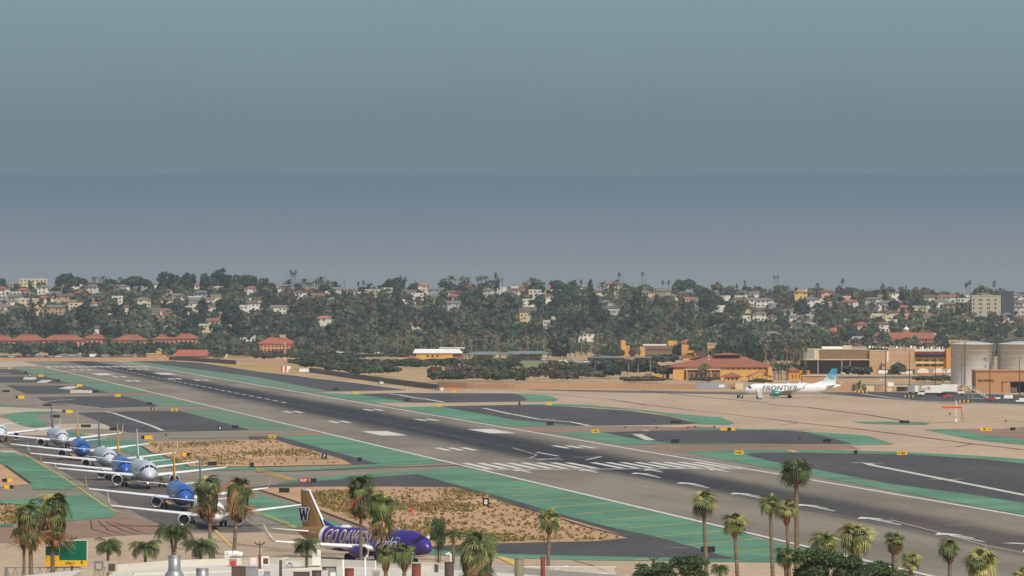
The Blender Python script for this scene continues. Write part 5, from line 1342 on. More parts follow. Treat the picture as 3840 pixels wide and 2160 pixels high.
S = Site(3212, 1303, 'grey_roof_house', 'salmon house with large pale grey gridded roof', 'house', hill=True); S.box('wall', M_salmon, 3194, 3233, 1279, 1305, 0, 9); S.hip('roof', M_greyw, 3187, 3241, 1280, 1261, 0, 9, rx=(3200,3242)); S.windows(3196, 3230, 1283, 1296, 3, 1, .4, .6)
# tower blocks on the right
S = Site(3699, 1205, 'tower_block', 'beige concrete tower block with paired dark windows on the right slope', 'tower block', hill=True)
S.box('wall', M_slab, 3644, 3753, 1110, S.yb+3, 0, 18); S.box('roof_edge', M_creamw, 3643, 3754, 1107.5, 1110, -.3, 18); 
for xs in ((3647,3655),(3671,3683),(3701,3713),(3729,3737)): S.windows(xs[0], xs[1], 1117, 1194, 2 if xs[1]-xs[0] > 9 else 1, 5, .62, .5)
S = Site(3777, 1200, 'glass_tower', 'dark blue glass tower directly right of the beige block', 'tower block', hill=True)
S.box('curtain_wall', M_glassdk, 3748.5, 3804, 1092, S.yb+3, 6, 22); S.windows(3750, 3803, 1094, 1180, 8, 12, .08, .98, 5.96, M_greyw, 'mullion'); S.box('roof_edge', M_metal, 3748, 3809, 1090.5, 1092, 5.8, 22)
# fuel tanks
def tank(xc, label):
    S = Site(xc, 1445, 'fuel_tank', label, 'storage tank', 'pale grey fuel tanks'); R_ = 81*S.k; H = 156*S.k
    mb = MB(); mb.lathe([(0,R_),(H-.4,R_),(H-.4,R_+.12),(H,R_+.12),(H,R_-.1),(H+.9,R_*.3),(H+1.0,.01)], 48); sh = mb.build('shell', M_tank, S.t); sh.location = (0, R_, 0)
    for f in (.14, .28, .42, .56, .70, .84):
        mb = MB(); mb.lathe([(H*f-.05,R_+.02),(H*f-.05,R_+.05),(H*f+.05,R_+.05),(H*f+.05,R_+.02)], 48); o = mb.build('seam', M_tank, sh)
    mb = MB()
    for i in range(36):
        a = 2*math.pi*i/36; b = 2*math.pi*(i+1)/36
        for z in (.55, 1.1): mb.tube((R_*math.cos(a), R_*math.sin(a), H+z), (R_*math.cos(b), R_*math.sin(b), H+z), .04, n=4, caps=False)
        mb.tube((R_*math.cos(a), R_*math.sin(a), H), (R_*math.cos(a), R_*math.sin(a), H+1.1), .04, n=4, caps=False)
    mb.build('railing', M_tankdk, sh)
    return S, R_, H, sh
S, R_, H, sh = tank(3652.5, 'left pale grey fuel tank, fully in view')
mb = MB(); x0 = (3619-3652.5)*S.k
mb.tube((x0, R_-math.sqrt(R_*R_-x0*x0)-.25, 0), (x0, R_-math.sqrt(R_*R_-x0*x0)-.25, H+.6), .22, n=6); mb.build('downpipe', M_tankdk, S.t)
mb = MB(); P_ = []
for i in range(26):
    a = math.radians(-12-i*1.9); zz = H*(1-i/25)
    P_.append(((R_+.5)*math.cos(a), (R_+.5)*math.sin(a), zz))
for i in range(25):
    mb.tube(P_[i], P_[i+1], .5, n=4, caps=False)
mb.build('spiral_stair', M_tankdk, sh)
for (tx, sz, zz, xx) in (('02', 1.5, 11.6, 5.2), ('A', 1.5, 8.3, 5.2)):
    y_ = R_-math.sqrt(R_*R_-xx*xx)-.15; flat_text(tx, sz*1.3, M_tankdk, S.t, 'lettering', (xx, y_, zz), (math.pi/2, 0, math.asin(xx/R_)), .03)
S.box('marking_line', M_tankdk, 3677, 3705, 1368, 1369, R_-math.sqrt(R_*R_-25)-.05, R_-math.sqrt(R_*R_-25)+.3) if False else None
S2, R2_, H2, sh2 = tank(3829, 'right pale grey fuel tank, cut by the picture edge')
S = Site(3740, 1445, 'tank_stair_tower', 'narrow pipe and stair tower between the two tanks', 'stair tower')
mb = MB(); w = 1.1; h = 150*S.k
for sx in (-w, w):
    for sy in (6, 8): mb.tube((sx, sy, 0), (sx, sy, h), .09, n=5)
S.t['kind'] = 'thing'; mb.build('frame', M_metal, S.t)
for i in range(9):
    z = h*i/9; mb = MB(); mb.add([(-w,6,z),(-w,7,z),(w,7,z+h/9),(w,6,z+h/9)], [(0,1,2,3)]) if i % 2 else mb.add([(w,7,z),(w,8,z),(-w,8,z+h/9),(-w,7,z+h/9)], [(0,1,2,3)]); mb.box((0,7,z), (2*w,2,.12)); mb.build('stair_flight', M_metal, S.t)
# block building with vehicle bay
S = Site(3770, 1473, 'fire_station', 'low orange-tan block building with open dark vehicle bay at the right edge')
S.box('wall', M_brick, 3659, 3785, 1392, 1473, 0, 20); S.box('upper_wall', M_brick, 3785.2, 3990, 1392, 1430, 0, 20); S.box('parapet', M_brick, 3657, 3992, 1388, 1392, -.4, 20); S.box('bay_floor_wall', M_browndk, 3785.2, 3990, 1430.2, 1473, 12, 20); S.box('bay_pier', M_brick, 3760, 3788, 1430.2, 1473, -.6, 12) ; S.box('sign_board', mat('ochre_sign_board', rgb(176,128,60), .8), 3666, 3728, 1421, 1431, -.15, -.02); S.box('bay_lintel', M_browndk, 3757, 3990, 1430.5, 1433, -.7, -.1)
mbm = box_mesh('sign_stroke', M_browndk, (.42, .05, .7), (0,0,0))
for i in range(14):
    if i in (4,): continue
    o = link('sign_stroke', mbm, S.t); o.location = (S.X(3669+i*4.2), -.2, S.Zz(1426)); 
# perimeter wall in panels
def wall_run(pts_, h_px, name, label, m, panel_px=22, thick=.35):
    p0 = G(*pts_[0]); t = thing(name, label, 'wall', tuple(p0))
    x = pts_[0][0]
    while x < pts_[-1][0]-1:
        xs = [p[0] for p in pts_]; ysv = [p[1] for p in pts_]
        a = G(x, float(np.interp(x, xs, ysv))); x2 = min(x+panel_px, pts_[-1][0]); b = G(x2, float(np.interp(x2, xs, ysv)))
        k = a.y/FPX; h = h_px*k*(1+.012*math.sin(x)); d = b-a; L_ = d.length; key = (name, round(L_*.985, 1), round(h, 2))
        me = box_mesh('wall_panel', m, (round(L_*.975, 2), thick, round(h, 2)), (0, 0, round(h/2, 2)))
        o = link('wall_panel', me, t); o.location = (a+b)/2-p0; o.rotation_euler = (0,0,math.atan2(d.y, d.x)); x = x2
    return t
wall_run([(1640,1455),(1760,1457),(1920,1458),(2300,1458),(2780,1459)], 20, 'perimeter_wall', 'long tan block wall in panels along the far side of the apron', M_block)
wall_run([(2960,1466),(3100,1466),(3222,1466)], 34, 'perimeter_wall', 'taller tan wall behind the white airliner tail', M_block, 26)
wall_run([(-60,1355),(300,1354),(632,1353)], 13, 'boundary_wall', 'low pinkish wall beyond the far end of the runway', M_block, 40)
wall_run([(885,1358),(1070,1358)], 10, 'boundary_wall', 'short pale earth-coloured wall left of the red and white mast', M_block, 40)
def fence_run(pts_, h_px, label, n):
    p0 = G(*pts_[0]); t = thing('screened_fence', label, 'fence', tuple(p0), 0, 'dark screened fences')
    P = []
    for i in range(n+1):
        x = pts_[0][0]+(pts_[-1][0]-pts_[0][0])*i/n; P.append(G(x, float(np.interp(x, [p[0] for p in pts_], [p[1] for p in pts_]))))
    for i in range(n):
        a, b = P[i]-p0, P[i+1]-p0; h = 2.4; d = b-a; mb = MB(); mb.box((0,0,h/2+.05), (d.length*.985, .06, h)); o = mb.build('screen_panel', M_mesh, t); o.location = (a+b)/2; o.rotation_euler = (0,0,math.atan2(d.y, d.x))
        mb = MB(); mb.tube((0,0,0),(0,0,h+.25), .06, n=5); o = mb.build('fence_post', M_pole, t); o.location = a
fence_run([(634,1351),(700,1353),(886,1367)], 14, 'dark screened fence behind the far end of the old asphalt', 12)
fence_run([(1078,1360),(1200,1377),(1310,1390)], 12, 'dark screened fence right of the red and white mast', 10)
fence_run([(1160,1396),(1300,1416),(1450,1438),(1560,1452),(1646,1464)], 20, 'longest dark screened fence running down to the small gate', 26)
# service blocks and containers on the apron edge
S = Site(2668, 1459.5, 'grey_container', 'long pale grey container with white sign before the perimeter wall', 'container'); S.box('body', mat('grey_container_paint', rgb(150,152,154), .6, .06, .6), 2611, 2727, 1435, 1459.5, -3, -.4); S.box('sign', M_whitew, 2695, 2716, 1442, 1452, -3.1, -3.0)
S = Site(2771, 1459.5, 'cream_block', 'cream square block left of the white airliner nose', 'kiosk'); S.box('wall', M_creamw, 2757, 2786, 1433, 1459.5, -2, 1.5); S.box('roof', M_creamw, 2756, 2787, 1431.5, 1433, -2.2, 1.7)
S = Site(3263, 1467, 'cream_block', 'cream cabin left of the catering trucks', 'kiosk'); S.box('wall', M_creamw, 3249, 3278, 1447, 1467, 0, 3)
S = Site(3300, 1470, 'brown_block', 'tan block hut between cream cabin and grey trailer', 'kiosk'); S.box('wall', M_block, 3282, 3313, 1442, 1470, 0, 4); S.box('roof', M_creamw, 3281, 3314, 1440, 1442, -.2, 4.2)
S = Site(3385, 1468, 'open_shed', 'long low open shed with pale roof left of the catering trucks', 'shed'); S.box('roof', M_creamw, 3326, 3412, 1447, 1450, 0, 6); S.box('rear_wall', M_greyw, 3365, 3406, 1450.2, 1468, 4, 5); S.posts((3328,3350,3410), 1450, 1468, .15, .6); S.box('white_box', M_whitew, 3329, 3352, 1434, 1447, 1, 4); S.box('pale_machine', M_creamw, 3326, 3345, 1454, 1469, -.5, 2)

# ------------------------------------------------------------ mid-ground: lawn, hedges, cars, poles
sheet('lawn', [(1929,1355),(2140,1354),(2150,1383),(1935,1384)], mat('sports_lawn', rgb(126,132,80), .95, .25, .05, stretch=(.1,1.5,1)), .02)
sheet('parking_lot', [(1740,1352),(2215,1350),(2300,1366),(2150,1368),(2140,1354),(1740,1354)], M_dark2, .03)
sheet('pale_path', [(1640,1388),(1735,1386),(2300,1388),(2300,1391),(1735,1390),(1640,1391)], M_tan, .03)
sheet('dry_grass', [(700,1366),(1078,1362),(1200,1380),(1160,1396),(1100,1402),(1000,1393),(800,1372)], mat('dry_straw_grass', rgb(176,146,92), .95, .3, .03, stretch=(.3,1.5,1)), .02)
sheet('access_road', [(3000,1412),(3440,1411),(3560,1419),(3560,1424),(3430,1419),(3000,1419)], M_dark2, .03)
sheet('access_road', [(3240,1440),(3570,1441),(3570,1444),(3240,1445)], M_taxi, .03)
sheet('car_park', [(-100,1334),(500,1334),(500,1342),(-100,1342)], M_dark2, .03)
S = Site(2070, 1408, 'bus_depot', 'low ochre depot sheds behind the dark shrubs', 'shed'); S.box('wall', M_ochre, 2028, 2092, 1383, 1406, 0, 8); S.box('wall_wing', M_tanw, 2092.3, 2112, 1386, 1408, 0, 8); S.box('dark_shed', M_browndk, 2112.3, 2145, 1375, 1389, 3, 9); S.windows(2030, 2090, 1388, 1402, 7, 1, .4, .6, m=M_browndk, name='bay_door')
S = Site(1625, 1425, 'dark_red_screen', 'tall narrow dark red panel among the dark shrubs', 'panel'); S.box('panel', M_dkred, 1618, 1633, 1377, 1425, 0, 1.2); S.posts((1620,1631), 1425, 1428, .1)
HG = 'dark shrubs between the field and the lawn'
rs = random.Random(9)
rows = [(960,1160,1350,1353,22,34,'A','first'),(1140,1330,1358,1374,26,38,'A','second'),(1235,1350,1392,1400,22,32,'D','small'),(1310,1440,1398,1414,22,46,'D','thick'),(1330,1480,1404,1418,24,44,'A','front'),(1440,1930,1376,1390,24,27,'D','long'),(1440,1930,1366,1376,26,20,'A','rear'),(1120,1440,1376,1390,28,34,'D','slanting'),(1130,1540,1338,1350,26,18,'A','car-side'),(2612,2700,1352,1362,26,14,'D','courtyard'),(2120,2260,1388,1400,28,26,'D','carpark'),(2990,3255,1362,1392,34,40,'E','hall'),(2900,3010,1398,1422,30,34,'D','pavilion'),
        (1608,1930,1418,1434,25,42,'E','dark'),(1625,1900,1426,1438,26,38,'E','frontmost'),(1920,2240,1418,1438,26,42,'E','right-hand'),(2040,2230,1398,1422,28,44,'E','bulging'),(2240,2520,1392,1424,30,44,'D','green'),(2250,2510,1370,1395,32,40,'D','upper green'),(2340,2475,1432,1438,24,22,'E','little'),
        (3262,3392,1398,1405,28,36,'E','umbrella'),(3430,3570,1432,1440,26,22,'E','low'),(2820,2880,1434,1440,20,14,'E','tiny'),(2600,2680,1428,1436,22,18,'E','ragged'),(3180,3240,1412,1440,28,42,'D','bushy'),(3110,3240,1376,1402,34,44,'D','shaded'),(800,960,1334,1345,28,26,'A','back')]
rowlab = {'slanting':'on the bank below the parked cars','car-side':'beside the long row of parked cars','courtyard':'before the yellow school wing','carpark':'right of the lawn','hall':'in the shadow of the brown exhibition hall','pavilion':'by the bright ochre pavilion','first':'behind the short earth wall','second':'sloping beside the dark fence','small':'small patch above the fence','thick':'in the thick clump right of the fence','front':'in front of the thick clump','long':'in the long hedge below the yellow hall','rear':'in the hedge right under the yellow hall',
          'dark':'around the dark red panel','frontmost':'along the front edge by the tan wall','right-hand':'right-hand hedge above the perimeter wall','bulging':'in the bulge before the ochre depot','green':'below the solar canopy','upper green':'under the solar canopy','little':'little one on the pale ground by the wall','umbrella':'in the flat-topped clump before the tan warehouse','low':'low before the grey sheds','tiny':'by the airliner nose','ragged':'before the red-roofed hall','bushy':'above the airliner tail','shaded':'in the shade of the brown hall','back':'behind the runway end fences'}
for (x0, x1, y0, y1, step, hpx, mk, nm) in rows:
    n = max(1, int((x1-x0)/step)); 
    for i in range(n):
        x = x0+(i+.5)*(x1-x0)/n+rs.uniform(-4,4); y = rs.uniform(y0, y1); p = G(x, y); k = p.y/FPX
        w = step*k*2.7*rs.uniform(.85,1.2); h = hpx*k*rs.uniform(.95,1.3)
        kind = rs.choice(['low','round']); top = .62 if kind == 'low' else 1.12
        t = thing('shrub', 'dark shrub %s, %s from left' % (rowlab[nm], ordw(i)), 'shrub', tuple(p), rs.random()*6, HG, (w, w, h/top)); link('crown', crown_mesh(kind, rs.randrange(3), rs.choice([mk, mk, 'A', 'E'])), t)
for x, y, wpx, hpx, mk, lab in ((2635,1424,42,62,'C','rounded olive tree standing before the red-roofed hall'),(2745,1345,40,42,'D','dark round tree left of the red-roofed hall ridge'),(2530,1349,14,60,'D','narrow dark tree against the yellow school wall'),(2378,1349,36,52,'E','brownish tree left of the yellow school'),(2680,1350,40,44,'C','olive tree in front of the curved yellow wing'),
                             (1210,1366,40,52,'D','tall dark shrub-tree at the end of the parked car row'),(3150,1345,50,50,'D','dark tree left of the grey-roofed salmon house'),(3262,1320,60,60,'D','big tree right of the grey-roofed salmon house'),(3520,1312,30,70,'D','tall dark tree at the end of the long red roof')):
    p = HP(x, y); k = p.y/FPX
    tree(p, wpx*k/.9, 'round', mk, lab, None, hpx/wpx/1.12*.9)
FP = defaultdict(int)
for x, yt, yb, dead in ((2905,1365,1424,0),(2930,1362,1425,0),(2950,1368,1425,0),(2967,1372,1424,0),(2920,1376,1426,0),(3008,1382,1422,0),(3018,1388,1425,0),(2890,1335,1420,0),(3300,1418,1465,0) if 0 else (3222,1430,1466,0),(3205,1436,1466,0),(3238,1440,1466,0),
                      (2950,1298,1402,1),(2965,1290,1400,0),(2985,1285,1400,0),(3000,1292,1402,0),(3015,1288,1402,0),(2975,1310,1402,1),(3022,1300,1404,0)):
    p = G(x, yb); k = p.y/FPX
    hill_palm(p, (yb-yt)*k-1.2, 'fan', 'mid-distance palm %s, %s from left' % ('near the brown hall' if yt < 1320 else ('by the ochre buildings' if x < 3100 else 'above the apron edge by the airliner tail'), ordw(FP[(yt < 1320, x < 3100)])), 'palms among the ochre buildings', 2.0, bool(dead)); FP[(yt < 1320, x < 3100)] += 1

def car_mesh(m, kind='car'):
    key = ('car', m.name, kind)
    if key in CM: return CM[key]
    mb = MB()
    if kind == 'car':
        mb.box((0,0,.62), (4.5,1.8,.62), 0, top=.97); mb.box((-.2,0,1.15), (2.5,1.6,.5), 1, top=.8); mb.box((-.2,0,1.42), (1.9,1.3,.06), 0)
    elif kind == 'van':
        mb.box((0,0,1.2), (5.2,2.0,1.8), 0, top=.95); mb.box((2.2,0,1.6), (.9,1.9,.7), 1, top=.9)
    for x in (-1.4, 1.4):
        for y in (-.85, .85): mb.tube((x,y-.1,.33), (x,y+.1,.33), .33, n=10, mi=2)
    me = bpy.data.meshes.new('car'); me.from_pydata(mb.v, [], mb.f)
    for q in (m, M_glass, M_tyre): me.materials.append(q)
    me.polygons.foreach_set('material_index', mb.m); CM[key] = me; return me
CN = {M_whitecar.name:'white', M_darkcar.name:'dark', M_redcar.name:'red', M_silcar.name:'silver'}
def car(x, y, rz, m, where, group, kind='car', label=None, sc=1.0):
    p = G(x, y); o = link('parked_car' if kind == 'car' else 'van', car_mesh(m, kind)); o.location = p; o.rotation_euler = (0,0,rz); o.scale = (sc,sc,sc)
    return tag(o, label or '%s %s parked %s' % (CN[m.name], kind, where), kind, group)
rows_c = [(4,410,1339,1341,24,'before the trees left of the runway end','cars parked left beyond the runway end'),(885,1135,1326,1329,18,'in the row behind the short earth wall','cars parked behind the mast'),(1205,1590,1324,1328,19,'in the long row left of the yellow hall','cars parked left of the yellow hall'),
          (2070,2240,1360,1366,26,'on the lot right of the lawn','cars parked by the lawn'),(3150,3200,1401,1404,30,'before the brown hall','cars before the halls'),(3300,3420,1403,1406,22,'before the tan warehouse','cars before the halls'),(1770,1880,1349,1351,24,'under the left grey canopy','cars under the canopies'),(1905,2050,1349,1351,24,'under the right grey canopy','cars under the canopies')]
for (x0, x1, y0, y1, step, where, grp_) in rows_c:
    n = int((x1-x0)/step)
    for i in range(n):
        car(x0+(i+.5)*(x1-x0)/n+rs.uniform(-4,4), rs.uniform(y0,y1), rs.choice([0,.2,math.pi,-.3,1.2]), rs.choice([M_whitecar,M_whitecar,M_whitecar,M_silcar,M_darkcar,M_redcar] if rs.random() < .3 else [M_whitecar,M_silcar,M_darkcar]), where+', '+ordw(i)+' in line', grp_, rs.choice(['car','car','van']))
car(1429,1441,math.pi*.55,M_whitecar,'','', label='small white car driving on the perimeter road beside the dark fence', kind='car')
car(1139,1397,.2,M_whitecar,'','', label='white pickup parked right of the red and white mast', kind='van')
car(3790,1472,0,M_whitecar,'','', label='white van inside the open vehicle bay', kind='van')
car(3548,1412,0,M_whitecar,'','', label='white car at the end of the orange low wall', kind='car')

def pole(x, yt, yb, label, head='bar', m=None, group='tall light poles', r=.16, cat='light pole'):
    p = G(x, yb); k = p.y/FPX; h = (yb-yt)*k
    t = thing('light_pole', label, cat, tuple(p), 0, group)
    mb = MB(); mb.tube((0,0,0), (0,0,h), r, r*.6, n=8); mb.tube((0,0,0),(0,0,.5), r*2, n=8); mb.build('pole', m or M_pole, t)
    mb = MB()
    if head == 'bar':
        mb.box((0,0,h-.1), (2.6,.15,.15)); mb.build('crossbar', m or M_pole, t)
        for q in (-1.1,-.35,.35,1.1):
            mb = MB(); mb.box((q,-.2,h+.2), (.5,.35,.45)); mb.build('floodlight', M_metal, t)
    elif head == 'arm':
        mb.tube((0,0,h), (1.3,-.2,h+.15), .06, n=5); mb.tube((0,0,h), (-1.3,.2,h+.15), .06, n=5); mb.build('arm', m or M_pole, t)
        for q in (-1.4, 1.4): mb = MB(); mb.box((q,0,h+.15), (.7,.4,.16)); mb.build('lamp_head', M_metal, t)
    else:
        mb.lathe([(h-.1,.1),(h+.1,.3),(h+.45,.3),(h+.6,.05)], 10); mb.build('lamp_globe', M_whitew, t)
    return t
C4 = lambda x, y: (1500+x/3.22, 1200+y/3.22)
for i, (x, yt, yb) in enumerate(((490,248,482),(862,250,486),(925,235,488),(1550,275,460),(1740,248,545),(2065,226,480),(2190,272,575),(2310,330,500))):
    a, b = C4(x, yt); _, c = C4(x, yb); pole(a, b, c, 'sports floodlight pole around the lawn, %s from the left' % ordw(i), 'bar', M_pole, 'sports floodlight poles')
for i, (x, yt, yb) in enumerate(((500,988,1140),(740,985,1190),(1182,905,1335),(1422,910,1250),(1683,930,1330),(1950,945,1262),(2232,950,1350),(2532,965,1342),(1760,1080,1220),(2440,1012,1105))):
    a, b = R4(x, yt); _, c = R4(x, yb); pole(a, b, c, 'slender apron light pole on the right, %s from the left' % ordw(i), 'arm', M_poledk if i > 1 else M_pole, 'apron light poles', .2)
for i, (x, yt, yb) in enumerate(((2286,1345,1417),(2658,1350,1430),(1722,1370,1389),(3019,1400,1425),(3155,1437,1466),(3303,1428,1465))):
    pole(x, yt, yb, 'short lamp post with globe, %s from the left' % ordw(i), 'globe', M_pole, 'short lamp posts', .12)
for i, (x, y) in enumerate(((1292,1046),(1377,1058),(2337,1048),(2372,1060),(2508,1050),(2669,1064),(3262,1080),(3331,1094),(3378,1086),(3422,1098),(1556,1046),(3136,1076))):
    p = HP(x, ridge(x)+5); k = p.y/FPX; h = CAMH-(y-HOR)*k-p.z
    t = thing('utility_pole', 'thin utility pole on the skyline, %s from the left' % ordw(i), 'utility pole', tuple(p), 0, 'utility poles on the ridge')
    mb = MB(); mb.tube((0,0,-.5),(0,0,h), .22, .16, n=6); mb.build('pole', M_poledk, t); mb = MB(); mb.box((0,0,h-.9), (2.4,.2,.2)); mb.build('crossarm', M_poledk, t)

# red and white mast with equipment hut
M_rw = mat('aviation_red_paint', rgb(190,82,60), .7)
S = Site(1068, 1397, 'antenna_mast', 'thin red and white lattice mast with small chequered hut at its foot', 'antenna mast')
h = (1397-1255)*S.k
for i in range(10):
    mb = MB(); z0, z1 = h*i/10, h*(i+1)/10
    for q in range(3):
        a = q*2.094; mb.tube((.35*math.cos(a), .35*math.sin(a), z0), (.35*math.cos(a), .35*math.sin(a), z1), .06, n=4); mb.tube((.35*math.cos(a), .35*math.sin(a), z0), (.35*math.cos(a+2.094), .35*math.sin(a+2.094), z1), .035, n=4)
    mb.build('mast_section', M_rw if i % 2 == 0 else M_whitew, S.t)
for i in range(4):
    S.box('hut_stripe', M_rw if i % 2 == 0 else M_whitew, 1054+i*7, 1061+i*7, 1372, 1397, -2, 1)
S.box('dish', M_whitew, 1080, 1090, 1373, 1384, -1, 0)
S = Site(3585, 1583, 'wind_mast', 'white pole with short orange crossbar on the apron island', 'mast')
h = 83*S.k
for i in range(4):
    mb = MB(); mb.tube((0,0,h*i/4),(0,0,h*(i+1)/4), .14, n=6); mb.build('mast_section', M_whitew if i else M_rw, S.t)
mb = MB(); mb.tube(((3533-3585)*S.k,0,56*S.k), ((3608-3585)*S.k,0,56*S.k), .32, n=6); mb.build('crossbar', M_orange, S.t)
mb = MB(); mb.tube((1.8,0,0), (1.6,0,56*S.k), .1, n=5); mb.tube((2.6,.3,0), (1.9,0,40*S.k), .08, n=5); mb.build('support', M_rw, S.t); S.box('cabinet', M_tarp, 3581, 3589, 1568, 1583, -.8, .8)
# windsock
p = G(1543, 1944); t = thing('windsock', 'limp bright orange windsock hanging over the weedy dirt', 'windsock', tuple(p), sc=.46); 
mb = MB(); mb.tube((-.55,0,0),(-.55,0,3.9), .05, n=6); mb.build('pole', M_pole, t)
mb = MB(); P_ = [(-.9,0,3.25,.42),(-.35,-.1,3.45,.42),(.1,-.1,3.1,.36),(.35,0,2.3,.30),(.6,0,1.4,.22),(.75,0,.7,.16)]
for a, b in zip(P_[:-1], P_[1:]): mb.tube(a[:3], b[:3], a[3], b[3], 10)
mb.build('sock', mat('glowing_orange_fabric', rgb(240,70,36), .8), t)

# ------------------------------------------------------------ airfield signs
def arrow_mesh():
    if 'arw' not in CM:
        mb = MB(); mb.add([(-.3,0,0),(0,0,.22),(0,0,-.22),(0,0,.07),(.3,0,.07),(.3,0,-.07),(0,0,-.07)], [(0,2,1),(3,6,5,4)]); me = bpy.data.meshes.new('arrow'); me.from_pydata(mb.v, [], mb.f); me.materials.append(M_black); CM['arw'] = me
    return CM['arw']
def sign(x, y, wpx, hpx, faces, label, group, text=None, tm=None, arrow=0):
    """faces: (share of the width, material)"""
    yb = y+hpx/2+3; p = G(x, yb); k = p.y/FPX; w, h = wpx*k, hpx*k
    t = thing('airfield_sign', label, 'sign', tuple(p), -math.atan2(p.x, p.y), group); z = 3*k+h/2; u = -w/2
    for f, m in faces:
        mb = MB(); mb.box((u+w*f/2, 0, z), (w*f*.985, .35, h)); mb.build('panel', m, t); u += w*f
    for q in (-.35, .35):
        mb = MB(); mb.box((q*w, 0, 1.5*k), (.12,.12,3*k)); mb.build('leg', M_pole, t)
    mb = MB(); mb.box((0,0,.03), (w*1.25, 1.0, .06)); mb.build('footing', M_tan, t)
    if text:
        o = flat_text(text, h*.85, tm or M_signw, t, 'lettering', (0 if not arrow else w*.12*arrow, -.19, z), (math.pi/2,0,0), .02)
    if arrow:
        o = link('arrow', arrow_mesh(), t); o.location = (-w*.27*arrow, -.19, z); s_ = h*1.1; o.scale = (s_*arrow, 1, s_)
    return t
NG = 'runway distance number signs'
for (x, y, w, h, tx) in ((112,1406,11,13,'4'),(572,1532,13,13,'5'),(825,1604,15,16,'6'),(1216,1711,20,20,'7'),(1822,1882,24,30,'8')):
    sign(x, y, w, h, [(1, M_black)], {'4':'tiny black number sign on the second dark island, farthest of all','5':'black sign with a white five by the edge of the fourth dark island','6':'black sign with a white six at the fifth dark island tip','7':'black sign with a white seven on the upper dirt patch','8':'largest black number sign, a white eight on the near dirt patch'}[tx], NG, tx)
YG = 'yellow taxiway signs'
ylist = [(37,1381,14,6,0,'farthest yellow sign at the left edge'),(154,1409,18,8,0,'yellow sign by the second dark island from the far end'),(299,1445,20,9,0,'yellow sign by the third dark island'),(441,1483,23,9,1,'yellow sign at the tip of the fourth dark island'),(653,1537,25,10,1,'yellow sign by the fifth dark island, near sign 6'),(1021,1637,28,11,1,'yellow sign at the corner of the upper dirt patch'),
    (1333,1472,20,8,0,'yellow sign right of the runway, farthest one'),(1702,1469,18,8,0,'yellow sign before the perimeter wall'),(1641,1520,22,9,1,'yellow sign at the left tip of the second right-hand island'),(2057,1515,24,9,1,'yellow sign on the upper edge of the big middle island'),(2232,1617,28,12,1,'yellow sign at the left tip of the narrow island'),(2771,1697,34,15,1,'yellow sign at the left tip of the large near island'),(3383,1699,38,14,1,'yellow sign on the upper edge of the large near island'),(3698,1609,44,12,-1,'long yellow sign near the right edge')]
for (x, y, w, h, ar, lab) in ylist: sign(x, y, w, h, [(1, M_signy)], lab, YG, 'B4' if ar and w > 24 else None, M_black, ar)
for (x, y, w, h, lab) in ((75,1489,32,11,'yellow sign with black end by the pale concrete at the left'),(254,1543,38,10,'yellow sign with black end above the second silver airliner'),(551,1640,42,13,'yellow sign with black end above the dirt patch corner'),(699,1704,30,12,'yellow and black sign standing in the upper dirt patch'),(27,1801,38,13,'black and yellow sign at the lower left edge')):
    sign(x, y, w, h, [(.28, M_black), (.72, M_signy)] if x != 699 and x != 27 else [(.5, M_signy if x == 699 else M_black), (.5, M_black if x == 699 else M_signy)], lab, YG)
sign(34,1826,34,13,[(.55, M_signy),(.45, M_black)], 'yellow and black sign just below the lower left black one', YG)
sign(2730,1609,56,11,[(.45, M_signy),(.25, M_black),(.3, M_signy)], 'long yellow sign with black middle right of the narrow island', YG)
t = sign(1154,1801,66,14,[(.52, M_signred),(.19, M_black),(.29, M_black)], 'red runway holding sign reading 9-27 with black end panels', None)
p = t; k = G(1154,1811).y/FPX
flat_text('9-27', 14*k*.95, M_signw, t, 'lettering', (-66*k*.24, -.19, 3*k+7*k), (math.pi/2,0,0), .02); flat_text('D', 14*k*.95, M_signy, t, 'lettering', (66*k*.115, -.19, 3*k+7*k), (math.pi/2,0,0), .02)
bl = [(96,1396,16,6),(217,1426,17,7),(358,1467,20,8),(23,1467,28,8),(179,1519,34,8),(207,1561,36,11),(322,1597,38,11),(427,1609,34,11),(882,1600,26,11),(560,1513,22,9),(795,1738,34,14),(945,1742,16,14),(1348,1722,17,14),(1066,1838,40,17),(1526,1500,22,9),(1529,1501,1,1),(1259,1459,20,8),(2063,1588,27,11),(2534,1582,40,11),(2532,1654,32,14),(1948,1515,8,8),(2655,2059,54,20),(3392,1582,38,10),(3101,1652,30,12),(3209,1695,14,14),(3798,1608,20,11)]
for i, (x, y, w, h) in enumerate(sorted(bl)):
    if w < 3: continue
    near = 'left of the runway' if x < 1400 else 'right of the runway'
    if x == 2655: near = 'largest, near green corner'
    sign(x, y, w, h, [(1, M_black)], 'black-backed sign seen from behind, %s, %s from the left' % (near, ordw(i)), 'black sign backs')

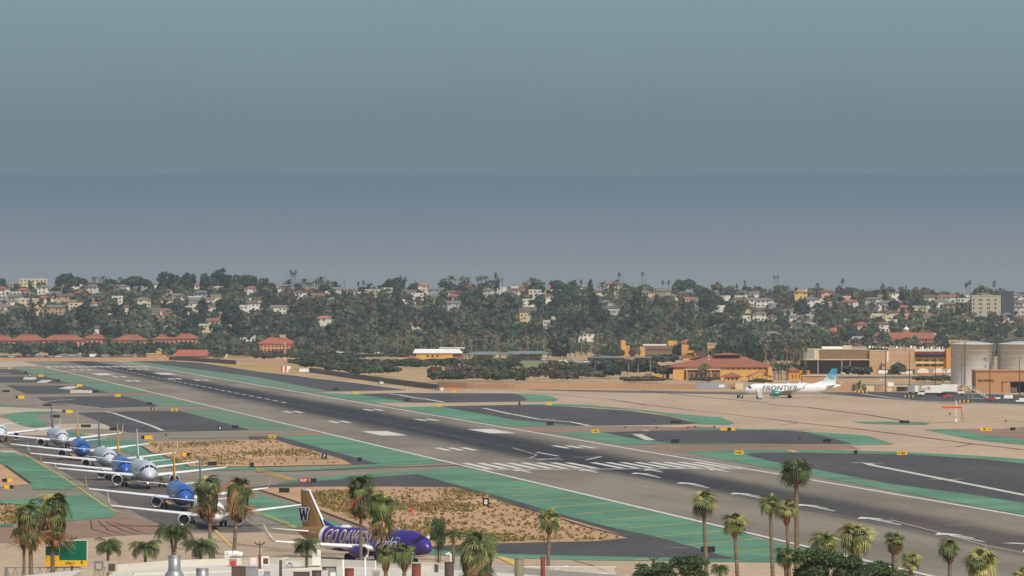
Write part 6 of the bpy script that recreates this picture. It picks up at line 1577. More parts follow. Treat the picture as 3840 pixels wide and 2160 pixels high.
# ------------------------------------------------------------ ground vehicles and equipment on the apron
M_eq = mat('equipment_dark_paint', rgb(60,56,56), .7)
def truck(x, y, label, flip=1):
    p = G(x, y); t = thing('catering_truck', label, 'truck', tuple(p), 0, 'white catering trucks')
    L_ = 9.0
    def bx(nm, m, c, d, par=None, top=1.0):
        mb = MB(); mb.box((c[0]*flip, c[1], c[2]), d, top=top); return mb.build(nm, m, par or t)
    bx('cargo_box', M_whitew, (1.2,0,3.0), (6.4,2.5,2.9)); cab = bx('cab', M_whitecar, (-3.1,0,1.55), (1.7,2.3,1.5)); bx('bonnet', M_whitecar, (-4.3,0,1.2), (1.1,2.1,.8), None, .92); bx('windscreen', M_glass, (-3.25,0,2.0), (1.75,2.33,.5), cab); bx('chassis', M_eq, (.2,0,.95), (8.2,1.2,.35)); bx('bumper', M_metal, (-4.9,0,.75), (.15,2.2,.35)); bx('lift_frame', M_metal, (1.2,0,1.35), (4.5,1.6,.35)); bx('roof_fairing', M_whitew, (-2.6,0,3.7), (1.4,2.3,.9))
    for wx in (-4.0, 3.2, 4.2):
        for wy in (-1.0, 1.0): mb = MB(); mb.tube((wx*flip, wy-.18, .5), (wx*flip, wy+.18, .5), .5, n=14); mb.build('wheel', M_tyre, t)
    ex = -1.0 if flip > 0 else 2.6     # round red emblem
    mb = MB(); n = 20; V = []
    for i in range(n+1):
        a = math.radians(-40+i*14); 
        for r in (.95-.4*i/n*.3, .55+.25*i/n): V.append((ex+r*math.cos(a), -1.275, 3.1+r*math.sin(a)))
    mb.add(V, [(2*i, 2*i+1, 2*i+3, 2*i+2) for i in range(n)]); mb.add([(ex-.35,-1.275,2.8),(ex+.5,-1.275,3.1),(ex+.1,-1.275,3.5),(ex-.2,-1.275,3.3)], [(0,1,2,3)]); mb.build('emblem', M_signred, t)
    return t
truck(3488, 1487, 'white catering truck with red emblem behind its cab, facing left')
truck(3570, 1483, 'second white catering truck with red emblem near its cab, facing right', -1)
p = G(3425,1478); t = thing('box_trailer', 'grey box trailer with white doors left of the catering trucks', 'trailer', tuple(p)); mb = MB(); mb.box((0,0,2.2), (4.2,2.4,2.6)); mb.build('box', M_metal, t); mb = MB(); mb.box((1.2,-1.25,2.2), (1.5,.08,2.5)); mb.build('door', M_whitew, t)
for q in (-1.2, 1.2): mb = MB(); mb.tube((q,-.9,.5),(q,.9,.5), .45, n=12); mb.build('wheel', M_tyre, t)
def airstair(x, y, label, L_=7.0, H_=3.4, flip=1, rz=0.0, sc=1.0):
    p = G(x, y); t = thing('airstair', label, 'passenger stairs', tuple(p), rz, None, sc); 
    n = 12
    for i in range(n):
        mb = MB(); mb.box((flip*(-L_/2+L_*(i+.5)/n), 0, .6+H_*(1-(i+.5)/n)), (L_/n*1.05, 1.4, .12)); mb.build('step', M_whitew, t)
    for s_ in (-.75, .75):
        mb = MB(); mb.tube((-flip*L_/2, s_, .5+H_), (flip*L_/2, s_, .5), .09, n=5); mb.tube((-flip*L_/2, s_, 1.5+H_), (flip*L_/2, s_, 1.5), .06, n=5)
        for i in range(7): mb.tube((-flip*L_/2+flip*L_*i/6, s_, .5+H_*(1-i/6)), (-flip*L_/2+flip*L_*i/6, s_, 1.5+H_*(1-i/6)), .04, n=4)
        mb.build('handrail', M_whitew, t)
        mb = MB(); mb.tube((-flip*L_/2, s_, .3), (-flip*L_/2, s_, .5+H_), .08, n=5); mb.tube((-flip*L_/4, s_, .3), (-flip*L_/2, s_, .4+H_), .06, n=5); mb.tube((-flip*L_/4, s_, .3), (-flip*L_/4, s_, .4+H_*.75), .07, n=5); mb.build('support_frame', M_metal, t)
    mb = MB(); mb.box((0,0,.4), (L_,1.5,.2)); mb.build('chassis', M_metal, t); 
    mb = MB(); mb.box((-flip*(L_/2+.6),0,.5+H_), (1.2,1.6,.12)); mb.build('platform', M_metal, t)
    for wx in (-L_*.35, L_*.35): mb = MB(); mb.tube((wx,-.7,.3),(wx,.7,.3), .3, n=10); mb.build('wheel', M_tyre, t)
    return t
airstair(3668, 1498, 'white wheeled passenger stairs standing alone on the dark ramp', 7.5, 4.2)
airstair(2848, 1497, 'narrow white passenger stairs set against the parked airliner front door', 2.6, 3.2, 1, math.radians(-70))
p = G(2775,1495); t = thing('ground_power_unit', 'small dark power cart before the parked airliner nose', 'power cart', tuple(p)); mb = MB(); mb.box((0,0,1.0), (2.6,1.5,1.0), top=.9); mb.build('body', M_eq, t); mb = MB(); mb.box((.5,-.77,1.1), (.5,.05,.5)); mb.build('gauge_panel', M_whitew, t); mb = MB(); mb.tube((-1.3,0,.4),(-2.3,0,.35), .06, n=5); mb.build('tow_bar', M_metal, t)
for q in (-.8, .8): mb = MB(); mb.tube((q,-.7,.35),(q,.7,.35), .35, n=10); mb.build('wheel', M_tyre, t)
carts = [(3705,1503,M_redcar,'low red baggage cart right of the lone passenger stairs'),(3725,1503,M_red,'red cart touching the white tug'),(3740,1500,M_whitecar,'white tug with rounded nose on the dark ramp'),(3781,1499,M_whitew,'large white box cart right of the tug'),(3820,1511,M_whitecar,'small white tug at the right edge'),(3543,1494,M_red,'red conveyor frame before the catering trucks'),(3562,1492,M_red,'second red conveyor frame under the right-hand truck'),(3838,1511,M_whitew,'white box cart cut by the right edge')]
for (x, y, m, lab) in carts:
    p = G(x, y); t = thing('baggage_cart' if m != M_whitecar else 'tow_tug', lab, 'cart' if m != M_whitecar else 'tug', tuple(p)); big = m == M_whitew
    mb = MB(); mb.box((0,0,1.15 if big else .75), (3.4 if big else 2.2,1.5,1.3 if big else .6), top=.96); mb.build('body', m, t)
    if m == M_whitecar: mb = MB(); mb.box((-.3,0,1.3), (1.0,1.2,.6), top=.85); mb.build('cab', M_glass, t)
    for q in (-.9, .9): mb = MB(); mb.tube((q,-.65,.28),(q,.65,.28), .28, n=10); mb.build('wheel', M_tyre, t)
for i, (x, y) in enumerate(((3225,1474),(3413,1493),(3619,1512),(3240,1476))):
    p = G(x, y); t = thing('hazard_barrier', 'row of yellow and black hazard barriers on the dark ramp, %s from left' % ordw(i), 'barrier', tuple(p), 0, 'yellow hazard barriers')
    for q in range(6): mb = MB(); mb.box((-1.9+q*.76,0,.65), (.42,.3,1.1)); mb.build('barrier_panel', M_signy if q % 2 == 0 else M_eq, t)
    mb = MB(); mb.box((0,0,.2),(4.6,.5,.15)); mb.build('base', M_eq, t)
# small gate and bollards at the end of the dark fence
S = Site(1655, 1465, 'vehicle_gate', 'orange-striped gate and white posts at the end of the dark fence', 'gate')
for i in range(11):
    mb = MB(); mb.tube((0,0,0),(0,0,1.1), .1, n=6); o = mb.build('bollard', M_whitew, S.t); o.location = ((1528+i*11-1655)*S.k, -2, 0)
for x0, x1 in ((1675,1700),(1703,1730)): S.box('gate_rail', M_orange, x0, x1, 1452, 1454, -.1, .1); S.box('gate_rail', M_orange, x0, x1, 1458, 1460, -.1, .1)
S.box('cabinet', M_tarp, 1652, 1662, 1453, 1465, -1, 1); S.box('gate_post', M_browndk, 1640, 1646, 1442, 1465, -.3, .3)
# little runway lights along the right-hand islands
for i, (x, y) in enumerate(((2345,1612),(2462,1613),(2580,1613),(2607,1611),(2679,1610),(3000,1657),(2998,1652),(2453,1590),(2450,1588),(1948,1516),(2900,1500),(3772,1587),(3562,1560),(535,1618),(622,1641),(22,1440),(93,1477))):
    p = G(x, y); t = thing('edge_light_unit', 'small taxiway light unit on a pale base, %s from the left of its row' % ordw(i), 'taxiway light', tuple(p), 0, 'small taxiway light units')
    mb = MB(); mb.tube((0,0,0),(0,0,.7), .1, n=6); mb.build('stem', M_pole, t); mb = MB(); mb.box((0,0,.8), (.6,.4,.4)); mb.build('housing', M_eq, t)
# weeds on the bare dirt: tufts nobody could count
def weeds():
    rw = np.random.default_rng(4); V = []
    polys = [([(1130,1850),(1700,1830),(1800,1855),(1990,1920),(2250,1998),(2340,2018),(2230,2028),(1900,2034),(1600,2046),(1400,1985),(1280,1930),(1150,1885)], 3000), ([(560,1665),(1010,1650),(1180,1700),(1310,1738),(1000,1746),(680,1744),(600,1710)], 900), ([(0,1890),(80,1895),(90,1965),(0,1966)], 160)]
    from mathutils import noise as ns
    for poly, n in polys:
        P = [G(*q) for q in poly]; xs = [q.x for q in P]; ys = [q.y for q in P]; c = 0
        def inside(x, y):
            r = False; j = len(P)-1
            for i in range(len(P)):
                if (P[i].y > y) != (P[j].y > y) and x < (P[j].x-P[i].x)*(y-P[i].y)/(P[j].y-P[i].y)+P[i].x: r = not r
                j = i
            return r
        tries = 0
        while c < n and tries < n*30:
            tries += 1
            x = rw.uniform(min(xs), max(xs)); y = rw.uniform(min(ys), max(ys))
            f = ns.fractal(Vector((x*.035, y*.014, 3)), 1.0, 2.0, 4)
            if f < .08 and rw.random() > .16: continue
            if not inside(x, y): continue
            c += 1; h = rw.uniform(.15,.5)*(1.5 if f > .35 else 1); w = rw.uniform(.08,.30)
            for q in range(3):
                a = rw.uniform(0,3.14); dx, dy = math.cos(a)*w, math.sin(a)*w; o = rw.uniform(-.2,.2,2)
                V.append([(x-dx+o[0],y-dy+o[1],.09),(x+dx+o[0],y+dy+o[1],.09),(x+dx*1.1+o[1],y+dy+o[0],.1+h*rw.uniform(.7,1)),(x-dx*.7+o[0],y-dy+o[1],.1+h*rw.uniform(.6,1))])
    me = quad_mesh('dry_weeds', np.array(V).reshape(-1,3), mat('dry_weed_tufts', rgb(112,112,66), .95, .3, .15, island=.45, col2=rgb(158,132,88)))
    tag(link('dry_weeds', me), 'dry green-brown weed tufts scattered over the bare dirt', 'weeds', None, 'stuff')
weeds()

# ------------------------------------------------------------ near palms (fronds one by one)
def fan_frond(rng, droop, nseg=13):
    """palmate leaf: petiole along +x, blades fanning out and drooping"""
    V = []; F = []
    def quad(a, b, c, d): 
        o = len(V); V.extend([a, b, c, d]); F.append((o, o+1, o+2, o+3))
    pl_ = .42
    quad((0,-.02,0),(0,.02,0),(pl_,.015,.0),(pl_,-.015,.0))
    for k in range(nseg):
        a = math.radians(-88+176*k/(nseg-1))+rng.uniform(-.04,.04); ln = (.62-.16*abs(a)/1.7)*rng.uniform(.88,1.08)
        pts_ = []; d = Vector((math.cos(a), math.sin(a), 0)); p = Vector((pl_,0,0)); dz = .04
        side = Vector((-math.sin(a), math.cos(a), 0)); w = .046
        prev = (p, .012)
        for q, f in enumerate((.4,.3,.3)):
            nxt = p+d*ln*f*(.92 if q else 1)+Vector((0,0,dz*ln)); ww = (w, w*.8, .008)[q]
            a0, b0 = prev[0]-side*prev[1], prev[0]+side*prev[1]; a1, b1 = nxt-side*ww, nxt+side*ww
            quad(tuple(a0), tuple(b0), tuple(b1), tuple(a1)); prev = (nxt, ww); p = nxt; dz -= droop*(.55+.35*q); d = d*.9
    me = bpy.data.meshes.new('frond'); me.from_pydata(V, [], F); return me
rf_ = random.Random(8)
M_deadtan = mat('dead_tan_frond', rgb(150,128,92), .9, .3, .8, island=.4)
FR_G = []
for m, dr in ((M_frond,.35),(M_frond,.7),(M_frondY,.35),(M_frondD,.6),(M_frondY,.55),(M_dead,1.5),(M_dead,2.0),(M_deadtan,1.7),(M_frondD,1.8)):
    me = fan_frond(rf_, dr); me.materials.append(m); FR_G.append(me)
def skirt_mesh(R, H, n, rng, top=0.0):
    V = []
    for i in range(n):
        a = rng.random()*6.283; z = -H*rng.random()**.8; r = R*(.55+.5*rng.random())*(1-.35*(-z/H)**2)
        x, y = r*math.cos(a), r*math.sin(a); w = .10+.12*rng.random(); l = .5+.7*rng.random(); t = rng.uniform(-.7,.7)
        sx, sy = -math.sin(a+t)*w, math.cos(a+t)*w
        V.append([(x-sx,y-sy,z),(x+sx,y+sy,z),(x+sx*.3+.1*math.cos(a),y+sy*.3,z-l),(x-sx*.4,y-sy*.4,z-l*.9)])
    return np.array(V).reshape(-1,3)
def trunk_tube(top, r0, r1, lean, H):
    mb = MB(); n = max(12, int(H/.45)); P = []
    for i in range(n+1):
        f = i/n; x = lean*(f**1.6); r = r0+(r1-r0)*f; P.append((x, H*f, r*(1.05 if i % 2 else .96)))
    k = 10
    for (x, z, r) in P:
        for j in range(k): a = 2*math.pi*j/k; mb.v.append((x+r*math.cos(a), r*math.sin(a), z))
    for i in range(n):
        for j in range(k): mb.f.append((i*k+j, i*k+(j+1)%k, (i+1)*k+(j+1)%k, (i+1)*k+j)); mb.m.append(0); mb.sm.append(False)
    return mb
def fan_palm(cx, ytop, rpx, Y, xb, label, nf=34, skirt=0.0, boot=1.4, tr=.2, seed=0, green=(0,1,2,3,4), deadn=0, group='tall fan palms in the foreground'):
    """cx, ytop: crown centre column and crown top in the photograph; rpx: crown half-width"""
    rng = random.Random(seed+int(cx)); k = Y/FPX; R = rpx*k; tr *= 1.12
    c = AT(cx, ytop, Y); hz_ = c.z-R*1.0; base = Vector(((xb-1920)*k, Y, 0)); lean = c.x-base.x
    t = thing('fan_palm', label, 'palm tree', tuple(base), 0, group)
    mb = trunk_tube(None, tr*1.25, tr*.85, lean, hz_-.25); mb.build('trunk', M_trunk, t)
    if boot:
        mb = MB(); mb.lathe([(-boot,tr*.9),(-boot*.8,tr*1.5),(-boot*.4,tr*1.9),(-boot*.1,tr*1.6),(.25,tr*1.0),(.5,.03)], 9); 
        for i in range(26):
            a = i*2.4; z = -boot*.85+boot*i/30; r = tr*1.7; mb.add([(r*math.cos(a-.25),r*math.sin(a-.25),z),(r*math.cos(a+.25),r*math.sin(a+.25),z),(r*1.5*math.cos(a),r*1.5*math.sin(a),z+.28)], [(0,1,2)])
        o = mb.build('boot', M_boot, t); o.location = (lean, 0, hz_-.1)
    nf = int(nf*.78)
    for i in range(nf):
        f = i/nf; az = i*2.39996+rng.uniform(-.2,.2); el = math.radians(86-128*f**.8+rng.uniform(-8,8)); s = R*rng.uniform(.78,1.16)*(1.0 if f > .15 else .92)
        me = FR_G[rng.choice(green)]; o = link('frond', me, t); o.location = (lean, 0, hz_+.15*(1-f)); o.rotation_euler = (rng.uniform(-.5,.5), -el, az); o.scale = (s, s*1.02, s)
    for i in range(deadn):
        az = i*2.39996; el = math.radians(-38-48*(i/max(1,deadn))+rng.uniform(-8,8)); s = R*rng.uniform(.66,.9); q_ = R*.26
        o = link('dead_frond', FR_G[rng.choice((5,7,6,3,8))], t); o.location = (lean+q_*math.cos(az), q_*math.sin(az), hz_-.05-(i/max(1,deadn))*skirt*.42); o.rotation_euler = (rng.uniform(-.6,.6), -el, az); o.scale = (s, s, s)
    if skirt:
        V = skirt_mesh(R*.60, skirt*.78, 300, rng); o = link('dead_leaf_skirt', quad_mesh('dead_leaf_skirt', V, M_dead), t); o.location = (lean, 0, hz_-.1); o['kind'] = 'stuff'
        V = skirt_mesh(R*.66, skirt*.75, 320, rng); o = link('drooping_leaves', quad_mesh('drooping_leaves', V, M_frondD), t); o.location = (lean, 0, hz_); o['kind'] = 'stuff'
    return t
# shaggy palms with brown skirts
SG = 'shaggy palms with brown skirts'
fan_palm(112,1862,68,640,118,'shaggy palm at the lower left, left one of the touching pair',30,4.0,0,.22,1,(0,1,3),24,SG)
fan_palm(200,1832,72,650,196,'shaggy palm at the lower left, taller right one of the pair',34,4.6,0,.22,2,(0,1,3,2),26,SG)
fan_palm(779,1768,60,650,797,'shaggy palm hiding the nose of the second airliner',34,3.6,0,.20,3,(0,1,2,3),22,SG)
fan_palm(893,1776,58,650,869,'shaggy palm in front of the leading white airliner, right of its twin',32,3.4,0,.20,4,(0,1,3,5),26,SG)
fan_palm(1353,1772,60,650,1353,'tall shaggy palm crossing the purple jet lettering',32,3.4,0,.17,5,(0,1,3),26,SG)
fan_palm(1430,1832,62,640,1424,'shaggy palm right of the tall one over the purple jet',32,4.0,0,.19,6,(0,1,3,2),26,SG)
fan_palm(1790,1974,84,560,1795,'massive shaggy palm at bottom centre hiding the roof',40,5.2,0,.34,7,(0,1,2,3),44,SG)
# clean-stemmed palms
fan_palm(2059,1900,50,600,2052,'lone slim palm over the weedy dirt with rust-coloured boot',32,0,1.5,.19,8)
fan_palm(2637,1828,58,600,2658,'slim palm crossing the near black sign',32,0,1.0,.19,9)
fan_palm(2754,1910,54,600,2775,'slim leaning palm right of the near black sign',30,0,1.4,.19,10)
fan_palm(2986,1705,64,600,2990,'tallest palm of all, standing over the runway',36,0,1.2,.24,11,(0,1,3,3))
fan_palm(2888,1846,46,600,2903,'palm with ringed stem left of the tallest palm',30,0,.6,.19,12,(0,1,3,2))
fan_palm(2950,1860,52,590,2966,'yellow-green palm with orange boot beside the tallest palm',30,0,1.6,.18,13,(2,4,0))
fan_palm(2948,2036,50,560,2950,'short dark palm at the foot of the tallest palm',28,0,1.2,.2,14,(3,0,1))
fan_palm(3012,2058,40,565,2995,'low pale palm clump behind the tallest palm stem',26,0,1.0,.18,21,(2,0,4))
fan_palm(3090,1986,66,570,3098,'broad palm rising out of the dark bushes',34,0,1.2,.22,15,(0,2,1))
fan_palm(3212,1940,76,570,3216,'big yellow-green palm with one upright spike and red boot',36,0,1.8,.24,16,(2,4,0))
fan_palm(3355,1985,46,560,3357,'sparse dark palm with thick swollen stem',24,0,1.2,.32,17,(3,1,0))
fan_palm(3416,2060,46,550,3405,'low yellow-green palm right of the thick-stemmed one',26,0,.8,.2,18,(2,0,4))
fan_palm(3562,2010,48,560,3562,'neat round-headed palm before the runway arrows',34,0,1.4,.2,19,(3,0,1,2))
fan_palm(3680,2042,74,550,3682,'wide low palm at the bottom right',34,0,1.0,.22,20,(2,4,0))
fan_palm(3832,2120,40,545,3832,'palm crown peeping in at the lower right corner',26,0,1.0,.2,22,(0,2))
fan_palm(1446,2034,48,560,1449,'bushy palm under the purple jet nose, left one with rusty boot',32,0,1.6,.2,23,(0,1,2))
fan_palm(1516,2028,52,560,1516,'bushy palm under the purple jet nose, right one with rusty boot',34,0,1.6,.2,24,(0,1,2))
# feather palms
def feather_frond(rng, m):
    V = []; F = []; p = Vector((0,0,0)); el = .9; n = 17
    for i in range(n):
        f = i/n; d = Vector((math.cos(el),0,math.sin(el))); q = p+d*(1.0/n); w = .23*math.sin(math.pi*min(1,(f*.85+.15)))
        for s in (-1, 1):
            for j in range(2):
                b = p+(q-p)*(j*.5); tip = b+d*.10+Vector((0, s*w, -w*rng.uniform(.45,1.1))); o = len(V); V += [tuple(b), tuple(b+d*.018), tuple(tip+d*.01), tuple(tip-d*.008)]; F.append((o,o+1,o+2,o+3))
        o = len(V); V += [tuple(p+Vector((0,-.012,0))), tuple(p+Vector((0,.012,0))), tuple(q+Vector((0,.01,0))), tuple(q+Vector((0,-.01,0)))]; F.append((o,o+1,o+2,o+3))
        p = q; el -= .115
    me = bpy.data.meshes.new('frond'); me.from_pydata(V, [], F); me.materials.append(m); return me
FE = [feather_frond(rf_, m) for m in (M_frond, M_frondD, M_frondD, M_frondD)]
def feather_palm(cx, cy, rpx, Y, label, nf=26, xb=None, tr=.17, up=.9, stems=1):
    rng = random.Random(int(cx)); k = Y/FPX; R = rpx*k; c = AT(cx, cy, Y); t = thing('feather_palm', label, 'palm tree', (c.x, Y, 0), 0, 'feather palms in the foreground')
    for s in range(stems):
        dx = (s-(stems-1)/2)*1.0
        mb = MB(); mb.tube((dx*.1,0,0), (dx*.25,0,c.z*.82), tr*1.2, tr, 8, smooth=True); mb.tube((dx*.25,0,c.z*.82), (dx, 0, c.z), tr, tr*.8, 8); mb.build('trunk', M_trunk, t)
        for i in range(int(nf*.62)//stems+4):
            az = i*2.4+rng.random()*.4; s_ = R*rng.uniform(.85,1.15); o = link('frond', FE[rng.randrange(4)], t); o.location = (dx, 0, c.z); o.rotation_euler = (rng.uniform(-.3,.3), rng.uniform(-.35,.85), az); o.scale = (s_, s_, s_)
    return t
feather_palm(652,1990,80,640,'dark feather palm below the second airliner with forked trunk',44,stems=2)
feather_palm(752,2045,82,620,'feather palm between the two slim trunks below the white airliner',40)
feather_palm(405,2040,66,640,'bushy feather palm right of the green road sign',48)
feather_palm(545,2050,70,630,'drooping feather palm between bushy palm and forked palm',40)
feather_palm(90,1995,60,640,'dark feather palm at the far lower left behind the shaggy pair',40)
feather_palm(1150,2040,66,600,'feather palm over the purple jet tail beside the white roof vent',44)
feather_palm(2700,2130,46,560,'small feather palm beside the slim leaning palm',30)
feather_palm(1700,2000,44,600,'right lobe feather palm left of the massive shaggy palm',30)
M_bushD = mat('near_bush_leaves', rgb(72,90,54), .75, .3, .6, island=.45)
M_bushA = mat('near_bush_pale_leaves', rgb(100,112,74), .75, .3, .6, island=.45)
def leafy(cx, ybase, wpx, hpx, Y, label, mk='D', n=1500, name='bush', cat='bush', cols=1):
    k = Y/FPX; rng = np.random.default_rng(int(cx)); lob = [(rng.uniform(-.42,.42), rng.uniform(-.42,.42), rng.uniform(.05,.80), .15+.10*rng.random(), 1.0) for _ in range(30)]
    V = crown_np(rng, int(n*3.2), lob, .026); V = V+np.repeat(rng.normal(size=(len(V)//4,3))*.028, 4, axis=0); w, h = wpx*k, hpx*k; p = AT(cx, ybase, Y)
    t = thing(name, label, cat, (p.x, Y, 0), 0, None); V = V*np.array([w,w,h*1.0])+np.array([0,0,p.z]); link('crown', quad_mesh('crown', V, M_bushA if mk == 'A' else M_bushD), t)
    mb = MB(); mb.tube((0,0,0),(0,0,p.z+h*.4), .14, .07, 7)
    for q in range(4): mb.tube((0,0,max(.3,p.z*.6)), (w*.3*math.cos(q*1.7), w*.3*math.sin(q*1.7), p.z+h*.45), .08, .03, 5)
    mb.build('trunk', M_bark, t); return t
leafy(1643,2062,50,132,610,'tall narrow dark evergreen right of the purple jet nose','D',1700,'evergreen_tree','tree')
leafy(2450,2175,150,66,560,'leafy green bush at the bottom right of centre, left part','D',2000)
leafy(2590,2175,130,92,560,'taller leafy bush beside the slim palm at the bottom','D',2000)
leafy(3060,2185,150,140,560,'large dark green bush under the broad palm','D',2600)
leafy(3180,2190,110,120,558,'dark green bush under the big yellow-green palm','D',2000)
leafy(3300,2190,120,86,555,'dark low bush left of the thick-stemmed palm','D',1800)
leafy(3380,2195,80,60,555,'small bush at the foot of the thick-stemmed palm','A',1200)

# ------------------------------------------------------------ white roof in front, with its equipment
M_rooftop = mat('white_coated_roof', rgb(208,202,190), .8, .06, .25, fine=.04, fscale=1.5)
M_rust = mat('rusty_brown_steel', rgb(122,66,52), .8, .25, .8)
M_dkpipe = mat('dark_brown_pipe', rgb(84,68,64), .7, .15, .8)
M_galv = mat('galvanised_duct', rgb(156,156,156), .45, .12, 1.2, metal=.5)
M_beigeac = mat('beige_unit_casing', rgb(186,176,156), .7, .1, .8)
RZH = 9.2
def RP(x, y, z=RZH): return G(x, y, z)
edge = [(430,2143),(628,2126),(960,2114),(1200,2120),(1700,2137),(1930,2150),(2380,2186)]
t = thing('white_roofed_building', 'large flat building with bright white roof along the bottom of the picture', 'building', tuple(RP(1200,2150)), 0)
P0 = RP(1200,2150); P0.z = 0; t.location = P0
far = [RP(x, y)-P0 for x, y in edge]; near = [Vector((far[-1].x, 500-P0.y, RZH)), Vector((far[0].x, 500-P0.y, RZH))]
mb = MB(); poly = far+near; n = len(poly); mb.add([tuple(q) for q in poly]+[(q.x,q.y,0) for q in poly], [tuple(range(n))[::-1]]+[(i, (i+1)%n, n+(i+1)%n, n+i) for i in range(n)])
b_ = mb.build('roof', M_rooftop, t)
for i in range(len(far)-1):
    a, b = far[i], far[i+1]; d = b-a; L_ = d.length; mb = MB(); mb.box((0,0,.35), (L_*.995, .35, .7)); o = mb.build('parapet', M_rooftop, t); o.location = (a+b)/2+Vector((0,-.2,.003)); o.rotation_euler = (0,0,math.atan2(d.y, d.x))
for (x0, y0, x1, y1) in ((500,2156,1240,2134),(960,2141,1700,2154)):
    a, b = RP(x0,y0)-P0, RP(x1,y1)-P0; d = b-a; mb = MB(); mb.box((0,0,.1), (d.length, .25, .2)); o = mb.build('roof_kerb', M_rooftop, t); o.location = (a+b)/2; o.rotation_euler = (0,0,math.atan2(d.y, d.x))
t = thing('lower_white_roof', 'second white roof with brown edge at the lower left corner', 'building', (0,0,0)); q = [RP(90,2158,8.3), RP(310,2136,8.3)]
t.location = (q[0].x, q[0].y, 0); mb = MB(); a = Vector((0,0,8.3)); b = q[1]-Vector((q[0].x,q[0].y,0)); mb.add([tuple(a),tuple(b),(b.x,b.y-40,8.3),(a.x,a.y-40,8.3),(a.x,a.y,0),(b.x,b.y,0),(b.x,b.y-40,0),(a.x,a.y-40,0)], [(3,2,1,0),(0,1,5,4),(1,2,6,5),(2,3,7,6),(3,0,4,7)]); mb.build('roof', M_rooftop, t)
EQ = 'rooftop equipment'
def rbase(x, yb, z=RZH): return RP(x, yb, z)
def rcyl(x0, x1, yt, yb, m, label, name='roof_vent', cat='roof vent', cap=None, flare=1.0, cone=None):
    p = rbase((x0+x1)/2, yb); k = p.y/FPX; r = (x1-x0)/2*k; h = (yb-yt)*k; t = thing(name, label, cat, tuple(p), 0, EQ)
    if cone: mb = MB(); mb.lathe([(0,r*1.55),(h*.18,r*1.5),(h*.30,r*1.1),(h*.34,r*1.0)], 20); mb.build('base_cone', m, t); mb = MB(); mb.lathe([(h*.3,r),(h,r),(h,r*.9),(h-.2,.01)], 20); mb.build('shaft', m, t); mb = MB(); mb.lathe([(h*.33,r*1.08),(h*.37,r*1.08)], 20); mb.build('ring', m, t); mb = MB(); mb.lathe([(h-.12,r*1.06),(h,r*1.06),(h+.02,r*.98)], 20); mb.build('rim', cap or m, t)
    else: mb = MB(); mb.lathe([(0,r),(h,r),(h,r*.88),(h-.25,.01)], 18); mb.build('shaft', m, t); mb = MB(); mb.lathe([(h-.1,r*1.06),(h,r*1.06),(h+.02,r*.9)], 18); mb.build('rim', cap or m, t)
    return t
def rbox(x0, x1, yt, yb, m, label, name='rooftop_unit', cat='air conditioner', dep=1.2, face=None, legs=False):
    p = rbase((x0+x1)/2, yb); k = p.y/FPX; w = (x1-x0)*k; h = (yb-yt)*k; t = thing(name, label, cat, tuple(p), 0, EQ)
    z0 = .25 if legs else 0
    mb = MB(); mb.box((0, dep/2, z0+(h-z0)/2), (w, dep, h-z0)); mb.build('casing', m, t)
    if face: mb = MB(); mb.box((w*.08, -.03, z0+(h-z0)*.5), (w*.62, .06, (h-z0)*.68)); mb.build('grille', face, t)
    for q in (-.4, .4): mb = MB(); mb.box((q*w, dep/2, .12), (.1, dep*.9, .24)); mb.build('skid', M_galv, t) if legs else None
    mb = MB(); mb.box((0, dep/2, h+.03), (w*1.04, dep*1.06, .06)); mb.build('lid', m, t); return t
rcyl(631,677,2083,2166,M_galv,'large ribbed silver roof vent with flared base at lower left',cone=True)
rcyl(735,782,2132,2172,M_galv,'shorter silver roof vent right of the large one')
rcyl(1293,1327,2132,2172,M_rust,'rust-brown pipe stub in front of the purple jet engine')
rcyl(1544,1578,2114,2170,M_rust,'wide rusty red pipe under the jet nose')
rcyl(1667,1702,2108,2175,M_dkpipe,'dark brown wide pipe left of the massive palm')
rcyl(1170,1205,2140,2172,M_dkpipe,'short brown pipe below the white hooded vent')
rcyl(1629,1644,2117,2152,M_dkpipe,'thin dark pipe between the rusty and dark wide pipes')
rcyl(1047,1058,2101,2165,M_dkpipe,'slim dark brown pipe right of the red lamp post')
rcyl(1930,1964,2093,2175,mat('greenish_steel_pipe', rgb(128,124,104), .6, .12, .8),'tall greenish grey pipe right of the massive palm')
rcyl(2027,2045,2088,2175,M_rust,'slender rusty pipe beside the lone slim palm')
rcyl(1282,1290,2099,2160,M_whitew,'tall white pole left of the jet engine','roof_pole','pole'); rcyl(1366,1373,2096,2160,M_whitew,'tall white pole just right of the jet engine','roof_pole','pole'); rcyl(1406,1409,2102,2150,M_whitew,'thin white pole farther right of the jet engine','roof_pole','pole')
# white curved intake duct
p = rbase(880,2104); k = p.y/FPX; t = thing('intake_duct', 'white curved duct with dark mouth pointing right on the roof edge', 'duct', tuple(p), 0, EQ)
mb = MB(); zz = 26*k; C_ = [(-34*k,0,0,.4),(-32*k,0,10*k,.42),(-22*k,0,zz*.85,.45),(-6*k,0,zz,.42),(16*k,0,zz*.92,.38),(30*k,0,zz*.80,.30)]
for a, b in zip(C_[:-1], C_[1:]): mb.tube(a[:3], b[:3], a[3], b[3], 14)
mb.build('elbow', M_whitew, t); mb = MB(); mb.lathe([(0,.22),(.02,.30),(-.15,.28)], 12, 'x', (31*k,0,zz*.79)); mb.build('mouth', M_inlet, t); mb = MB()
for x_ in (-30,12,28): mb.tube((x_*k,-.2,0),(x_*k,-.2,zz*.7), .06, n=5)
mb.build('support', M_whitew, t); mb = MB(); mb.box((-26*k,.1,zz*.95),(.75,.1,.8)); mb.build('side_plate', M_whitew, t)
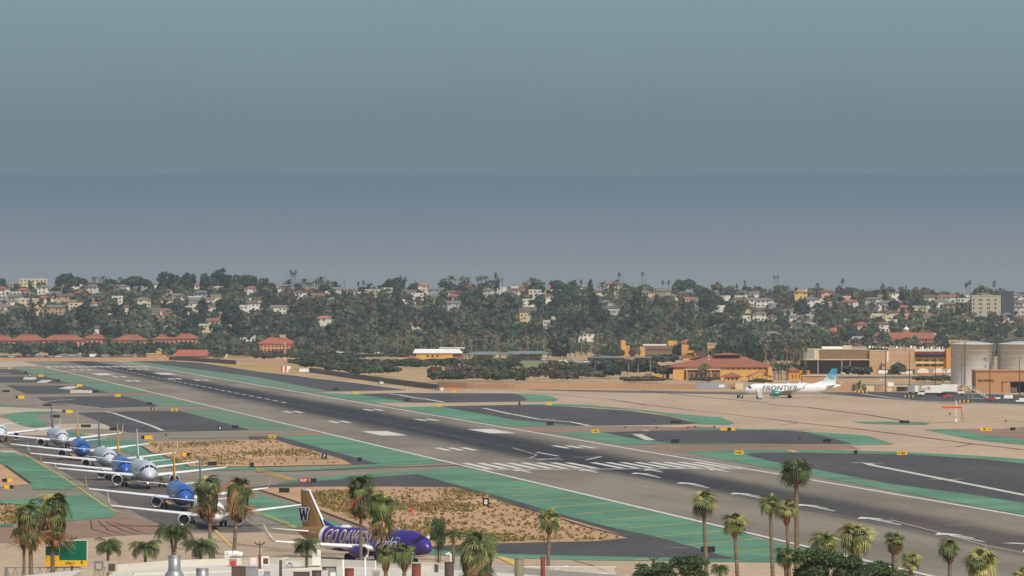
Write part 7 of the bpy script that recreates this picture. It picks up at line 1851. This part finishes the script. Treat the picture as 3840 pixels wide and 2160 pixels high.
# hooded white vent
p = rbase(1187,2126); k = p.y/FPX; t = thing('hooded_vent', 'white square vent with slanted open hood over the purple jet tail', 'roof vent', tuple(p), 0, EQ)
mb = MB(); mb.box((0,0,1.0),(.9,.9,1.0+36*k-1.0+.6)); mb.build('shaft', M_whitew, t); mb = MB(); mb.add([(-.55,-.5,42*k),(.5,-.5,42*k),(.5,.5,42*k),(-.55,.5,42*k),(-1.0,-.5,62*k),(.25,-.5,62*k),(.25,.5,62*k),(-1.0,.5,62*k)], [(0,1,5,4),(1,2,6,5),(2,3,7,6),(4,5,6,7)]); mb.build('hood', M_tarp, t); mb = MB(); mb.lathe([(0,.35),(.5,.35),(.8,.25)],10); mb.build('base', M_galv, t)
# goose-neck pipe
p = rbase(1690,2122); k = p.y/FPX; t = thing('gooseneck_vent', 'white goose-neck pipe left of the massive palm', 'vent pipe', tuple(p), 0, EQ)
mb = MB(); C_ = [(0,0,0),(0,0,36*k),(-.12,0,44*k),(-.32,0,46*k),(-.48,0,42*k)]
for a, b in zip(C_[:-1], C_[1:]): mb.tube(a, b, .17, n=10)
mb.build('pipe', M_whitew, t)
rbox(980,1009,2089,2119,M_whitew,'square white frame with dark panel on the roof edge',dep=.6,face=M_browndk)
rbox(905,936,2096,2124,M_beigeac,'beige air conditioner beside the white curved duct',dep=1.0)
rbox(858,886,2100,2125,mat('pinkish_unit_casing', rgb(176,140,132), .7),'pinkish box with small red panel under the curved duct',dep=1.0,face=M_red)
rbox(868,920,2128,2172,M_browndk,'large dark square unit in front of the beige one',dep=1.5); rbox(921,966,2128,2172,M_galv,'grey metal unit right of the large dark unit',dep=1.5)
rbox(1074,1096,2107,2126,M_whitew,'small white condenser with round fan on the roof',dep=.6,face=M_galv,legs=True); rbox(1100,1136,2104,2122,M_rooftop,'low white frame box right of the small condenser',dep=.8)
rbox(1100,1160,2148,2172,M_browndk,'wide dark unit with white bar at the bottom edge',dep=1.2); rbox(1208,1260,2128,2140,M_browndk,'flat dark unit left of the white poles',dep=1.0,face=M_galv); rbox(1392,1424,2142,2170,M_beigeac,'beige grille unit under the left bushy palm',dep=1.0,face=M_galv); rbox(990,1012,2146,2160,M_galv,'little grey unit behind the red lamp post',dep=.8)
rbox(1580,1622,2118,2150,M_rooftop,'white rounded housing between rusty and dark pipes',dep=1.5); rbox(1230,1262,2142,2168,M_galv,'silver coil unit left of the rust-brown pipe stub',dep=1.0,face=M_whitew)
rbox(352,384,2108,2140,M_galv,'grey cabinet left part of the pair by the road sign',dep=1.2,face=M_beigeac); rbox(396,436,2108,2146,M_beigeac,'brownish grille unit right of the grey cabinet',dep=1.2,face=M_browndk); rbox(302,350,2130,2172,M_beigeac,'tan unit below the green road sign',dep=1.2)
# red lamp post with winged head, street lamps
def lamp_post(x, yt, yb, Y, m, label, red=False):
    p = AT(x, yb, Y); k = Y/FPX; h = (yb-yt)*k; t = thing('street_lamp', label, 'street lamp', (p.x, Y, 0), 0, 'street lamps'); z1 = p.z
    mb = MB(); mb.tube((0,0,0),(0,0,z1+h*.62), .15, n=8); mb.build('pole', m, t); mb = MB(); mb.tube((0,0,z1+h*.62),(0,0,z1+h), .06, n=6); mb.build('upper_pole', M_poledk, t)
    mb = MB(); W_ = 19*k
    for s in (-1, 1):
        Q = [(0,z1+h-.38),(s*W_*.45,z1+h-.34),(s*W_*.8,z1+h-.22),(s*W_,z1+h-.05)]
        for a, b in zip(Q[:-1], Q[1:]): mb.tube((a[0],0,a[1]),(b[0],0,b[1]), .12, .05, 6)
    mb.build('winged_head', M_poledk, t); return t
lamp_post(974,2030,2160,600,M_rust,'red-brown lamp post with dark winged head on the roof')
lamp_post(2451,2084,2120,570,M_poledk,'dark winged lamp head rising behind the leafy bush')
lamp_post(270,2010,2025,655,M_poledk,'dark winged lamp head just above the green road sign')
def cobra(x0, y0, x1, y1, Y, label):
    a, b = AT(x0, y0, Y), AT(x1, y1, Y); t = thing('street_lamp', label, 'street lamp', (a.x, Y, 0), 0, 'street lamps'); dx = b.x-a.x
    mb = MB(); mb.tube((0,0,0),(0,0,a.z), .09, n=7); mb.tube((0,0,a.z),(dx*.35,0,a.z+(b.z-a.z)*.75), .06, n=6); mb.tube((dx*.35,0,a.z+(b.z-a.z)*.75),(dx*.8,0,b.z), .05, n=6); mb.build('curved_arm', M_whitew, t); mb = MB(); mb.box((dx*.93,0,b.z), (.75,.3,.14)); mb.build('lamp_head', M_metal, t)
cobra(2070,2148,2152,2121,590,'curved pale street lamp arm behind the lone slim palm'); cobra(1055,2098,1100,2090,600,'small pale lamp arm above the roof edge')
# railing behind the pipes
p = RP(1965,2152); t = thing('roof_railing', 'white picket railing at the bottom right of the white roof', 'railing', tuple(p), 0)
k = p.y/FPX
for i in range(46):
    mb = box_mesh('picket', M_whitew, (.07,.07,.75), (0,0,.375)); o = link('picket', mb, t); o.location = (i*.21, -i*.02, 0)
for z in (.1, .75): mb = MB(); mb.tube((0,0,z),(46*.21,-.9,z), .05, n=5); mb.build('rail', M_whitew, t)
# road sign gantry
Yg = 650.0; kg = Yg/FPX
M_sgreen = mat('highway_sign_green', rgb(6,98,72), .5); M_syel = mat('highway_sign_yellow', rgb(232,180,30), .5)
a = AT(172,2160,Yg); t = thing('road_sign_gantry', 'green and yellow overhead road sign on a steel truss at the lower left', 'road sign', (a.x, Yg, 0))
def gp(nm, m, x0, x1, y0, y1, d=0.0, th=.12):
    A_, B_ = AT(x0, y1, Yg), AT(x1, y0, Yg); mb = MB(); mb.box(((A_.x+B_.x)/2-a.x, d, (A_.z+B_.z)/2), (B_.x-A_.x, th, B_.z-A_.z)); return mb.build(nm, m, t)
gp('sign_panel', M_sgreen, 222, 327, 2026, 2101); gp('sign_panel', M_sgreen, 171, 221, 2048, 2083); gp('exit_strip', M_syel, 222, 328, 2101.5, 2122); gp('exit_strip', M_syel, 171, 221.5, 2083.5, 2124)
for (x0,x1,y0,y1) in ((222,327,2025,2027),(325.5,327.5,2026,2101),(171,221,2047,2048.4)): gp('border', M_whitew, x0, x1, y0, y1, -.075, .05)
for tx, x, y, s in (('ONLY', 262, 2112, .42), ('↓', 307, 2108, .6), ('↖', 195, 2091, .5)):
    q = AT(x, y, Yg)
    if tx == 'ONLY': flat_text(tx, s, M_black, t, 'lettering', (q.x-a.x, -.08, q.z), (math.pi/2,0,0), .01)
    else:
        o = link('arrow', arrow_mesh(), t); o.location = (q.x-a.x, -.08, q.z); o.rotation_euler = (0, math.radians(-90 if tx == '↓' else 45), 0); o.scale = (.8,1,.8)
z0, z1 = AT(0,2160,Yg).z-.6, AT(0,2128,Yg).z
for zz in (z0, z1): mb = MB(); mb.tube((-5,0.3,zz),(7.5,0.3,zz), .07, n=6); mb.build('truss_chord', M_galv, t)
for i in range(14): mb = MB(); x_ = -5+i*.95; mb.tube((x_,.3,z0),(x_+.47,.3,z1), .04, n=5); mb.tube((x_+.47,.3,z1),(x_+.95,.3,z0), .04, n=5); mb.build('truss_brace', M_galv, t)
for x_ in (-4.6, 7.2): mb = MB(); mb.tube((x_,.3,0),(x_,.3,z1), .2, n=8); mb.build('gantry_post', M_galv, t)
# ------------------------------------------------------------ haze over the airfield and the hill
def build_haze():
    mb = MB(); mb.box((0, 5900, 48), (13000, 12200, 98)); m = bpy.data.materials.new('haze_air'); m.use_nodes = True
    nt = m.node_tree; nt.nodes.clear(); out = nt.nodes.new('ShaderNodeOutputMaterial'); v = nt.nodes.new('ShaderNodeVolumePrincipled')
    v.inputs['Density'].default_value = HAZE_DENSITY; v.inputs['Color'].default_value = (.72, .82, .95, 1); v.inputs['Anisotropy'].default_value = .2
    nt.links.new(v.outputs[0], out.inputs['Volume'])
    o = mb.build('haze', m); o['kind'] = 'stuff'
build_haze()
